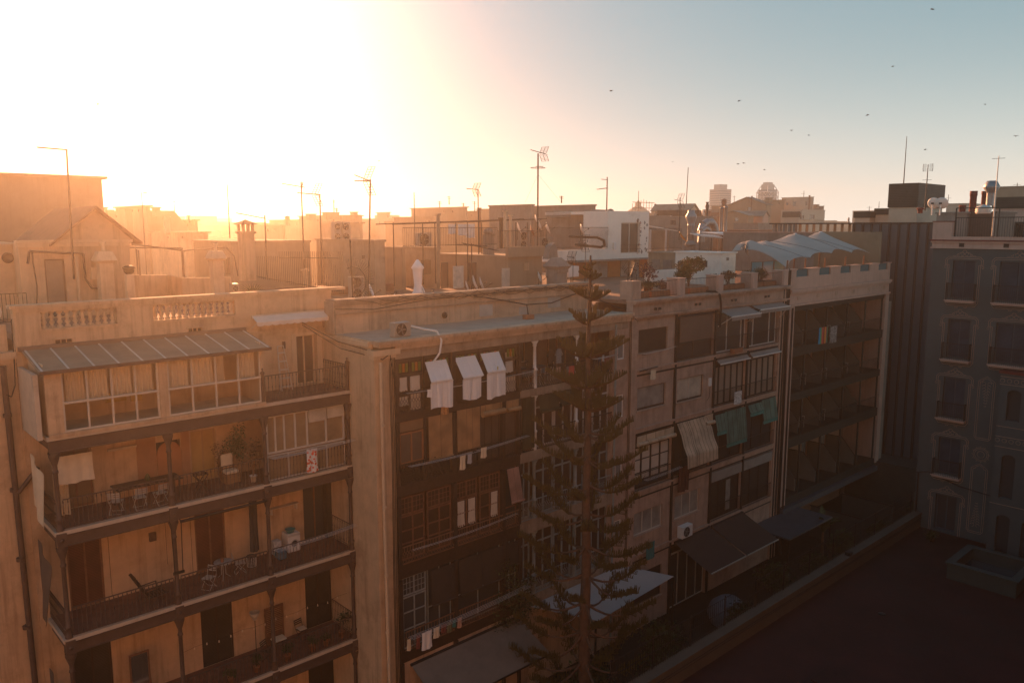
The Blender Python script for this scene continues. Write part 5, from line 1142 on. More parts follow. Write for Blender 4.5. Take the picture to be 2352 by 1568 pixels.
for k,h in enumerate(holes):
    if k > 6 and k > 8: pass
    a0,a1,z0,z1 = h
    b = MB(T); frame(b,a0,a1,z0,z1,.22,.07,.07,mx=[(a0+a1)/2]); f = b.build('window' if k != 6 else 'door', mat('blue_grey_frame',(.05,.075,.1),.6), DH)
    if k != 6: 
        for s in (0,1):
            MB(T).box(a0+.06+s*(a1-a0-.1)*.52,a0+.06+(a1-a0-.1)*(.46 if s == 0 else .98),.2,.235,z0+.05,z1-.06).build('shutter', blues, f)
        MB(T).box(a0,a1,.3,.31,z0,z1).build('pane', gdark, f)
        b = MB(T); b.box(a0-.22,a1+.22,-.42,0,z0-.16,z0-.1); b.box(a0-.17,a1+.17,-.34,0,z0-.25,z0-.163); b.build('balcony_ledge', rosep, DH)
        b = MB(T)
        for y0 in (a0-.17,a1+.13): b.box(y0,y0+.04,-.38,0,z0+.86,z0+.9); b.box(y0,y0+.04,-.38,-.34,z0-.1,z0+.93)
        b.box(a0-.17,a1+.17,-.38,-.34,z0+.86,z0+.9)
        n = int((a1-a0+.3)/.1)
        for q in range(n+1): x = a0-.15+(a1-a0+.3)*q/n; b.box(x-.008,x+.008,-.37,-.354,z0-.1,z0+.86)
        for q in range(4):
            for x in (a0-.15,a1+.15): b.box(x-.008,x+.008,-.3+.08*q,-.285+.08*q,z0-.1,z0+.86)
        b.build('balcony_railing', iron, DH)
    else: MB(T).box(a0,a1,.3,.31,z0,z1).build('pane', gdark, f)
    b = MB(T); ornframe(b,a0,a1,z0,z1); b.build('sgraffito_surround', pinkl, DH)
b = MB(T)
def pan(a0,a1,z0,z1):
    for o in (0,.1):
        pts = [(a0+o,z0+.15),(a0+o,z1-.2),(a0+.1+o,z1-.1-o),((a0+a1)/2-.2,z1-o),((a0+a1)/2,z1+.14-o),((a0+a1)/2+.2,z1-o),(a1-.1-o,z1-.1-o),(a1-o,z1-.2),(a1-o,z0+.15),(a1-.12,z0+o),(a0+.12,z0+o),(a0+o,z0+.15)]
        for (p,q),(r,s) in zip(pts[:-1],pts[1:]): b.tube((p,-.006,q),(r,-.006,s),.016,n=4)
pan(-15.4,-14.5,-12.6,-8.9); pan(-15.4,-14.5,-18.4,-14.2)
rnd = random.Random(3)
for cz,up in ((-9.2,-1),(-17.9,1)):
    for k in range(9):
        w = .3*(1-k/11); z = cz+up*k*.17
        for s in (-1,1): b.path([(-14.95+s*(w*.5+w*.35*math.cos(t*s)),-.006,z+w*.35*math.sin(t)) for t in [j*PI/4 for j in range(7)]],.013,3)
for r in (.42,.34,.2): b.path([(-14.95+r*math.cos(t),-.006,-13.5+r*math.sin(t)) for t in [k*PI/8 for k in range(17)]],.015,3)
for k in range(12): t_ = k*PI/6; b.path([(-14.95+(.46+.05*math.cos(j))*math.cos(t_+j*.06),-.006,-13.5+(.46+.05*math.cos(j))*math.sin(t_+j*.06)) for j in range(5)],.012,3)
b.build('sgraffito_panel', pinkl, DH)
# projecting bay
b = MB(T); ah = [(-13.6,-12.9,-11.0,-9.2),(-13.6,-12.9,-15.6,-13.0),(-13.6,-12.9,-18.9,-16.6),(-12.3,-11.3,-11.0,-9.2),(-12.3,-11.3,-15.6,-13.0),(-12.3,-11.3,-18.9,-16.6)]
b.wall(-14.0,-9,-24,-8.3,-.9,.3,ah); b.box(-14.0,-13.7,-.6,0,-24,-8.3); b.build('bay', stuc, DH)
b = MB(T); b.box(-14.1,-9,-1.0,0,-8.3,-8.16); b.build('bay_roof', mat('oxblood_paint',(.16,.03,.025)), DH)
for h in ah:
    m = (h[0]+h[1])/2; r = (h[1]-h[0])/2
    b = MB(T)
    for s in (-1,1):
        pts = [(m+s*r,h[3]+.01)]+[(m+s*r*math.cos(t),h[3]-r*.7+r*.7*math.sin(t)) for t in [k*PI/12 for k in range(7)]]
        b.prism(pts,-.895,-.62)
    f = b.build('arch', stuc, DH); MB(T).box(h[0]-.05,h[1]+.05,-.59,-.58,h[2],h[3]).build('pane', gdark, f)
b = MB(T)
for z in (-8.5,-8.95,-11.4,-12.6,-16.0,-12.0): b.box(-14.02,-9,-.92,-.9,z,z+.03)
for k in range(14):
    for z in (-8.72,-12.2): b.path([(-13.9+.35*k+.12*math.cos(t),-.915,z+.12*math.sin(t)) for t in [j*PI/4 for j in range(9)]],.013,3)
b.build('sgraffito_band', pinkl, DH)
MB(T).path([(-18.5,-.06,-15.4),(-17.8,-.06,-15.2),(-16,-.06,-15.7),(-14,-.06,-15.9)],.03,4).build('wall_cable', iron, DH)
MB(T).tube((-18.35,-.08,-15.4),(-18.35,-.08,-18.8),.05,n=7).build('drainpipe', iron, DH)
# red terrace
tr = mat('oxblood_terrace', (.046,.011,.009), .8, .35, .35, dirt=.6, bump=.15, dirtcol=(.03,.018,.015))
tag(MB().box(14,52,-14,18.02,-19.2,-18.9).build('terrace', tr), kind='structure')
tag(MB().box(14,52,-14,18.0,-24,-19.2).build('terrace_base', greyr), kind='structure')
for k,(x,y,l) in enumerate(((38.5,14.8,'small round drain grate near the far edge of the red terrace'),(49.8,5.5,'small round drain grate past the light well on the red terrace'))): tag(MB().lathe((x,y,-18.9),[(0,.0),(.16,.0),(.18,.015),(.12,.03),(0,.03)],14).build('drain_grate', iron), l, 'drain')
t = thing('parapet_wall', 'long low tan parapet along the far edge of the red terrace', 'wall', (33,18.2,-19)); pp_ = mat('tan_parapet',(.1,.08,.06),.9,.1,1,dirt=.35)
MB().box(22,52,18.02,18.34,-24,-18.0).build('wall', pp_, t); MB().box(22,52,17.97,18.5,-18.0,-17.93).build('coping', pp_, t)
b = MB(); b.path([(22,17.93,-18.2),(30,17.94,-18.18),(38,17.93,-18.22),(51.9,17.94,-18.2)],.02,4); b.path([(22,17.93,-18.32),(34,17.94,-18.3),(51.9,17.94,-18.3)],.015,4); b.build('wall_cable', iron, t)
t = thing('wire_fence', 'thin wire mesh fence standing on the tan parapet', 'fence', (37,18.4,-17.93)); b = MB()
for k in range(190): b.box(22.3+k*.155,22.31+k*.155,18.42,18.435,-17.93,-16.6)
for z in (-17.8,-17.2,-16.6): b.box(22,51.9,18.42,18.44,z,z+.02)
for k in range(12): b.tube((22.2+2.65*k,18.45,-17.95),(22.2+2.65*k,18.45,-16.5),.03,n=5)
b.build('mesh', iron, t)
tag(MB().box(41.9,42.2,18.0,18.3,-17.93,-17.75).build('wall_lamp', iron), 'small dark lamp resting on the tan parapet', 'lamp')
t = thing('skylight_kerb', 'square grey rendered light well with raised rim on the red terrace', 'light well', (46.9,12.5,-18.9)); b = MB()
km = mat('grey_green_kerb',(.05,.06,.055),.9,.12,1.2,dirt=.25)
b.box(45.2,48.6,13.9,14.15,-18.9,-18.05); b.box(45.2,48.6,10.85,11.1,-18.9,-18.05); b.box(45.2,45.45,11.1,13.9,-18.9,-18.05); b.box(48.35,48.6,11.1,13.9,-18.9,-18.05); b.build('wall', km, t)
b = MB(); b.box(45.1,48.7,13.84,14.25,-18.047,-17.97); b.box(45.1,48.7,10.75,11.16,-18.047,-17.97); b.box(45.1,45.5,11.16,13.84,-18.047,-17.97); b.box(48.3,48.7,11.16,13.84,-18.047,-17.97); b.build('rim', km, t)
MB().box(45.45,48.35,11.1,13.9,-18.7,-18.65).build('glass_block_floor', gdark, t)
t = thing('skylight_kerb', 'low flat red hatch at the bottom edge of the terrace', 'hatch', (31.5,12,-18.9)); MB().box(30.0,33.0,9.5,14.05,-18.9,-18.62).build('wall', tr, t); MB().box(29.9,33.1,9.4,14.15,-18.62,-18.56).build('rim', tr, t)
bush(50.0,16.6,-18.9,.8,.5,.4,'low dark plants by the terrace door of the decorated house',leaf,400)
# courtyard planting and awnings
cy = mat('dark_courtyard_soil',(.025,.021,.017),.95,.3,1,dirt=.3)
tag(MB().box(-40,110,-60,110,-24.6,-24.2).build('courtyard_ground', cy), kind='structure')
cb = [(20.5,23.5,1.9),(24,22.5,2.0),(27.5,24.0,1.6),(30.5,21.5,2.2),(33.5,24.2,1.7),(36.0,21.4,2.0),(39.5,23.2,1.3),(23.0,20.2,2.2),(27.5,19.9,2.1),(33.5,19.6,1.6),(45.5,24.5,1.4),(50.0,24.0,1.3),(55,24.4,1.4),(60,23.4,1.2),(66,22.8,1.4),(17.0,21.5,1.8)]
cl = ['below the left end of the low washing','between the conifer and the beige awning','under the white canopy','right beside the conifer foot','in front of the lattice window','by the long wire fence','under the first dark awning','in the bottom corner of the garden, nearest the fence','at the fence end of the tan parapet','behind the fence in mid garden','past the second dark awning','under the blue pergola','in the hotel garden bed','against the terrace fence far right','in the far corner of the hotel garden','at the very bottom left of the garden']
for k,(x,y,r) in enumerate(cb): bush(x,y,-24,r*1.15,r*.95,r*.95,'dark leafy bush '+cl[k],leaf,1500,.2,'bushes filling the dark courtyard')
t = thing('broadleaf_plant', 'banana like plant with big upright leaves beside the slate pergola', 'plant', (54.5,25.5,-24)); b = MB(); rnd = random.Random(8)
for k in range(11):
    a = k*.57; L_ = 1.6+rnd.random(); b.grid(lambda s,q:(54.5+math.cos(a)*(L_*.6*q)+math.sin(a)*(s-.5)*.5*math.sin(PI*min(1,q+.08)), 25.5+math.sin(a)*(L_*.6*q)-math.cos(a)*(s-.5)*.5*math.sin(PI*min(1,q+.08)), -22.2+L_*1.1*q-1.2*q*q+abs(s-.5)*.2),3,8,True)
b.build('leaf', leaf, t); MB().tube((54.5,25.5,-24),(54.5,25.5,-22.1),.12,.08,n=7).build('stem', woodm, t)
awning(19.5,26.2,27.9,-19.7,25.6,-20.75,'wide beige awning stretched over the garden below the washing',mat('beige_awning_canvas',(.2,.165,.135),.9,.12,.8,dirt=.25),None,0,True,iron)
t = thing('white_canopy', 'large white sail canopy behind the lower conifer branches', 'canopy', (31.5,26.5,-20)); wc = mat('off_white_sail',(.4,.38,.37),.85,.06,1)
b = MB(); b.grid(lambda s,q:(26.9+7.4*s+q*(2.4-.2*s)*1.0,27.85-2.6*q+.5*s*q,-19.35-.65*q-.18*math.sin(PI*s)*math.sin(PI*q)),20,10,True,(0,0,-.02)); b.build('canopy', wc, t)
for x,y in ((29.2,25.3),(36.4,25.7)): MB().tube((x,y,-24),(x,y,-20.0),.06,n=7).build('post', iron, t)
t = thing('pergola', 'flat slate blue pergola roof over the hotel garden', 'pergola', (52,26,-20.5)); MB().box(48.4,54.6,24.9,27.9,-20.9,-20.78).build('roof', mat('slate_ledge',(.07,.08,.09)), t)
for x,y in ((48.5,25.0),(54.5,25.0)): MB().tube((x,y,-24),(x,y,-20.9),.05,n=6).build('post', iron, t)
for k,(x,y) in enumerate(((57.5,26.0),(62.0,25.6))):
    t = thing('garden_screen', 'grey garden divider panel in the hotel garden, '+('nearer' if k == 0 else 'farther')+' of two', 'screen', (x,y,-24), 'garden divider panels'); MB().box(x,x+.06,y-2.0,y+2,-24,-21.5).build('panel', mat('dark_render',(.12,.12,.1)), t); MB().box(x-.02,x+.08,y-2.05,y+2.05,-21.5,-21.42).build('top_rail', iron, t)

t = thing('parasol', 'closed grey cover or parasol bulging under the left dark awning', 'parasol', (40.2,24.4,-24)); MB().lathe((40.6,24.6,-23.8),[(1.1,0),(1.3,.5),(1.1,1.1),(.6,1.5),(0,1.6)],12).build('canopy', mat('grey_cover',(.13,.14,.16),.7), t); MB().tube((40.6,24.6,-24.2),(40.6,24.6,-22.3),.04).build('pole', iron, t)

# ================= the conifer =================
TR = thing('norfolk_pine', 'tall Norfolk Island pine with tiered upswept branches in front of the facades', 'tree', (26.3, 23.5, -24))
bark = mat('reddish_bark', (.13,.07,.045), .9, .25, 5, dirt=.3, bump=.4)
ndl = mat('conifer_needles', (.11,.085,.027), .75, .4, 5, bump=0)
N = ndl.node_tree.nodes; L = ndl.node_tree.links; tb_ = N.new('ShaderNodeBsdfTranslucent'); tb_.inputs['Color'].default_value = (.26,.16,.03,1); ms_ = N.new('ShaderNodeMixShader'); ms_.inputs[0].default_value = .4
L.new(N['Principled BSDF'].outputs[0],ms_.inputs[1]); L.new(tb_.outputs[0],ms_.inputs[2]); L.new(ms_.outputs[0],N['Material Output'].inputs['Surface'])
rnd = random.Random(21); tx,ty = 26.35,23.5
tk = MB(); zz = [-24+22.75*k/30 for k in range(31)]
for k in range(30):
    o0 = .04*math.sin(k*.7); o1 = .04*math.sin((k+1)*.7); f0 = .3*(1-k/31)**.8+.02; f1 = .3*(1-(k+1)/31)**.8+.02
    tk.tube((tx+o0,ty,zz[k]),(tx+o1,ty,zz[k+1]),f0,f1,n=9,cap=False)
tk.build('trunk', bark, TR)
whorls = [(-1.75,.3,4),(-2.2,.6,5),(-2.95,1.1,5),(-3.95,1.15,5),(-5.4,1.75,6),(-6.8,1.95,6),(-7.85,1.9,6),(-9.0,2.4,6),(-10.1,2.5,6),(-11.4,2.8,6),(-12.8,3.0,6),(-14.2,3.1,6),(-15.7,3.2,6),(-17.1,3.3,6),(-18.5,3.4,6),(-19.9,3.4,6),(-21.2,3.2,5)]
wd = MB(); nd = MB()
for wi,(z,R,n) in enumerate(whorls):
    a0 = rnd.random()*6; dens = 1 if wi < 9 else .85
    for k in range(n):
        a = a0+k*2*PI/n+rnd.uniform(-.2,.2); L_ = R*rnd.uniform(.82,1.08); dx,dy = math.cos(a),math.sin(a)
        rise = (.42 if wi < 7 else .22 if wi < 11 else .08)*L_; droop = (.02 if wi < 7 else .1+.02*wi)
        z0 = z-.35*min(1,R*.6)+rnd.uniform(-.15,.15)
        pt = lambda q: Vector((tx+dx*L_*q, ty+dy*L_*q, z0+rise*q**1.6-droop*math.sin(PI*min(1,q*1.1))*L_*.5))
        pr = [pt(q/7) for q in range(8)]
        for i_ in range(7): wd.tube(pr[i_],pr[i_+1],.05*(1-i_/8)*(.5+R/5)+.012,.05*(1-(i_+1)/8)*(.5+R/5)+.01,n=5,cap=False)
        start = .12 if wi < 7 else .35 if wi < 12 else .5
        m = int(L_*21*dens*(1-start))
        ztop = z0+rise+.12
        for j in range(m):
            q = start+(1-start)*j/m; p = pt(q)
            bl = max(.12+.12*(1-q), min(ztop-p.z, .7 if wi < 7 else .6))*rnd.uniform(.7,1.12)
            if wi >= 7: bl = (.5-.25*q)*rnd.uniform(.7,1.15)+.08
            for s in (-1,1):
                sp = rnd.uniform(.15,.6)
                e0 = Vector((-dy*s*sp+dx*.35, dx*s*sp+dy*.35, .3 if wi < 7 else .05)).normalized()
                p1 = p+e0*bl*.35; p2 = p1+Vector((-dy*s*.12*sp+dx*.06+rnd.gauss(0,.06), dx*s*.12*sp+dy*.06+rnd.gauss(0,.06), 1)).normalized()*bl*.75
                nd.tube(p,p1,.016,.024,n=4,cap=False); nd.tube(p1,p2,.024,.014,n=4,cap=False)
        if wi > 8:
            # tuft of side twigs at the branch end
            for j in range(5):
                q = .55+.09*j; p = pt(q)
                for s in (-1,1):
                    d = Vector((-dy*s*.8+dx*.6,dx*s*.8+dy*.6,.05)).normalized(); l2 = .55*(1.2-q)*rnd.uniform(.8,1.2)+.15; wd.tube(p,p+d*l2,.012,.008,n=3,cap=False)
                    for i_ in range(int(l2*22)):
                        c = p+d*l2*(i_+1)/(l2*22); u = Vector((rnd.gauss(0,.3),rnd.gauss(0,.3),1)).normalized(); nd.tube(c,c+u*.3*rnd.uniform(.6,1.1),.018,.01,n=3,cap=False)
wd.build('branches', bark, TR); nd.build('crown', ndl, TR)
tag(MB().box(-178,428,-88,353,-24.7,-24.61).build('ground', cy), kind='structure')
# ================= rooftops between the facades and the skyline =================
hazew = mat('sooty_tan_wall', (.32,.24,.17), .95, .12, .5, dirt=.3, streak=.3, dirtcol=(.16,.11,.08))
brickr = mat('brick_red_wall', (.24,.12,.08), .9, .2, 1.5, dirt=.3)
pale = mat('pale_city_wall', (.5,.42,.33), .9, .1, .4, dirt=.25, dirtcol=(.25,.2,.15))
MB().box(6,34,36,41,-6,-4.4).build('x',hazew).name = 'low_roof'
bpy.data.objects.remove(bpy.data.objects['low_roof'])
tag(MB().box(-170,420,44.2,345,-24.2,-8.2).build('roofscape_ground', mat('roof_red_tile',(.22,.12,.08),.9,.3,.5,dirt=.5)), kind='structure')
def rbox(name, label, cat, i, xl, xr, yt, Y, d, zb, m, roof=True, group=None, win=(), wm_=None, over=.08, door=(), rm=None):
    # box on the roofscape: right front corner and left back corner read off the skyline
    x1, zt = onY(i, xr, yt, Y); x0, _ = onY(i, xl, yt, Y+d)
    if x0 > x1-.3: x0 = x1-.3
    t = thing(name, label, cat, ((x0+x1)/2, Y, zb), group)
    hs = []
    for w in list(win)+list(door):
        a,zq = onY(i,w[0],w[1],Y); c,z2 = onY(i,w[2],w[3],Y); hs.append((min(a,c),max(a,c),min(zq,z2),max(zq,z2)))
    if hs:
        b = MB(); b.wall(x0,x1,zb,zt,Y,.25,hs); b.box(x0,x0+.25,Y+.25,Y+d,zb,zt); b.box(x1-.25,x1,Y+.25,Y+d,zb,zt); b.box(x0+.25,x1-.25,Y+d-.25,Y+d,zb,zt); b.box(x0+.25,x1-.25,Y+.25,Y+d-.25,zt-.2,zt-.002)
    else: b = MB(); b.box(x0,x1,Y,Y+d,zb,zt)
    b.build('wall', m, t)
    if roof: MB().box(x0-over,x1+over,Y-over,Y+d+over,zt,zt+.12+.002*d).build('roof', rm or m, t)
    for k,h in enumerate(hs):
        isd = k >= len(win)
        b = MB(); frame(b,*h,Y+.1,.05 if isd else .06,.06,mx=[] if isd else [(h[0]+h[1])/2]); f = b.build('door' if isd else 'window', wm_ or ironb, t)
        MB().box(h[0]+.03,h[1]-.03,Y+.14,Y+.15,h[2],h[3]).build('panel' if isd else 'pane', (mat('rust_brown_door',(.14,.07,.045),.8) if isd else gdark), f)
    return t, x0, x1, zt
# --- left: tall block, gabled stair hut, chimneys ---
rbox('apartment_building','tall plain windowless block rising at the far left edge','building',1,-400,660,352,50,14,-10,hazew,win=(),over=.25)
x0,z0 = onY(1,375,750,37); x1,z1 = onY(1,855,740,37); xm,zm = onY(1,615,545,37)
t = thing('rooftop_hut','gabled stair house with a grey door and fat pipes behind the first balustrade','hut',((x0+x1)/2,37,-3.75))
xa,_ = onY(1,115,765,37); xb,_ = onY(1,840,770,37); zt = onY(1,400,765,37)[1]
dx0,dz1 = onY(1,285,872,37); dx1,dz0 = onY(1,440,1160,37)
MB().wall(xa,xb,-3.76,zt,37,.3,[(dx0,dx1,-3.7,dz1)]).build('wall', cream, t)
MB().box(xb-.3,xb,37.3,43,-3.76,zt).build('side_wall', cream, t); MB().box(xa,xa+.3,37.3,43,-3.76,zt).build('side_wall', cream, t)
b = MB(); b.box(xa-.1,xb+.1,36.85,37.2,zt,zt+.12); b.box(xa-.05,xb+.05,36.9,37.0,zt-.15,zt-.02); b.build('moulding', creamB, t)
MB().prism([(x0,zt+.12),(x1,zt+.12),(x1,z1),(xm,zm),(x0,z0)],37.05,43).build('gable', cream, t)
b = MB()
for (a,c),(e,f) in (((x0-.35,z0-.25),(xm,zm)),((x1+.35,z1-.25),(xm,zm))): b.slab([(a,36.7,c+.12),(e,36.7,f+.12),(e,43.5,f+.12),(a,43.5,c+.12)],(0,0,-.1))
b.build('roof', mat('rooftile_brown',(.2,.11,.07),.9,.2,3), t)
b = MB(); frame(b,dx0,dx1,-3.7,dz1,37.06,.06,.06); f = b.build('door', ironb, t); MB().box(dx0+.05,dx1-.05,37.1,37.12,-3.7,dz1-.05).build('panel', mat('door_grey_green',(.22,.19,.15),.7), f)
b = MB(); pts = [onY(1,*p,36.8) for p in ((180,900),(190,820),(540,835),(555,1000),(600,1060),(640,1060))]; b.path([(p[0],36.8,p[1]) for p in pts],.05,6)
pts = [onY(1,*p,36.8) for p in ((210,820),(215,900),(240,1040),(240,1160))]; b.path([(p[0],36.8,p[1]) for p in pts],.03,5); b.build('pipe', ironb, t)
pq = onY(1,520,1150,36.9); MB().tube((pq[0],36.9,-3.7),(pq[0],36.9,onY(1,510,830,36.9)[1]),.07).build('downpipe', creamB, t)
bx = onY(1,585,925,36.9); by = onY(1,640,1000,36.9); MB().box(bx[0],by[0],36.7,37,by[1],bx[1]).build('meter_cabinet', creamB, t)
b = MB(); e0 = onY(1,0,785,38); e1 = onY(1,110,790,38); 
rbox('rooftop_hut','plain roof room with a round vent at the far left','hut',1,-300,112,790,38,4,-4.3,cream)
vx,vz = onY(1,50,862,37.95); tag(MB().lathe((vx,37.96,vz),[(0,0),(.2,0),(.22,.03),(.17,.06),(.15,.02),(0,.02)],16,ax=(0,-1,0)).build('round_vent', ironb), 'round wall vent on the far left roof room', 'vent')
def chimney(i,xl,xr,yb,yt,Y,label,m,cap='slab',zb=None,group='chimneys of the near roofs',pots=0,capm=None,name='chimney'):
    x1,zt = onY(i,xr,yt,Y); zb_ = onY(i,xr,yb,Y)[1] if zb is None else zb; lo,hi = .1,6
    for _k in range(30):
        w = (lo+hi)/2
        if x1-onY(i,xl,yb,Y+w)[0] > w: lo = w
        else: hi = w
    w = max(w,.15); x0 = x1-w; cx = (x0+x1)/2; cy = Y+w/2
    t = thing(name,label,'chimney',(cx,Y,zb_),group)
    MB().box(x0,x1,Y,Y+w,zb_,zt).build('stack', m, t)
    cm = capm or m
    if cap == 'slab': MB().box(x0-.06,x1+.06,Y-.06,Y+w+.06,zt,zt+.1).build('cap', cm, t)
    elif cap == 'hood':
        b = MB(); b._add([(x0-.05*w,Y-.05*w,zt),(x1+.05*w,Y-.05*w,zt),(x1+.05*w,Y+1.05*w,zt),(x0-.05*w,Y+1.05*w,zt),(x0-.28*w,Y-.28*w,zt+.2*w),(x1+.28*w,Y-.28*w,zt+.2*w),(x1+.28*w,Y+1.28*w,zt+.2*w),(x0-.28*w,Y+1.28*w,zt+.2*w),(x0+.0*w,Y+.0*w,zt+.9*w),(x1-.0*w,Y+.0*w,zt+.9*w),(x1,Y+w,zt+.9*w),(x0,Y+w,zt+.9*w)],
            [(0,1,5,4),(1,2,6,5),(2,3,7,6),(3,0,4,7),(4,5,9,8),(5,6,10,9),(6,7,11,10),(7,4,8,11),(8,9,10,11),(3,2,1,0)]); b.build('hood', cm, t)
        MB().lathe((cx,cy,zt+.9*w),[(.14*w,0),(.14*w,.5*w),(.26*w,.75*w),(.22*w,.75*w),(0,.5*w)],10).build('flue', cm, t)
    elif cap == 'posts':
        b = MB()
        for px_ in (x0+.06,x1-.06,cx):
            for py_ in (Y+.06,Y+w-.06): b.box(px_-.06,px_+.06,py_-.06,py_+.06,zt,zt+.55*w)
        b.box(x0-.08,x1+.08,Y-.08,Y+w+.08,zt-.12,zt); b.build('openings', cm, t)
        b = MB(); o = .3*w; z2 = zt+.55*w; b._add([(x0-o,Y-o,z2),(x1+o,Y-o,z2),(x1+o,Y+w+o,z2),(x0-o,Y+w+o,z2),(cx,cy,z2+.42*w)],[(0,1,4),(1,2,4),(2,3,4),(3,0,4),(3,2,1,0)]); b.build('cap', mat('rooftile_brown',(.2,.11,.07)), t)
    elif cap == 'cowl':
        MB().lathe((cx,cy,zt),[(.4*w,0),(.62*w,.25*w),(.7*w,.35*w),(.7*w,.8*w),(.85*w,.85*w),(.8*w,1.0*w),(.45*w,1.2*w),(0,1.25*w)],14).build('cowl', cm, t)
    elif cap == 'crown':
        MB().lathe((cx,cy,zt),[(.62*w,0),(.62*w,.12*w),(.85*w,.22*w),(.85*w,.35*w),(.7*w,.6*w),(.3*w,.75*w),(0,.78*w)],4).build('crown', cm, t)
        b = MB()
        for k in range(10): b.box(x0-.1*w+k*.13*w,x0-.04*w+k*.13*w,Y-.2*w,Y+.0*w,zt-.12*w,zt+.05*w)
        b.build('dentils', cm, t)
    for k in range(pots): MB().lathe((x0+(k+.5)*w/pots,cy,zt+.1),[(.1,0),(.08,.35),(.11,.38),(.06,.38)],8).build('pot', terra, t)
    return t
chimney(1,640,735,1150,895,36.2,'tapered hooded chimney in front of the gabled stair house',creamB,'hood')
chimney(1,818,870,1140,968,35.5,'slim chimney with a dark round cowl right of the hooded one',creamB,'cowl',capm=iron)
chimney(1,1368,1450,1105,878,36,'square cream chimney above the second balustrade',creamB,'hood')
chimney(1,1555,1650,1010,690,42,'tall chimney with a four posted tiled cap',cream,'posts')
chimney(1,1963,1998,1050,948,40,'short rounded stub pillar in front of the spiked fence',cream,'slab')
# curved low wall and mid roofs
t = thing('low_wall','low curved parapet dividing the hazy roof terraces','wall',(13,38,-4)); b = MB()
pts = [onY(1,*p,Yq_) for p,Yq_ in (((868,972),41),((1090,972),41.5),((1180,992),39.5),((1500,988),39))]; ys = (41,41.5,39.5,39)
for k in range(3):
    (xa_,za_),(xb_,zb_) = pts[k],pts[k+1]; b._add([(xa_,ys[k],-4.2),(xb_,ys[k+1],-4.2),(xb_,ys[k+1],zb_),(xa_,ys[k],za_),(xa_,ys[k]+.25,-4.2),(xb_,ys[k+1]+.25,-4.2),(xb_,ys[k+1]+.25,zb_),(xa_,ys[k]+.25,za_)],[(0,1,2,3),(5,4,7,6),(3,2,6,7)])
b.build('wall', cream, t)
tag(MB().box(6,30,44,46,-4.6,-3.75).build('roof_terrace_floor', tile), kind='structure')
rbox('rooftop_hut','long low flat roofed storeroom behind the tall capped chimney','hut',1,1255,2010,760,47,6,-6.5,hazew,win=[(1465,860,1500,970)])
rbox('rooftop_hut','wide roof house wall with stained render right of the spiked fence','hut',4,-60,415,640,41,7,-4.5,tanr,win=[(268,735,283,758)])
rbox('rooftop_hut','narrow recessed roof room left of the two brown doors','hut',4,415,560,690,45,5,-4.5,hazew)
rbox('rooftop_hut','stepped rear roof room with a pale terrace wall','hut',4,540,800,690,44,5,-4.5,tanr,door=[(680,768,745,865)])
t,x0,x1,zt = rbox('rooftop_hut','long brown roof house with two dark doors and patched render','hut',4,760,1512,745,39,8,-4.5,hazew,door=[(818,785,868,962),(1010,785,1065,985)],over=.02)
b = MB(); 
for a,c,e,f in ((890,810,965,960),(1230,825,1285,972)):
    p = onY(4,a,c,39); q_ = onY(4,e,f,39); bb = MB(); bb.box(p[0],q_[0],38.97,38.998,q_[1],p[1]); bb.build_each('render_patch', mat('whitewash_patch',(.55,.48,.4),.9,.2,3), t)
p = onY(4,1385,785,39); q_ = onY(4,1418,835,39); b = MB()
for k in range(6): b.box(p[0],q_[0],38.93,38.998,q_[1]+(p[1]-q_[1])*k/6,q_[1]+(p[1]-q_[1])*(k+.5)/6)
b.build('vent_grille', creamB, t)
MB().box(x0-.1,x1+.05,38.75,39.1,zt+.05,zt+.75).build('parapet', hazew, t)
zr = zt+.8
def rail2(i,xl,xr,yb,Y,h,label,step=.13,group=None):
    x0,zb = onY(i,xl,yb,Y); x1,_ = onY(i,xr,yb,Y); t = thing('railing',label,'railing',((x0+x1)/2,Y,zb),group)
    b = MB(); n = int((x1-x0)/step)
    for k in range(n+1): x = x0+(x1-x0)*k/n; b.box(x-.008,x+.008,Y-.008,Y+.008,zb,zb+h)
    b.build('bars', iron, t); b = MB(); b.box(x0,x1,Y-.02,Y+.02,zb+h,zb+h+.04); b.box(x0,x1,Y-.015,Y+.015,zb+.04,zb+.07); b.build('rail', iron, t); return x0,x1,zb
rail2(4,545,1200,675,41,1.15,'long iron railing of the laundry terrace')
rail2(4,1200,1520,690,41,1.2,'iron railing in front of the air conditioners and ducts')
# pergola pipe frame
t = thing('pergola','thin pipe frame over the laundry terrace','pergola',(26,43,-1)); b = MB()
p0 = onY(4,470,517,43); p1 = onY(4,1110,497,43); p2 = onY(4,1545,480,43)
b.tube((p0[0],43,p0[1]),(p1[0],43,p1[1]),.05,n=6).tube((p1[0],43,p1[1]),(p2[0],43,p2[1]),.04,n=6).tube((p0[0]+.4,45.5,p0[1]),(p2[0],45.5,p2[1]),.04,n=6); b.build('beam', iron, t)
for px_ in (475,680,765,912,993,1092,1330,1410):
    q_ = onY(4,px_,505,43); MB().tube((q_[0],43,-3.8),(q_[0],43,q_[1]),.035,n=6).build('post', iron, t)
# laundry
for k,(a,c,e,f,l) in enumerate(((860,517,915,585,'pale shirt left on the terrace pergola line'),(928,517,985,595,'white sheet in the middle of the terrace pergola line'),(985,515,1045,612,'large white sheet at the right of the terrace pergola line'))):
    p = onY(4,a,c,43.3); q_ = onY(4,e,f,43.3); hung(p[0],q_[0],43.3,q_[1],p[1],l,whitecloth,'hung_sheet',group='sheets on the roof terrace',cat='sheet',folds=3)
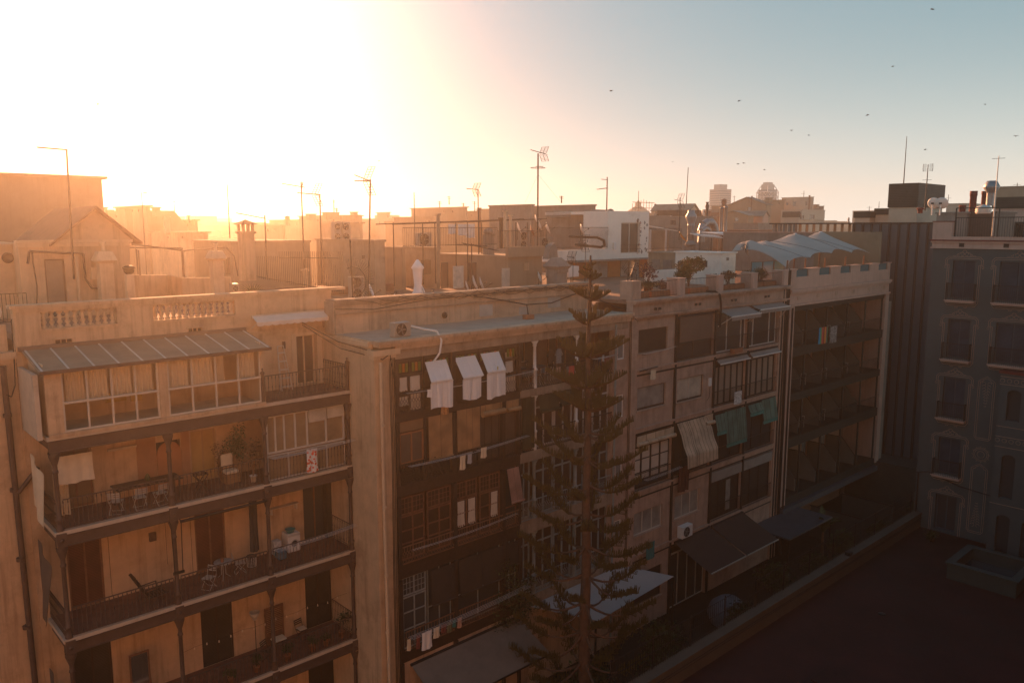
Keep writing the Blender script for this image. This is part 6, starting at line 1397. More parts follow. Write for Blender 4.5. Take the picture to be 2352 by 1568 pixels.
# chimneys and ducts in the middle
chimney(4,1100,1180,690,590,41.5,'squat chimney with a peaked concrete crown on the laundry terrace',greyr,'crown',zb=-3.6)
chimney(4,780,800,705,455,40.5,'thin pale flue pipe left of the sheets',tanr,'slab')
chimney(4,1245,1264,682,432,42,'tall pale duct pipe, left of the pair',creamB,'slab')
chimney(4,1290,1304,682,462,42,'thinner pale duct pipe, right of the pair',creamB,'slab')
chimney(4,1215,1240,682,482,42.5,'dark slatted flue beside the pale duct pipes',iron,'slab')
chimney(4,1066,1086,500,410,60,'slim brick chimney beside the stepped skyline house',brickr,'slab',zb=-3)
# big grey block and the white block
rbox('rooftop_block','large grey cement lift house with a sloping slab roof','building',4,1395,1886,390,50,9,-4.5,greyr)
rbox('rooftop_block','smaller grey block peeping out left of the large lift house','building',4,1380,1455,388,54,6,-4.5,greyr)
t,x0,x1,zt = rbox('rooftop_block','grey cement wall with a louvre, joined to the white block','building',4,1540,1978,428,45,6,-4.5,greyr,over=.02)
p = onY(4,1535,430,45); q_ = onY(4,1708,470,45); b = MB()
for k in range(6): b.box(p[0],q_[0],44.9,44.98,q_[1]+(p[1]-q_[1])*k/6,q_[1]+(p[1]-q_[1])*(k+.55)/6)
b.build('louvre', greyr, t)
xa,za = onY(4,1975,425,42.5); xb,zb = onY(4,2260,422,42.5); wx0,wz1 = onY(4,2065,506,42.5); wx1,wz0 = onY(4,2192,718,42.5)
_,zl = onY(4,2255,748,42.5); _,zu = onY(4,1970,690,42.5); xc_,_ = onY(4,1515,770,42.5)
WB = thing('rooftop_house','white peeling penthouse with a tall window over orange shuttered rooms','house',((xa+xb)/2,42.5,-4.3))
b = MB(); b.wall(xa,xb,zl,za,42.5,.3,[(wx0,wx1,wz0,wz1)]); b.wall(xc_,xa,zl,zu,42.5,.3,[]); b.box(xa,xa+.3,42.8,45.2,zl,za); b.box(xb-.3,xb,42.8,50,zl,za); b.box(xa+.3,xb-.3,42.8,50,za-.25,za-.01); b.build('wall', whitep, WB)
b = MB(); frame(b,wx0,wx1,wz0,wz1,42.65,.08,.06,mx=[(wx0+wx1)/2]); f = b.build('window', alu, WB); MB().box(wx0,wx1,42.7,42.71,wz0,wz1).build('pane', mat('grey_curtained_glass',(.13,.12,.1),.2), f)
b = MB(); 
for zz in (.35,.68): b.box(wx0-.05,wx1+.1,42.42,42.46,wz0+zz,wz0+zz+.03)
b.build('window_bar', iron, WB)
b = MB(); rnd = random.Random(4)
for k in range(26): x = rnd.uniform(xb-1.6,xb-.15); z = rnd.uniform(zl+.2,za-.6); r = rnd.uniform(.05,.16); b.prism([(x+r*rnd.uniform(.4,1)*math.cos(t_*PI/3),z+1.4*r*rnd.uniform(.4,1)*math.sin(t_*PI/3)) for t_ in range(6)],42.492,42.499)
b.build('peeled_paint', greyr, WB)
b = MB(); b.box(onY(4,1700,775,42.5)[0],xb+.35,41.9,42.8,zl-.14,zl); b.build('canopy_slab', greyr, WB)
zf = onY(4,1990,950,42.5)[1]; osh = mat('orange_timber_shutter',(.42,.15,.05),.7,.12,2); rsl = slats('grey_steel_louvre',(.36,.36,.34),(.12,.12,.11),12)
for a,c,m,nm in ((1740,1835,osh,'shutter'),(1850,1915,rsl,'roller_shutter'),(1918,1975,rsl,'roller_shutter'),(1982,2064,osh,'shutter'),(2070,2130,rsl,'roller_shutter'),(2133,2195,rsl,'roller_shutter'),(2200,2252,osh,'shutter')):
    p = onY(4,a,800,42.5)[0]; q_ = onY(4,c,800,42.5)[0]; MB().box(p,q_,42.6,42.7,-4.3,zl-.15).build(nm, m, WB)
MB().box(onY(4,1700,800,42.7)[0],xb,42.75,43,-4.3,zl-.15).build('lower_wall', tanr, WB)
MB().lathe((onY(4,2022,418,43)[0],43.5,za),[(.3,0),(.25,.12),(.1,.2),(0,.21)],10).build('roof_vent', greyr, WB)
p = onY(4,2015,667,42.45); MB().box(p[0]-.15,p[0]+.15,42.35,42.498,p[1]-.3,p[1]+.25).build('meter_box', whitepaint, WB)
rail2(4,1500,1970,690,42.2,1.55,'iron railing of the grey terrace left of the white penthouse')
t = thing('cable_duct','thick black looped duct along the grey terrace wall','duct',(40,42.6,-1)); p = [onY(4,*q_,42.7) for q_ in ((1708,603),(1900,610),(1945,630),(1950,665),(1925,678),(1750,660))]; MB().path([(a,42.75,c) for a,c in p],.1,8).build('duct', iron, t)
# chimneys near the conifer top
x0,z0 = onY(4,1545,750,37); x1,z1 = onY(4,1625,645,37)
t = thing('chimney','broad stained chimney with a peaked triangular hood and dentilled crown','chimney',((x0+x1)/2+.6,36,-4.3),'chimneys of the near roofs')
a,zt_ = onY(4,1545,830,36.9); c,_ = onY(4,1688,830,36); MB().box(a,c,36,36.9,-4.3,zt_).build('stack', greyr, t)
b = MB(); b._add([(a-.05,35.95,zt_),(c+.05,35.95,zt_),(c+.05,36.95,zt_),(a-.05,36.95,zt_),(a-.2,35.8,zt_+.2),(c+.2,35.8,zt_+.2),(c+.2,37.1,zt_+.2),(a-.2,37.1,zt_+.2),(a+.25,36.2,zt_+.75),(c-.35,36.2,zt_+.75),(c-.35,36.7,zt_+.75),(a+.25,36.7,zt_+.75)],[(0,1,5,4),(1,2,6,5),(2,3,7,6),(3,0,4,7),(4,5,9,8),(5,6,10,9),(6,7,11,10),(7,4,8,11),(8,9,10,11),(3,2,1,0)]); b.build('crown', greyr, t)
b = MB()
for k in range(7): b.box(a+.02+k*(c-a)/7,a+.12+k*(c-a)/7,35.88,36,zt_-.2,zt_)
b.build('dentils', greyr, t)
MB().prism([(x0+.1,z0-.1),(x1,z0-.1),(x1-.1,z1-.4),((x0+x1)/2+.25,z1),(x0+.4,z1-.2)],37.0,37.5).build('hood', greyr, t)
t = thing('water_heater','white boxed heater on a bracket beside the orange shutters','heater',(38,40,-3)); p = onY(4,1702,812,39); q_ = onY(4,1770,882,39); MB().box(p[0],q_[0],39,39.6,q_[1],p[1]).build('case', whitepaint, t, bevel=.02); MB().tube(((p[0]+q_[0])/2,39.3,-4.2),((p[0]+q_[0])/2,39.3,q_[1]),.04).build('stand', iron, t)
# closed parasol
p = onY(4,648,1005,35); q_ = onY(4,648,760,35); cx,h = p[0],q_[1]-p[1]
t = thing('parasol','closed white parasol standing on the middle roof','parasol',(cx,35,p[1]))
MB().tube((cx,35,p[1]-.4),(cx,35,q_[1]),.03).build('pole', woodm, t)
MB().lathe((cx,35,p[1]),[(.38,0),(.26,h*.1),(.2,h*.25),(.26,h*.6),(.28,h*.7),(.36,h*.76),(.2,h*.88),(.08,h*.97),(0,h)],9).build('canopy', whitecloth, t)
# antennas
am = mat('antenna_metal',(.04,.033,.03),.6,.1,3)
def antenna(i,xb,yb,yt,Y,label,booms=(),kind='yagi',r=.03,grid=None,group='television aerials',guys=(),name='tv_aerial',cat='aerial',rings=(),ybx=None):
    x,zb = onY(i,xb,yb,Y); _,zt = onY(i,xb if ybx is None else ybx,yt,Y); t = thing(name,label,cat,(x,Y,zb),group)
    xt = onY(i,xb if ybx is None else ybx,yt,Y)[0]
    if ybx is None: xt = x
    MB().tube((x,Y,zb),(xt,Y,zt),r*1.5,r*1.2,n=6).build('mast', am, t)
    for (xa_,ya_,xc2,yc2) in booms:
        a = onY(i,xa_,ya_,Y); c = onY(i,xc2,yc2,Y); b = MB(); b.tube((a[0],Y,a[1]),(c[0],Y,c[1]),.028,n=4); L_ = math.hypot(c[0]-a[0],c[1]-a[1]); n = max(5,int(L_/.13))
        for k in range(n): q = k/(n-1); px_ = a[0]+(c[0]-a[0])*q; pz_ = a[1]+(c[1]-a[1])*q; w = .1+.08*q; b.tube((px_,Y-w,pz_-.035),(px_,Y+w,pz_+.035),.012,n=3,cap=False)
        b.build('boom', am, t)
    for (gx,gy,gw,gh) in ([grid] if grid else []):
        # corner reflector: two grids splayed like an open book plus director rods
        a = onY(i,gx,gy,Y); S_ = gw; b = MB()
        for s in (-1,1):
            e = Vector((.45,0,.9*s)).normalized()*S_; o = Vector((a[0],Y,a[1]+.05*s))
            for k in range(6): v = o+e*k/5; b.tube(v+Vector((0,-.35,0)),v+Vector((0,.35,0)),.013,n=3,cap=False)
            for yy in (-.35,0,.35): b.tube(o+Vector((0,yy,0)),o+e+Vector((0,yy,0)),.018,n=3,cap=False)
        b.build('reflector', am, t)
    for (ry,rr) in rings:
        _,rz = onY(i,xb,ry,Y); b = MB(); b.path([(xt+rr*math.cos(k*PI/10),Y+rr*.9*math.sin(k*PI/10),rz) for k in range(21)],.018,4); b.path([(xt+rr*.55*math.cos(k*PI/8)+.15,Y+rr*.5*math.sin(k*PI/8),rz+.1) for k in range(17)],.01,4); b.build('ring', am, t)
    for (gx,gy) in guys:
        g_ = onY(i,gx,gy,Y+3); _,gz = onY(i,xb,170,Y); b = MB(); b.tube((xt,Y,gz),(g_[0],Y+3,g_[1]),.006,n=3); b.build('guy_wire', am, t)
    return t
antenna(1,480,1000,158,36,'tv aerial with a long boom to the left above the tall left block',[(240,145,437,162)],ybx=432)
antenna(1,955,1000,437,52,'thin tv mast before the hazy mansard house',[(930,440,955,442)],r=.02)
antenna(1,1135,600,497,80,'tiny tv mast on the hazy mansard roof ridge',[(1120,497,1140,499)],r=.03)
antenna(1,1492,735,385,48,'plain whip mast without arms left of the tall capped chimney',[],r=.025,name='whip_mast')
antenna(1,1735,1000,585,41,'tv aerial with a long boom right of the tall capped chimney',[(1533,571,1717,606)],ybx=1718)
antenna(1,1975,945,370,42,'tall tv aerial with a boom and short crossed dipole above the spiked fence',[(1828,380,1977,405),(1955,430,1965,372)])
antenna(1,2090,1030,448,40,'tv aerial with a boom and open mesh reflector above the spiked fence',[(1930,440,2078,453)],grid=(2045,452,.62,0),ybx=2075)
antenna(4,303,1050,205,38,'tv aerial with a broad butterfly mesh panel right of the hazy roof house',[(207,175,310,215),(207,216,310,216)],grid=(290,215,.8,0),ybx=316,r=.035)
antenna(4,1075,960,275,43,'short boomed tv aerial over the sheets terrace',[(988,270,1065,277)],grid=(1050,277,.45,0),ybx=1066)
antenna(4,1480,940,25,41,'tallest tv aerial with guy wires and ring dipole in the picture middle',[(1435,0,1540,30)],grid=(1520,28,.5,0),guys=((1395,365),(1640,360)),rings=((125,.55),),r=.045,ybx=1485)
antenna(4,1963,420,188,50,'slim tv aerial on the white penthouse roof',[(1928,205,1965,208),(1897,275,1965,266)],r=.045)
antenna(4,627,665,297,60,'thin whip mast left of the closed parasol',[],r=.03,name='whip_mast')
antenna(4,1812,935,600,38,'small grid aerial on a thin mast in front of the white band',[(1765,670,1812,650)],grid=(1800,650,.6,0),r=.02)
antenna(4,1025,1070,650,34,'old bare aerial with long arms beside the twin dishes',[(920,660,1130,670),(960,650,1200,700)],r=.022)
antenna(4,1727,940,740,36,'small grid aerial left of the conifer tip',[(1690,745,1735,750)],grid=(1715,750,.4,0),r=.018)
antenna(9,462,770,408,50,'double mesh tv aerial in front of the little gabled hut',[(425,425,470,432),(430,525,480,527)],grid=(470,432,.75,0),r=.035,ybx=472)
antenna(9,524,462,150,62,'very tall whip mast behind the little gabled hut',[],r=.04,name='whip_mast',ybx=541)
antenna(9,113,520,350,120,'hair thin mast above the scaffolded dome',[],r=.06,name='whip_mast')
antenna(9,1528,405,350,95,'little aerial on the pale box house near the right tower',[(1508,375,1535,378)],r=.05)
antenna(9,933,455,392,95,'tiny double armed aerial between the two far towers',[(922,400,945,402)],r=.04)
def roofdish(i,x,y,Y,r,label,ax=(.75,-.6,.35),group='satellite dishes',m=None,arm=True):
    px_,pz_ = onY(i,x,y,Y); t = thing('satellite_dish',label,'satellite dish',(px_,Y,pz_-r),group); A_ = Vector(ax).normalized()
    MB().lathe((px_,Y,pz_),[(0,-.16*r),(.4*r,-.12*r),(.8*r,.02*r),(r,.1*r),(r,.12*r),(.8*r,.04*r),(.4*r,-.1*r),(0,-.14*r)],20,ax=ax).build('reflector', m or whitepaint, t)
    MB().tube((px_,Y+.1,pz_-.05),(px_,Y+.12,pz_-r*2),.025).build('post', am, t)
    if arm:
        e = Vector((px_,Y,pz_-r*.75)); f = Vector((px_,Y,pz_-r*.3))+A_*r*1.25; b = MB(); b.tube(e,f,.016,n=4); b.lathe(f,[(.04,-.06),(.06,0),(.04,.05),(0,.05)],8,ax=-A_); b.build('receiver_arm', am, t)
for a in ((4,1045,930,35,.5,'larger of two white dishes side by side, left one'),(4,1092,938,35,.46,'right one of the two white dishes side by side'),(4,992,955,35.5,.38,'pale dish partly below the parapet edge left of the twin dishes'),(4,1495,890,37,.42,'white dish beside the broad stained chimney'),(4,500,1068,33,.5,'white dish on the parapet left of the closed parasol'),(4,322,985,36,.4,'faint dish behind the parapet by the air conditioner'),(4,688,992,35,.42,'dish just right of the closed parasol foot'),(4,1472,485,42,.35,'upper dish on the tall guyed aerial'),(4,1492,520,42,.45,'middle dish on the tall guyed aerial'),(4,1550,545,42,.45,'white dish right of the tall guyed aerial'),(4,1350,545,42,.42,'dish seen from behind above the double fan unit'),(4,1790,555,43.5,.45,'white dish in front of the grey terrace wall')): roofdish(*a)
roofdish(4,1442,565,42,.45,'reddish brown dish behind the railing of the duct terrace',m=mat('rusty_dish',(.25,.1,.06),.7))
roofdish(9,665,540,58,.5,'grey dish between steel duct and brown vent on the right roofs')
roofdish(9,492,745,47,.62,'orange dish glowing behind the railing near the steel cowl',m=mat('orange_dish',(.6,.28,.04),.5),ax=(.4,-.5,.5))
# air conditioners
for (i,xa_,yt_,xb_,yb_,Y,f,l) in ((4,190,885,275,1035,36,2,'double fan air conditioner behind the parapet at the spiked fence'),(4,1365,572,1412,690,42.5,2,'double fan air conditioner behind the duct terrace railing'),(4,655,577,745,670,44,1,'dark fronted cooling unit behind the laundry terrace railing'),(4,65,500,118,635,46,2,'left of two hazy double fan units on the far left roof'),(4,122,500,180,635,46,2,'right of two hazy double fan units on the far left roof'),(4,1490,610,1588,680,43,1,'dark square cooling unit behind the railing, left of the grey wall'),(1,1510,1030,1555,1090,38,1,'small air conditioner beside the spiky palm'),(9,268,543,292,566,70,1,'first of three small units on the grey roof ledge'),(9,297,541,335,566,70,1,'second of three small units on the grey roof ledge'),(9,342,538,385,566,70,1,'third of three small units on the grey roof ledge')):
    p = onY(i,xa_,yt_,Y); q_ = onY(i,xb_,yb_,Y); t = thing('air_conditioner',l,'air conditioner',((p[0]+q_[0])/2,Y,q_[1]),'rooftop air conditioners'); acunit(t,p[0],q_[0],Y,Y+.45,q_[1],p[1],f)
# palm and small roof plants
p = onY(1,1640,1075,39); t = thing('palm','spiky dark palm on the hazy roof terrace','palm',(p[0],39,p[1]-.6)); b = MB()
for k in range(22):
    a = PI*(k+.5)/22; L_ = 1.15; 
    for s in (0,1): b.grid(lambda u_,q:(p[0]+math.cos(a)*L_*q*1.1+(u_-.5)*.1*(1-q), 39+(s-.5)*.8*q, p[1]-.3+math.sin(a)*L_*q-.45*q*q),1,5,False)
b.build('fronds', leaf, t); MB().tube((p[0],39,p[1]-1.2),(p[0],39,p[1]-.2),.12).build('trunk', woodm, t)
p = onY(4,510,1010,35); bush(p[0],35.3,p[1]-.5,.45,.35,.4,'small round bush on the parapet left of the parasol',leafb,300,.1)
# spiked fence (bowed)
t = thing('spiked_fence','tall bowed iron fence with fanned spikes at the roof corner','fence',(19,38,-3.2)); b = MB()
pts = [(onY(1,x,1000,Yv)[0],Yv,onY(1,x,yb,Yv)[1],onY(1,x,yt_,Yv)[1]) for x,yb,yt_,Yv in [(1650+12*k,990+2.2*k,(850 if k < 14 else 820),43-.12*k) for k in range(49)]]
for x,y,z0,z1 in pts: b.tube((x,y,z0),(x,y,z1),.014,n=3,cap=False)
b.path([(x,y,z0+.1) for x,y,z0,z1 in pts],.02,4); b.path([(x,y,z1-.35) for x,y,z0,z1 in pts[14:]],.02,4); b.build('bars', iron, t)
p = onY(1,2235,1045,33); spikefan(t,p[0]+.1,32.4,p[1]+.2,1.15,-1.3,2.0,28); MB().tube((p[0]+.05,32.3,-4.6),(p[0]-.05,32.3,-.6),.035).build('post', iron, t)
# pipe frames, stray cables on the left roofs
t = thing('pipe_frame','rusty pipe frame and drooping cable over the hazy roof terrace','frame',(13,40,-3)); b = MB()
q_ = [onY(1,*w,38) for w in ((815,790),(830,775),(900,778),(1180,815),(1470,795),(1520,850),(1545,980))]; b.path([(a,38,c) for a,c in q_],.035,6); b.build('cable', ironb, t)
for px_,yt_,yb in ((885,805,970),(898,810,975),(1185,800,990),(1178,800,985)): a = onY(1,px_,yt_,40); c = onY(1,px_,yb,40); MB().tube((a[0],40,a[1]),(a[0],40,c[1]),.035,n=5).build('post', ironb, t)
a = onY(1,840,795,40); c = onY(1,1185,800,40); MB().tube((a[0],40,a[1]),(c[0],40,c[1]),.03,n=5).build('beam', ironb, t)
t = thing('parapet_cable','tangle of black cables drooping over the middle parapet','cable',(30,31,-3.3)); b = MB(); rnd = random.Random(2)
for k in range(12):
    x = 19+1.2*k; L_ = rnd.uniform(1.8,3); y = 31.02; b.path([(x+L_*q/6, y-.02*k%.07, -3.25-.35*math.sin(PI*q/6)*rnd.uniform(.5,1)) for q in range(7)],.014,3)
b.build('strands', iron, t)
t = thing('black_pipe','black bent pipe spilling over the cornice of the planted house','pipe',(42.9,27.7,-4.2)); MB().path([(42.2,28.0,-3.95),(42.7,27.7,-3.98),(43.0,27.55,-4.2),(43.08,27.5,-4.7),(43.1,27.5,-6.2)],.07,8).build('pipe', iron, t)
# --- right hand roofs ---
rbox('rooftop_hut','streaked grey cement roof house behind the big steel cowl','hut',9,372,760,577,54,6,-4.5,greyr,win=[(400,600,440,640)],over=.03)
rbox('rooftop_hut','low grey roof ledge with a balustrade right of the white penthouse','hut',9,205,395,570,60,6,-4.5,greyr)
rbox('rooftop_hut','tan roof room with a slanted glass canopy right of the penthouse','hut',9,212,375,700,50,5,-4.5,tanr)
t = thing('lean_to_canopy','slanted white framed canopy over the tan roof room','canopy',(56,49,-2)); a = onY(9,215,662,49); c = onY(9,380,690,49); b = MB(); b.slab([(a[0],48,a[1]),(c[0],48,c[1]),(c[0],50,c[1]+.3),(a[0],50,a[1]+.3)],(0,0,-.1)); b.build('roof', alu, t)
for px_ in (218,352): a = onY(9,px_,680,48); MB().tube((a[0],48,-4.4),(a[0],48,a[1]),.1).build('post', whitepaint, t)
rail2(9,205,480,850,46,1.9,'thin terrace railing between penthouse and stubby chimney')
rail2(9,630,930,868,46,1.7,'thin terrace railing right of the stubby chimney')
chimney(9,505,608,880,830,44,'stubby chimney with a wide weathered crown in front of the steel cowl',greyr,'crown',zb=-4.2)
def duct(i,xl,xr,yb,yt,Y,label,prof,m=steel,cat='duct',name='steel_cowl'):
    a,zb = onY(i,xl,yb,Y); c,zt = onY(i,xr,yt,Y); zb = min(zb,zt-1); dp = (a*FW[0]+Y*FW[1]); r = (xr-xl)*IM[i][2]/2*dp/FPX; mc = (a+c)/2; a,c = mc-r,mc+r; h = zt-zb; t = thing(name,label,cat,((a+c)/2,Y+r,zb)); MB().lathe(((a+c)/2,Y+r,zb),[(r*p,h*q) for p,q in prof],18).build('body', m, t); return t
duct(9,555,650,870,515,47,'big galvanised duct with a bulging cone cowl',[(.62,0),(.62,.62),(.66,.63),(.62,.64),(.62,.7),(1,.82),(1,.86),(.62,.95),(.62,1),(.5,1),(0,.9)])
duct(9,700,735,572,445,60,'brown conical vent on the grey roof',[(.6,0),(.6,.45),(1,.7),(.95,.75),(.55,.88),(.9,1),(0,1)],ironb)
duct(9,820,847,690,490,56,'left shining flue pipe of a pair',[(.9,0),(.9,.93),(1.2,.95),(1.2,.97),(.9,.98),(.9,1),(0,1)],name='flue_pipe')
duct(9,858,892,700,480,56,'right shining flue pipe of a pair',[(.85,0),(.85,.93),(1.1,.95),(1.1,.97),(.85,.98),(.85,1),(0,1)],name='flue_pipe')
t = thing('curved_duct','double bent galvanised duct behind the cone cowl','duct',(66,52,-3)); b = MB(); q_ = [onY(9,*w,52) for w in ((650,790),(650,700),(668,640),(705,615),(745,620),(765,660),(775,720))]; b.path([(a,52,c) for a,c in q_],.42,10); q_ = [onY(9,*w,51) for w in ((640,790),(655,690),(690,668),(720,690))]; b.path([(a,51,c) for a,c in q_],.25,10); b.build('duct', steel, t)
def flatcan(xl,yl,xr,yr,Y,d,label): a = onY(9,xl,yl,Y); c = onY(9,xr,yr,Y); t = thing('flat_canopy',label,'canopy',((a[0]+c[0])/2,Y,-4)); MB().slab([(a[0],Y,a[1]),(c[0],Y,c[1]),(c[0],Y+d,c[1]+.25),(a[0],Y+d,a[1]+.25)],(0,0,-.1)).build('sheet', whitepaint, t); [MB().tube((x,Y+.1,-4.4),(x,Y+.1,a[1]-.1),.04).build('post', iron, t) for x in (a[0]+.2,(a[0]+c[0])/2,c[0]-.2)]
flatcan(640,732,850,748,46,1.2,'narrow white canopy sheet over the railing'); flatcan(830,722,1225,720,47,2.5,'long white canopy sheet over the rear terrace')
rbox('rooftop_hut','plain grey terrace wall under the long white canopy','hut',9,905,1220,752,50,2,-4.5,greyr)
MB_ = rbox('rooftop_hut','long cement parapet room before the row of fins','hut',9,930,1262,632,62,4,-4.5,greyr)
rbox('rooftop_hut','low wall with a red capped edge under the cement parapet room','hut',9,850,1258,690,58,3,-4.5,brickr)
def gable(i,xl,xr,ye,yp,Y,d,zb,label,m,rm,ridge='x',win=()):
    # ridge along x (metal roof seen from the side) or along y (gable end facing us)
    x1,ze = onY(i,xr,ye,Y); x0,_ = onY(i,xl,ye,Y+d); x0 = min(x0,x1-2); _,zp = onY(i,(xl+xr)/2,yp,Y+(d/2 if ridge == 'x' else 0)); t = thing('rooftop_house' ,label,'house',((x0+x1)/2,Y,zb))
    if ridge == 'x':
        MB().prism([(Y,zb),(Y+d,zb),(Y+d,ze),(Y+d/2,zp-.05),(Y,ze)],x0,x1,'x').build('wall', m, t)
        b = MB(); b.slab([(x0-.3,Y-.3,ze-.1),(x1+.3,Y-.3,ze-.1),(x1+.3,Y+d/2,zp),(x0-.3,Y+d/2,zp)],(0,0,.12)); b.slab([(x0-.3,Y+d+.3,ze-.1),(x1+.3,Y+d+.3,ze-.1),(x1+.3,Y+d/2,zp),(x0-.3,Y+d/2,zp)],(0,0,.12)); b.build('roof', rm, t)
    else:
        MB().prism([(x0,zb),(x1,zb),(x1,ze),((x0+x1)/2,zp-.05),(x0,ze)],Y,Y+d).build('wall', m, t)
        b = MB(); xm_ = (x0+x1)/2; b.slab([(x0-.3,Y-.3,ze-.12),(xm_,Y-.3,zp),(xm_,Y+d,zp),(x0-.3,Y+d,ze-.12)],(0,0,.12)); b.slab([(x1+.3,Y-.3,ze-.12),(xm_,Y-.3,zp),(xm_,Y+d,zp),(x1+.3,Y+d,ze-.12)],(0,0,.12)); b.build('roof', rm, t)
    for w in win: p = onY(i,w[0],w[1],Y-.03); q2 = onY(i,w[2],w[3],Y-.03); MB().box(p[0],q2[0],Y-.06,Y-.003,q2[1],p[1]).build('window', gdark, t)
    return t
corr = mat('weathered_metal_roof',(.2,.2,.17),.6,.3,.6,dirt=.5,metal=.2)
gable(9,945,1250,468,408,88,9,-4.5,'big brown house with a long weathered metal roof on the right skyline',hazew,corr,'x',[(1050,490,1085,520)])
gable(9,935,1100,560,525,80,6,-4.5,'low annex with a small corrugated roof below the metal roofed house',hazew,corr,'x',[(940,580,965,608)])
gable(9,1098,1226,565,523,79,6,-4.5,'pink gable end beside the small corrugated roof',rosep,corr,'y')
gable(9,478,618,515,463,78,8,-4.5,'small pale gabled hut under the very tall whip mast',pale,corr,'y')
chimney(9,823,868,530,445,76,'brick chimney with a domed lantern top in front of the left tower',brickr,'posts',zb=-4)
chimney(9,1078,1090,520,398,86,'rusty iron stovepipe before the metal roofed house',ironb,'slab')
chimney(9,1565,1586,520,392,92,'tall chimney on the pale box house',brickr,'slab')
slt = slats('brown_slatted_box',(.1,.075,.06),(.03,.025,.02),5)
def sbox(i,xl,xr,yt,yb,Y,d,label,zb=-4.5,base=pale,frac=.4):
    t,x0,x1,zt = rbox('vent_tower',label,'vent tower',i,xl,xr,yt,Y,d,zb,base,roof=False); h = onY(i,xr,yt,Y)[1]-onY(i,xr,yb,Y)[1]; MB().box(x0-.12,x1+.12,Y-.12,Y+d+.12,zt-h*frac,zt+.05).build('louvred_top', slt, t)
sbox(9,392,497,517,572,66,4,'brown slatted box, left of two beside the little gabled hut',frac=.9); sbox(9,510,640,517,572,66,4,'brown slatted box, right of two beside the little gabled hut',frac=.9)
sbox(9,1380,1497,530,622,70,3,'pale vent tower with louvred head left of the stone balustrade',frac=.5)
rbox('rooftop_house','pale box house with small square windows on the right skyline','house',9,1362,1615,405,92,8,-4.5,pale,win=[(1384,447,1400,472),(1442,440,1465,480),(1550,440,1562,475)])
rbox('rooftop_house','stepped grey house right of the pale box house','house',9,1590,1702,483,96,8,-4.5,greyr,win=[(1640,560,1660,585)])
rbox('rooftop_house','lower terrace house with dark awning under the pale box house','house',9,1335,1710,520,86,5,-4.5,pale,win=[(1505,560,1530,590),(1580,555,1620,590)])
t = thing('balustrade','stone balustrade on the right skyline roof','balustrade',(150,82,-1)); a = onY(9,1497,592,74); c = onY(9,1700,620,74); b = MB(); b.box(a[0],c[0],74,74.2,a[1]-.12,a[1]); b.box(a[0],c[0],74,74.2,c[1],c[1]+.12)
n = 34
for k in range(n): x = a[0]+(c[0]-a[0])*(k+.5)/n; b.tube((x,74.1,c[1]+.1),(x,74.1,a[1]-.1),.09,n=6)
b.build('balusters', pale, t)
def xbox(name,label,cat,i,xl,xr,yt,X,d,zb,m,group=None,top=None,roof=True):
    # box whose visible face looks towards -X
    y1,zt = onX(i,xl,yt,X); y0,_ = onX(i,xr,yt,X); t = thing(name,label,cat,(X,(y0+y1)/2,zb),group)
    MB().box(X,X+d,y0,y1,zb,zt-(top or 0)).build('wall', m, t)
    if top: MB().box(X-.1,X+d+.1,y0-.1,y1+.1,zt-top,zt).build('louvred_top', slats('black_louvre_head',(.035,.035,.03),(.008,.008,.007),7), t)
    elif roof: MB().box(X-.1,X+d+.1,y0-.1,y1+.1,zt,zt+.12).build('roof', m, t)
    return t
xbox('vent_tower','large pale tower with black louvred head above the finned wall','vent tower',10,475,725,304,74,6,-.2,pale,'louvre headed roof towers',2.1)
xbox('vent_tower','low wide pale box with black louvred head left of the large louvred tower','vent tower',10,343,470,524,77,4,-.5,pale,'louvre headed roof towers',.6)
xbox('vent_tower','small tan box with louvred head, leftmost on the finned wall roof','vent tower',10,158,292,552,76,4,-.5,pale,'louvre headed roof towers',.6)
xbox('rooftop_house','grey roof house right of the large louvred tower','house',10,706,890,568,80,5,-.5,greyr)
xbox('rooftop_house','lower grey roof house with two dark slots','house',10,890,1030,572,70,5,-1.0,greyr)
xbox('rooftop_house','far ochre flat roofed house behind the twin dishes','house',10,975,1160,488,120,8,-3,pale)
xbox('rooftop_house','tall sandstone roof house at the right picture edge','house',10,1420,1671,340,95,8,-2,hazew)
xbox('rooftop_house','dark banded roof house in front at the right picture edge','house',10,1405,1720,425,72,6,-2,rosep,top=.9)
xbox('rooftop_house','dark brown storeroom behind the roof railing of the decorated house','house',10,1160,1420,570,58,4,-1.2,ironb)
xbox('rooftop_house','pale metal topped storeroom behind the left roof railing','house',10,1025,1160,572,57.5,4,-1.2,greyr)
def xchim(i,x,yb,yt,X,r,label,m,prof=None,group='round chimneys on the right roofs',name='chimney'):
    y,zt = onX(i,x,yt,X); _,zb = onX(i,x,yb,X); t = thing(name,label,'chimney',(X,y,zb),group); h = zt-zb
    pr = prof or [(r,0),(r,h*.78),(r*1.18,h*.8),(r*1.05,h*.85),(r*1.18,h*.88),(r*1.05,h*.92),(r*1.15,h),(r*.8,h),(0,h*.95)]
    MB().lathe((X,y,zb),pr,14).build('stack', m, t); return t
redb = mat('red_painted_chimney',(.15,.03,.025),.8,.15,2)
xchim(10,1222,570,368,62,.22,'thick dark red round chimney with a ribbed collar',redb); xchim(10,1325,505,370,64,.22,'dark red round chimney behind the blue cone cowl',redb)
y,zt = onX(10,1385,277,60); _,zb = onX(10,1385,500,60); h = zt-zb
xchim(10,1385,500,277,60,1,'large steel duct with a blue shining double cone cowl',steel,[(.26,0),(.26,h*.5),(.27,h*.53),(.5,h*.73),(.5,h*.77),(.3,h),(.24,h),(0,h*.9)],name='steel_cowl')
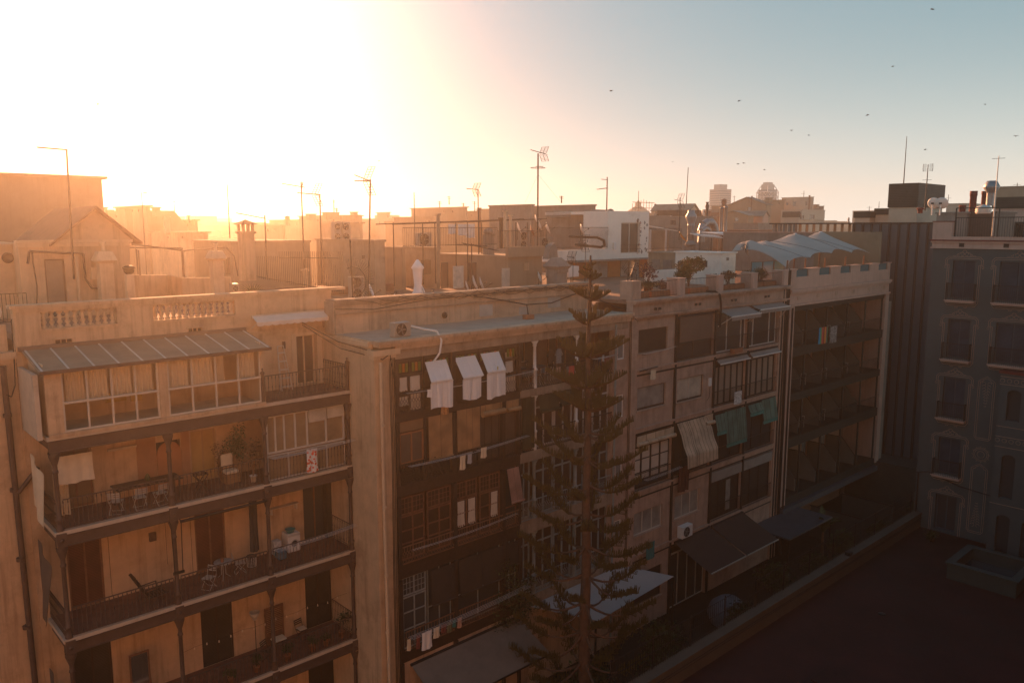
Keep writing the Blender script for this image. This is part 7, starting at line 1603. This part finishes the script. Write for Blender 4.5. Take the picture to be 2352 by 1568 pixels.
xchim(10,743,568,508,60,.4,'small round roof vent with a pale dome',redb,[(.17,0),(.17,.25),(.26,.27),(.24,.36),(.1,.42),(0,.43)],name='roof_vent')
xchim(10,1120,570,495,60,.2,'short dark red round chimney by the roof railing',redb)
y,zb = onX(10,1305,570,56); t = thing('roof_vent','wide ribbed white round vent by the roof railing','vent',(56,y,zb)); b = MB(); b.lathe((56,y,zb),[(.42,0)]+[(.42+(.06 if k % 2 else 0),.04+.06*k) for k in range(7)]+[(.2,.52),(0,.56)],18); b.build('body', alu, t)
for k,(x,l) in enumerate(((863,'left'),(935,'right'))):
    y,z = onX(10,x,478,62); t = thing('satellite_dish',l+' of two big white dishes seen from behind above the finned wall','satellite dish',(62,y,z-2),'big dishes on the right roofs')
    MB().lathe((62,y,z),[(0,-.06),(.2,-.045),(.36,.0),(.42,.04),(.425,.03),(.36,-.012),(.2,-.06),(0,-.08)],24,ax=(.75,.1,.3)).build('reflector', whitepaint, t); MB().tube((61.85,y+.03,z-.85),(61.85,y+.03,z-.03),.05).build('post', whitepaint, t); MB().box(61.78,61.93,y-.03,y+.12,z-.08,z+.05).build('mount', am, t)
def xmast(i,xb,yb,xt,yt,X,label,r=.06,grid=False,arms=(),m=None):
    y0,zb = onX(i,xb,yb,X); y1,zt = onX(i,xt,yt,X); t = thing('tv_aerial' if grid or arms else 'whip_mast',label,'aerial',(X,y0,zb),'masts on the right roofs'); MB().tube((X,y0,zb),(X,y0,zt),r,r*.5,n=6).build('mast', m or am, t)
    if grid:
        b = MB()
        for s in (-1,1):
            for u_ in (-1,1):
                for k in range(4): b.tube((X,y0+u_*.1,zt-.25+s*(.05+k*.07)),(X,y0+u_*.38,zt-.25+s*(.03+k*.08)),.012,n=3)
                b.tube((X,y0+u_*.38,zt-.25+s*.03),(X,y0+u_*.34,zt-.25+s*.3),.018,n=3)
        b.build('reflector', am, t)
    for ya in arms: b = MB(); _,za = onX(i,xb,ya,X); b.tube((X,y0-.35,za),(X,y0+.35,za),.014,n=3); b.build_each('arm', am, t)
xmast(10,592,300,612,-120,75,'tall dark whip mast on the large louvred tower',.05)
xmast(10,782,545,812,130,68,'double mesh tv aerial on a bent pale mast left of the big dishes',.06,True,(270,))
xmast(10,1385,770,1424,55,54,'tall pale mast rising through the roof railing in front of the blue cowl',.05,False,(80,),alu)
xmast(10,988,490,988,400,110,'small thin aerial behind the big dishes',.05,False,(432,)); xmast(10,1607,340,1607,295,95,'tiny aerial on the sandstone roof house',.05,False,(312,)); xmast(10,370,520,363,462,110,'leaning thin stick mast left of the large louvred tower',.05); xmast(10,283,548,283,503,110,'tiny aerial above the leftmost louvred box',.05,False,(515,))

# ================= far skyline =================
sky_ = [ # image, left, right, top, Y, depth, material, label, windows
 (1,665,728,558,90,8,hazew,'low dark roofline right against the tall left block'),
 (1,730,815,566,84,8,hazew,'hazy roof with skylights left of the mansard chimney'),
 (1,810,975,530,76,9,hazew,'dark hazy high part of the mansard house with a stubby chimney'),
 (1,1190,1282,622,82,8,hazew,'stepped low end of the hazy mansard house'),
 (1,980,1350,702,66,8,cream,'long pale low roof block in the orange haze'),
 (1,1285,1400,655,170,20,pale,'faint low city block left of the plain whip mast'),
 (1,1330,1378,625,300,20,pale,'tiny faint tower block left of the plain whip mast'),
 (1,1440,1506,606,300,25,pale,'tiny faint square tower block at the plain whip mast'),
 (1,1400,1560,660,150,16,pale,'faint flat block right of the plain whip mast'),
 (1,1690,1850,655,100,10,hazew,'hazy brown block right of the tall capped chimney'),
 (1,1725,1820,640,130,10,pale,'glass roofed attic behind the hazy brown block'),
 (1,1905,1975,618,120,12,hazew,'hazy block left of the long stepped house'),
 (1,1940,2350,592,95,12,hazew,'long stepped hazy house under the crossed aerials'),
 (1,2150,2352,640,70,8,tanr,'nearer flat block with fan units under the crossed aerials'),
 (4,0,242,458,110,12,hazew,'hazy broad house with small rooftop sticks'),
 (4,242,318,500,130,10,pale,'low block just left of the butterfly aerial'),
 (4,338,482,482,125,14,pale,'pale block with a square stack right of the butterfly aerial'),
 (4,432,454,438,126,4,pale,'square stack on the pale block right of the butterfly aerial'),
 (4,480,675,500,105,10,hazew,'low long block left of the stepped brown house'),
 (4,675,770,470,92,10,hazew,'lower shoulder of the stepped brown house'),
 (4,760,992,402,94,14,hazew,'stepped brown house with a rounded gable roof on the middle skyline'),
 (4,995,1085,430,100,10,hazew,'brown block between the stepped house and slim brick chimney'),
 (4,1085,1225,462,125,14,pale,'pale flat block with water tanks right of the slim brick chimney'),
 (4,1225,1282,412,100,8,hazew,'narrow high stair tower left of the scaffold frame'),
 (4,1282,1450,438,110,12,pale,'pale layered block behind the tall guyed aerial'),
 (4,2262,2352,468,130,14,hazew,'dark block right of the white penthouse corner'),
 (9,205,395,570,78,8,hazew,'long low brown block behind the small fan units'),
 (9,640,730,530,90,8,brickr,'red brick block right of the slatted boxes'),
 (9,730,805,540,100,8,brickr,'low red roofed block in front of the left tower'),
 (9,885,938,510,100,8,greyr,'narrow grey block left of the metal roofed house'),
 (9,905,935,480,104,6,hazew,'small hooded attic left of the metal roofed house'),
 (9,1300,1365,430,98,8,hazew,'brown block squeezed between metal roof and pale box house'),
 (9,1700,1812,606,150,10,pale,'low distant block right of the stepped grey house'),
 (9,1850,1920,628,220,12,pale,'faint pale distant block by the small steel cowl'),
 (9,2095,2145,520,150,10,greyr,'distant layered terrace block behind the tan louvred box'),
]
for k,(i,xl,xr,yt,Y,d,m,l) in enumerate(sky_):
    rnd = random.Random(k); w = (xr-xl)
    win = [(xl+w*(.3+.25*j),yt+18,xl+w*(.3+.25*j)+6,yt+34) for j in range(2 if w > 70 else 1)] if Y < 130 else []
    rbox('apartment_building' if w > 60 else 'tower_block',l,'building',i,xl,xr,yt,Y,d,-24 if Y > 100 else -8,m,win=win,over=.2,group='distant blocks of the skyline')
x0,z0 = onY(1,975,556,77); x1,z1 = onY(1,1130,556,77); x2,z2 = onY(1,1220,660,77)
t = thing('mansard_house','dark hazy house with a sloping mansard end','house',((x0+x2)/2,77,-8)); MB().prism([(x0,-8),(x2,-8),(x2,z2),(x1,z1),(x0,z1)],77,86).build('wall', hazew, t)
chimney(1,812,858,690,552,75,'thick flared chimney on the hazy mansard house',hazew,'slab',zb=-8,group='chimneys of the hazy skyline')
chimney(1,1065,1100,705,600,68,'pale ribbed flue before the mansard house',creamB,'slab',group='chimneys of the hazy skyline'); chimney(1,1850,1882,655,612,98,'squat lantern topped chimney under the crossed aerials',hazew,'posts',group='chimneys of the hazy skyline'); chimney(1,2300,2318,600,572,92,'small knobbed stack at the right of the long stepped house',hazew,'slab',group='chimneys of the hazy skyline'); chimney(1,1219,1230,625,593,80,'thin stack at the low end of the mansard house',hazew,'slab',group='chimneys of the hazy skyline')
for (i,x,yb,yt,Y,l) in ((4,865,380,322,96,'aerial with hooked arm on the rounded gable roof'),(4,800,400,357,96,'small aerial left on the rounded gable roof'),(4,965,400,370,96,'small double aerial at the right end of the rounded gable'),(4,1043,430,358,100,'thin aerial between rounded gable and brick chimney'),(4,1245,412,380,102,'aerial with slanted arm on the narrow stair tower'),(4,1358,435,385,112,'tiny aerial above the pale layered block'),(4,1648,370,320,60,'tv aerial with three arms on the sloping slab roof'),(4,1167,462,427,120,'short fat pipe stub on the pale flat block'),(4,82,455,403,112,'faint double aerial on the broad hazy house'),(4,64,455,348,112,'faint hair thin mast on the broad hazy house'),(1,2185,575,540,97,'small faint aerial on the long stepped house'),(1,2168,575,485,97,'faint thin mast on the long stepped house'),(9,265,545,525,80,'stub pipe on the long low brown block')):
    antenna(i,x,yb,yt,Y,l,[(x-14,yt+4,x+8,yt+6),(x-10,yt+16,x+10,yt+17)] if yb-yt > 25 else [],r=.05)
tn = [(1,1010,560,1040,540,74,'on the hazy mansard house, flat box'),(1,685,555,697,540,88,'small block at the edge of the tall left block'),(1,2010,596,2050,582,93,'low box on the long stepped house'),(1,2120,592,2200,572,93,'gabled box on the long stepped house'),(4,60,458,100,440,108,'left box on the broad hazy house'),(4,200,458,228,436,108,'right box with a stack on the broad hazy house'),(4,1110,462,1130,455,123,'left small tank on the pale flat block'),(4,1180,462,1205,446,123,'right tank on the pale flat block'),(4,1300,438,1380,430,108,'long flat box behind the tall guyed aerial'),(4,2265,468,2280,442,128,'tank at the white penthouse corner'),(4,2300,468,2325,445,128,'second tank past the white penthouse corner'),(9,1235,430,1262,412,88,'stub on the metal roofed house'),(9,1640,485,1660,470,95,'box on the stepped grey house'),(9,905,482,920,470,103,'cap on the narrow grey block')]
for i,xl,yb,xr,yt,Y,l in tn:
    x0,zb = onY(i,xl,yb,Y); x1,zt = onY(i,xr,yt,Y); t = thing('water_tank','rooftop tank or box, '+l,'tank',((x0+x1)/2,Y,zb-.3),'tanks and boxes on the skyline roofs')
    MB().box(x0,x1,Y,Y+max(1,(x1-x0)*.6),zb-.4,zt).build('body', hazew, t); MB().box(x0-.1,x1+.1,Y-.1,Y+max(1,(x1-x0)*.6)+.1,zt,zt+.12).build('lid', greyr, t)
# scaffolded dome
p = onY(4,2182,420,150); t = thing('scaffolded_dome','little dome wrapped in scaffold poles on the skyline','dome',(p[0],150,p[1])); MB().lathe((p[0],150,p[1]-3),[(4,0),(4,1.5),(3.4,2.6),(1.6,3.8),(.8,4.2),(.8,5),(0,6)],16).build('dome', pale, t); b = MB()
for k in range(-4,5): b.tube((p[0]+k*1.3,148,p[1]-3),(p[0]+k*1.3,148,p[1]+3.2-.35*abs(k)),.09,n=4)
for z in (-1,.6,2.2): b.tube((p[0]-5.2,148,p[1]+z),(p[0]+5.2,148,p[1]+z),.09,n=4)
b.build('scaffold', am, t)
# the two towers, far off
D_ = 300
def tower_at(x,y,dist): return at(9,x,y,dist)
a = at(9,737,400,D_); c = at(9,892,400,D_); top = at(9,815,338,D_)[2]; top2 = at(9,815,296,D_)[2]; cx,cy = (a[0]+c[0])/2,(a[1]+c[1])/2; w = math.hypot(c[0]-a[0],c[1]-a[1])
t = thing('skyscraper','left distant office tower with banded floors and a narrower top','tower',(cx,cy,-24),'distant twin towers'); tl = mat('tower_concrete',(.5,.52,.5),.7,.05,.1,bump=0)
def rot4(b,x0,x1,y0,y1,z0,z1,cx,cy,ang):
    s = MB(lambda p,q,z:(cx+p*math.cos(ang)-q*math.sin(ang),cy+p*math.sin(ang)+q*math.cos(ang),z)); return s
ang = math.radians(-15)
TT = lambda p,q,z:(cx+p*math.cos(ang)-q*math.sin(ang),cy+p*math.sin(ang)+q*math.cos(ang),z)
hw = w*.40
MB(TT).box(-hw,hw,-hw,hw,-24,top).build('shaft', mat('tower_glass',(.25,.3,.32),.3,.05,.1,bump=0), t); MB(TT).box(-hw*.62,hw*.62,-hw*.62,hw*.62,top,top2).build('crown', tl, t)
b = MB(TT); 
for k in range(40):
    z = top-.3-k*.85
    if z > -24: b.box(-hw-.12,hw+.12,-hw-.12,hw+.12,z-.24,z+.2)
b.build('floor_bands', tl, t)
a = at(9,1133,400,D_*1.05); c = at(9,1302,400,D_*1.05); cx,cy = (a[0]+c[0])/2,(a[1]+c[1])/2; w = math.hypot(c[0]-a[0],c[1]-a[1]); top = at(9,1218,318,D_*1.05)[2]; top2 = at(9,1218,278,D_*1.05)[2]
t = thing('skyscraper','right distant hotel tower wrapped in a white lattice frame','tower',(cx,cy,-24),'distant twin towers'); hw = w*.37
MB(TT).box(-hw*.85,hw*.85,-hw*.85,hw*.85,-24,top-1).build('shaft', mat('tower_glass',(.25,.3,.32)), t)
b = MB(TT); b.box(-hw*.6,hw*.6,-hw*.6,hw*.6,top-1,top+1); b.box(-hw*.45,hw*.45,-hw*.45,hw*.45,top+1,top2); b.build('crown', tl, t)
b = MB(TT)
for s in (-hw,hw):
    for u_ in (-hw,-hw/3,hw/3,hw): b.tube((u_,s,-24),(u_,s,top-2),.16,n=4).tube((s,u_,-24),(s,u_,top-2),.16,n=4)
    for k in range(5):
        z = top-2-k*hw*.67
        b.tube((-hw,s,z),(hw,s,z),.16,n=4).tube((s,-hw,z),(s,hw,z),.16,n=4)
        for j in range(3):
            p = -hw+j*hw*2/3; q = p+hw*2/3
            b.tube((p,s,z),(q,s,z-hw*.67),.12,n=4).tube((q,s,z),(p,s,z-hw*.67),.12,n=4).tube((s,p,z),(s,q,z-hw*.67),.12,n=4).tube((s,q,z),(s,p,z-hw*.67),.12,n=4)
    b.tube((-hw,s,top-2),(-hw*.6,s*.6,top+.5),.14,n=4).tube((hw,s,top-2),(hw*.6,s*.6,top+.5),.14,n=4)
b.build('lattice_frame', whitepaint, t)
# small steel cowl far right skyline
duct(9,1912,1932,625,577,90,'tiny steel cowl on the right skyline',[(.7,0),(.7,.4),(1,.6),(.6,.9),(.7,1),(0,1)])
# distant city carpet
rnd = random.Random(99)
city = MB(); 
for k in range(420):
    Y = rnd.uniform(150,310); X = min(370,Y*rnd.uniform(.1,2.4)); w = rnd.uniform(8,26); h = rnd.uniform(-6,1.2) if Y < 240 else rnd.uniform(-5,1.6)
    city.box(X,X+w,Y,Y+rnd.uniform(10,30),-24,h)
    if rnd.random() < .6: city.box(X+w*.2,X+w*.45,Y+2,Y+8,h,h+rnd.uniform(.8,2.6))
tag(city.build('distant_city', pale), kind='stuff')
# swifts
bm_ = mat('bird_black',(.02,.018,.016),.8,.1,5,bump=0)
birds = [(225,240,45,'near the glare at the left'),(684,371,60,'above the crossed aerials'),(870,370,90,'right of the butterfly aerial'),(1404,209,45,'high in the middle of the sky'),(1698,232,55,'above the left tower, higher one'),(1818,300,70,'above the right tower'),(1992,265,60,'left of the tall whip mast, high up'),(2051,153,70,'high above the tall whip mast'),(2142,22,45,'at the very top right of the sky'),(2125,344,60,'above the double mesh aerial'),(2333,313,45,'at the right picture edge'),(1695,377,70,'just above the metal roofed house, left one'),(1708,375,70,'just above the metal roofed house, right one'),(1858,311,80,'small one right of the right tower'),(1545,372,80,'faint one left of the left tower'),(2262,240,80,'faint one above the blue cone cowl'),(1756,390,80,'tiny one between the twin towers'),(1505,470,60,'tiny one above the scaffolded dome')]
for k,(u,v,dist,l) in enumerate(birds):
    rnd = random.Random(k); c = Vector(at(0,u,v,dist)); a = rnd.uniform(0,6); f = Vector((math.cos(a),math.sin(a),rnd.uniform(-.2,.3))).normalized(); r_ = f.cross(Vector((0,0,1))).normalized(); upv = Vector((0,0,1)); S_ = .15
    b = MB(); 
    for s in (-1,1): b._add([tuple(c+f*.05),tuple(c+r_*s*S_*.5+f*.06+upv*.05),tuple(c+r_*s*S_-f*.12+upv*.0),tuple(c+r_*s*S_*.45-f*.01+upv*.03),tuple(c-f*.06),tuple(c+upv*.02)],[(0,1,3,5),(1,2,3),(5,3,4)])
    b.lathe(c-f*.12,[(0,0),(.025,.06),(.035,.14),(.02,.24),(0,.27)],6,ax=f); b._add([tuple(c-f*.1),tuple(c-f*.22+r_*.05),tuple(c-f*.17),tuple(c-f*.22-r_*.05)],[(0,1,2,3)])
    tag(b.build('swift', bm_), 'flying dark swift '+l, 'bird', 'swifts over the roofs')
# unseen facade row added behind the viewpoint: bounces warm sun, blocks sky fill
for x0,x1,m_,l in ((-70,13.5,mat('cream_bounce_facade',(.66,.5,.34),.9,.08,.8),'unseen cream rear facade row added behind the viewpoint for warm bounce'),(13.6,51.9,mat('dark_brown_blocker_facade',(.1,.075,.06),.9,.1,.8),'unseen dark brown rear facade added beside the red terrace to block sky light')):
    OP = thing('apartment_building',l,'building',((x0+x1)/2,-3,-24))
    MB().wall(x0,x1,-24,4,-3.4,.4,[(x0+3+4*k,x0+4.4+4*k,z,z+2.2) for k in range(int((x1-x0-4)/4)) for z in (.8,-2.8,-6.5,-10.2,-14,-18)]).build('wall', m_, OP)
    MB().box(x0,x1,-4.6,-4.5,-24,4).build('inner_wall', gdark, OP)
SUNEL=13;SUNAZ=20;AIR=1.4;DUST=.02;OZO=2;SKY=.1;SUN=4.6;SUNCOL=(1,.43,.18);HCOL=(1,.88,.74);HDEN=.0013;HANI=.84;HAZETOP=20;EXPO=1.3
SSAT=.72;STINT=(.39,.85,1.22);SKNEE=2.6;HZC=(4.0,3.4,2.9);HZW=.095;G1K=42;G1C=(1.1,1.4,1.7);G2K=10;G2C=(.35,.42,.5)
# ---- light, air, camera ----
SUN_EL = math.radians(SUNEL); SUN_AZ = math.radians(SUNAZ)    # azimuth from +Y towards +X
W = bpy.data.worlds.new('World'); bpy.context.scene.world = W; W.use_nodes = True
wn = W.node_tree.nodes; wl = W.node_tree.links; bg = wn['Background']
sky = wn.new('ShaderNodeTexSky'); sky.sky_type = 'NISHITA'; sky.sun_disc = False
sky.sun_elevation = SUN_EL; sky.sun_rotation = SUN_AZ; sky.altitude = 30; sky.air_density = AIR; sky.dust_density = DUST; sky.ozone_density = OZO
hs = wn.new('ShaderNodeHueSaturation'); hs.inputs['Saturation'].default_value = SSAT; wl.new(sky.outputs[0], hs.inputs['Color'])
tn = wn.new('ShaderNodeVectorMath'); tn.operation = 'MULTIPLY'; tn.inputs[1].default_value = STINT; wl.new(hs.outputs[0], tn.inputs[0])
dv = wn.new('ShaderNodeVectorMath'); dv.operation = 'MULTIPLY_ADD'; k_ = 1/SKNEE; dv.inputs[1].default_value = (k_, k_, k_); dv.inputs[2].default_value = (1, 1, 1)
wl.new(tn.outputs[0], dv.inputs[0])
qv = wn.new('ShaderNodeVectorMath'); qv.operation = 'DIVIDE'; wl.new(tn.outputs[0], qv.inputs[0]); wl.new(dv.outputs[0], qv.inputs[1])
sz_ = wn.new('ShaderNodeSeparateXYZ'); tcw = wn.new('ShaderNodeTexCoord'); wl.new(tcw.outputs['Generated'], sz_.inputs[0])
e1 = wn.new('ShaderNodeMath'); e1.operation = 'MAXIMUM'; e1.inputs[1].default_value = 0; wl.new(sz_.outputs['Z'], e1.inputs[0])
e2 = wn.new('ShaderNodeMath'); e2.operation = 'MULTIPLY'; e2.inputs[1].default_value = -1/HZW; wl.new(e1.outputs[0], e2.inputs[0])
e3 = wn.new('ShaderNodeMath'); e3.operation = 'EXPONENT'; wl.new(e2.outputs[0], e3.inputs[0])
hg = wn.new('ShaderNodeVectorMath'); hg.operation = 'SCALE'; hg.inputs[0].default_value = HZC; sdv = wn.new('ShaderNodeVectorMath'); sdv.operation = 'DOT_PRODUCT'; sdv.inputs[1].default_value = (math.sin(SUN_AZ)*math.cos(SUN_EL), math.cos(SUN_AZ)*math.cos(SUN_EL), math.sin(SUN_EL)); wl.new(tcw.outputs['Generated'], sdv.inputs[0])
s1 = wn.new('ShaderNodeMath'); s1.operation = 'MAXIMUM'; s1.inputs[1].default_value = 0; wl.new(sdv.outputs['Value'], s1.inputs[0])
s2 = wn.new('ShaderNodeMath'); s2.operation = 'POWER'; s2.inputs[1].default_value = 3; wl.new(s1.outputs[0], s2.inputs[0])
s3 = wn.new('ShaderNodeMath'); s3.operation = 'MULTIPLY_ADD'; s3.inputs[1].default_value = -.6; s3.inputs[2].default_value = 1.1; wl.new(s2.outputs[0], s3.inputs[0])
s4 = wn.new('ShaderNodeMath'); s4.operation = 'MULTIPLY'; wl.new(s3.outputs[0], s4.inputs[0]); wl.new(e3.outputs[0], s4.inputs[1]); wl.new(s4.outputs[0], hg.inputs['Scale'])
ad = wn.new('ShaderNodeVectorMath'); ad.operation = 'ADD'; wl.new(qv.outputs[0], ad.inputs[0]); wl.new(hg.outputs[0], ad.inputs[1])
last = ad
for kk, cc in ((G1K, G1C), (G2K, G2C)):
    m1 = wn.new('ShaderNodeMath'); m1.operation = 'MULTIPLY_ADD'; m1.inputs[1].default_value = kk; m1.inputs[2].default_value = -kk; wl.new(sdv.outputs['Value'], m1.inputs[0])
    m2 = wn.new('ShaderNodeMath'); m2.operation = 'EXPONENT'; wl.new(m1.outputs[0], m2.inputs[0])
    v1 = wn.new('ShaderNodeVectorMath'); v1.operation = 'SCALE'; v1.inputs[0].default_value = cc; wl.new(m2.outputs[0], v1.inputs['Scale'])
    v2 = wn.new('ShaderNodeVectorMath'); v2.operation = 'ADD'; wl.new(last.outputs[0], v2.inputs[0]); wl.new(v1.outputs[0], v2.inputs[1]); last = v2
wl.new(last.outputs[0], bg.inputs['Color']); bg.inputs['Strength'].default_value = SKY
sl = bpy.data.lights.new('sun', 'SUN'); sl.energy = SUN; sl.angle = math.radians(.5); sl.color = SUNCOL
so = bpy.data.objects.new('sun', sl); C.objects.link(so)
sd = Vector((math.sin(SUN_AZ)*math.cos(SUN_EL), math.cos(SUN_AZ)*math.cos(SUN_EL), math.sin(SUN_EL)))
so.rotation_euler = sd.to_track_quat('Z', 'Y').to_euler(); so.location = (0, 0, 60)
hz = MB(); hz.box(-180, 430, -90, 355, -25.6, HAZETOP)
vm = bpy.data.materials.new('haze_air'); vm.use_nodes = True
vn = vm.node_tree.nodes; vl = vm.node_tree.links
vn.remove(vn['Principled BSDF']); pv = vn.new('ShaderNodeVolumePrincipled')
pv.inputs['Color'].default_value = (*HCOL, 1); pv.inputs['Density'].default_value = HDEN; pv.inputs['Anisotropy'].default_value = HANI
vl.new(pv.outputs[0], vn['Material Output'].inputs['Volume'])
if HDEN > 0:
    h = hz.build('haze', vm); tag(h, kind='stuff')
for o in list(C.objects):
    if o.parent is None and o.type in ('MESH', 'EMPTY'): o.location.z += ZUP
cd = bpy.data.cameras.new('camera'); cam = bpy.data.objects.new('camera', cd); C.objects.link(cam)
cd.sensor_width = 36; cd.lens = 28.0; cd.clip_start = .1; cd.clip_end = 9000
fwd = Vector((FW[0]*math.cos(PIT), FW[1]*math.cos(PIT), -math.sin(PIT)))
cam.rotation_euler = (-fwd).to_track_quat('Z', 'Y').to_euler(); cam.location = (0, 0, ZUP)
sc = bpy.context.scene; sc.camera = cam
sc.view_settings.view_transform = 'Standard'; sc.view_settings.look = 'None'
sc.view_settings.exposure = EXPO; sc.view_settings.gamma = 1
sc.render.engine = 'CYCLES'
sc.cycles.use_denoising = True; sc.cycles.volume_bounces = 0; sc.cycles.max_bounces = 6; sc.cycles.transparent_max_bounces = 6
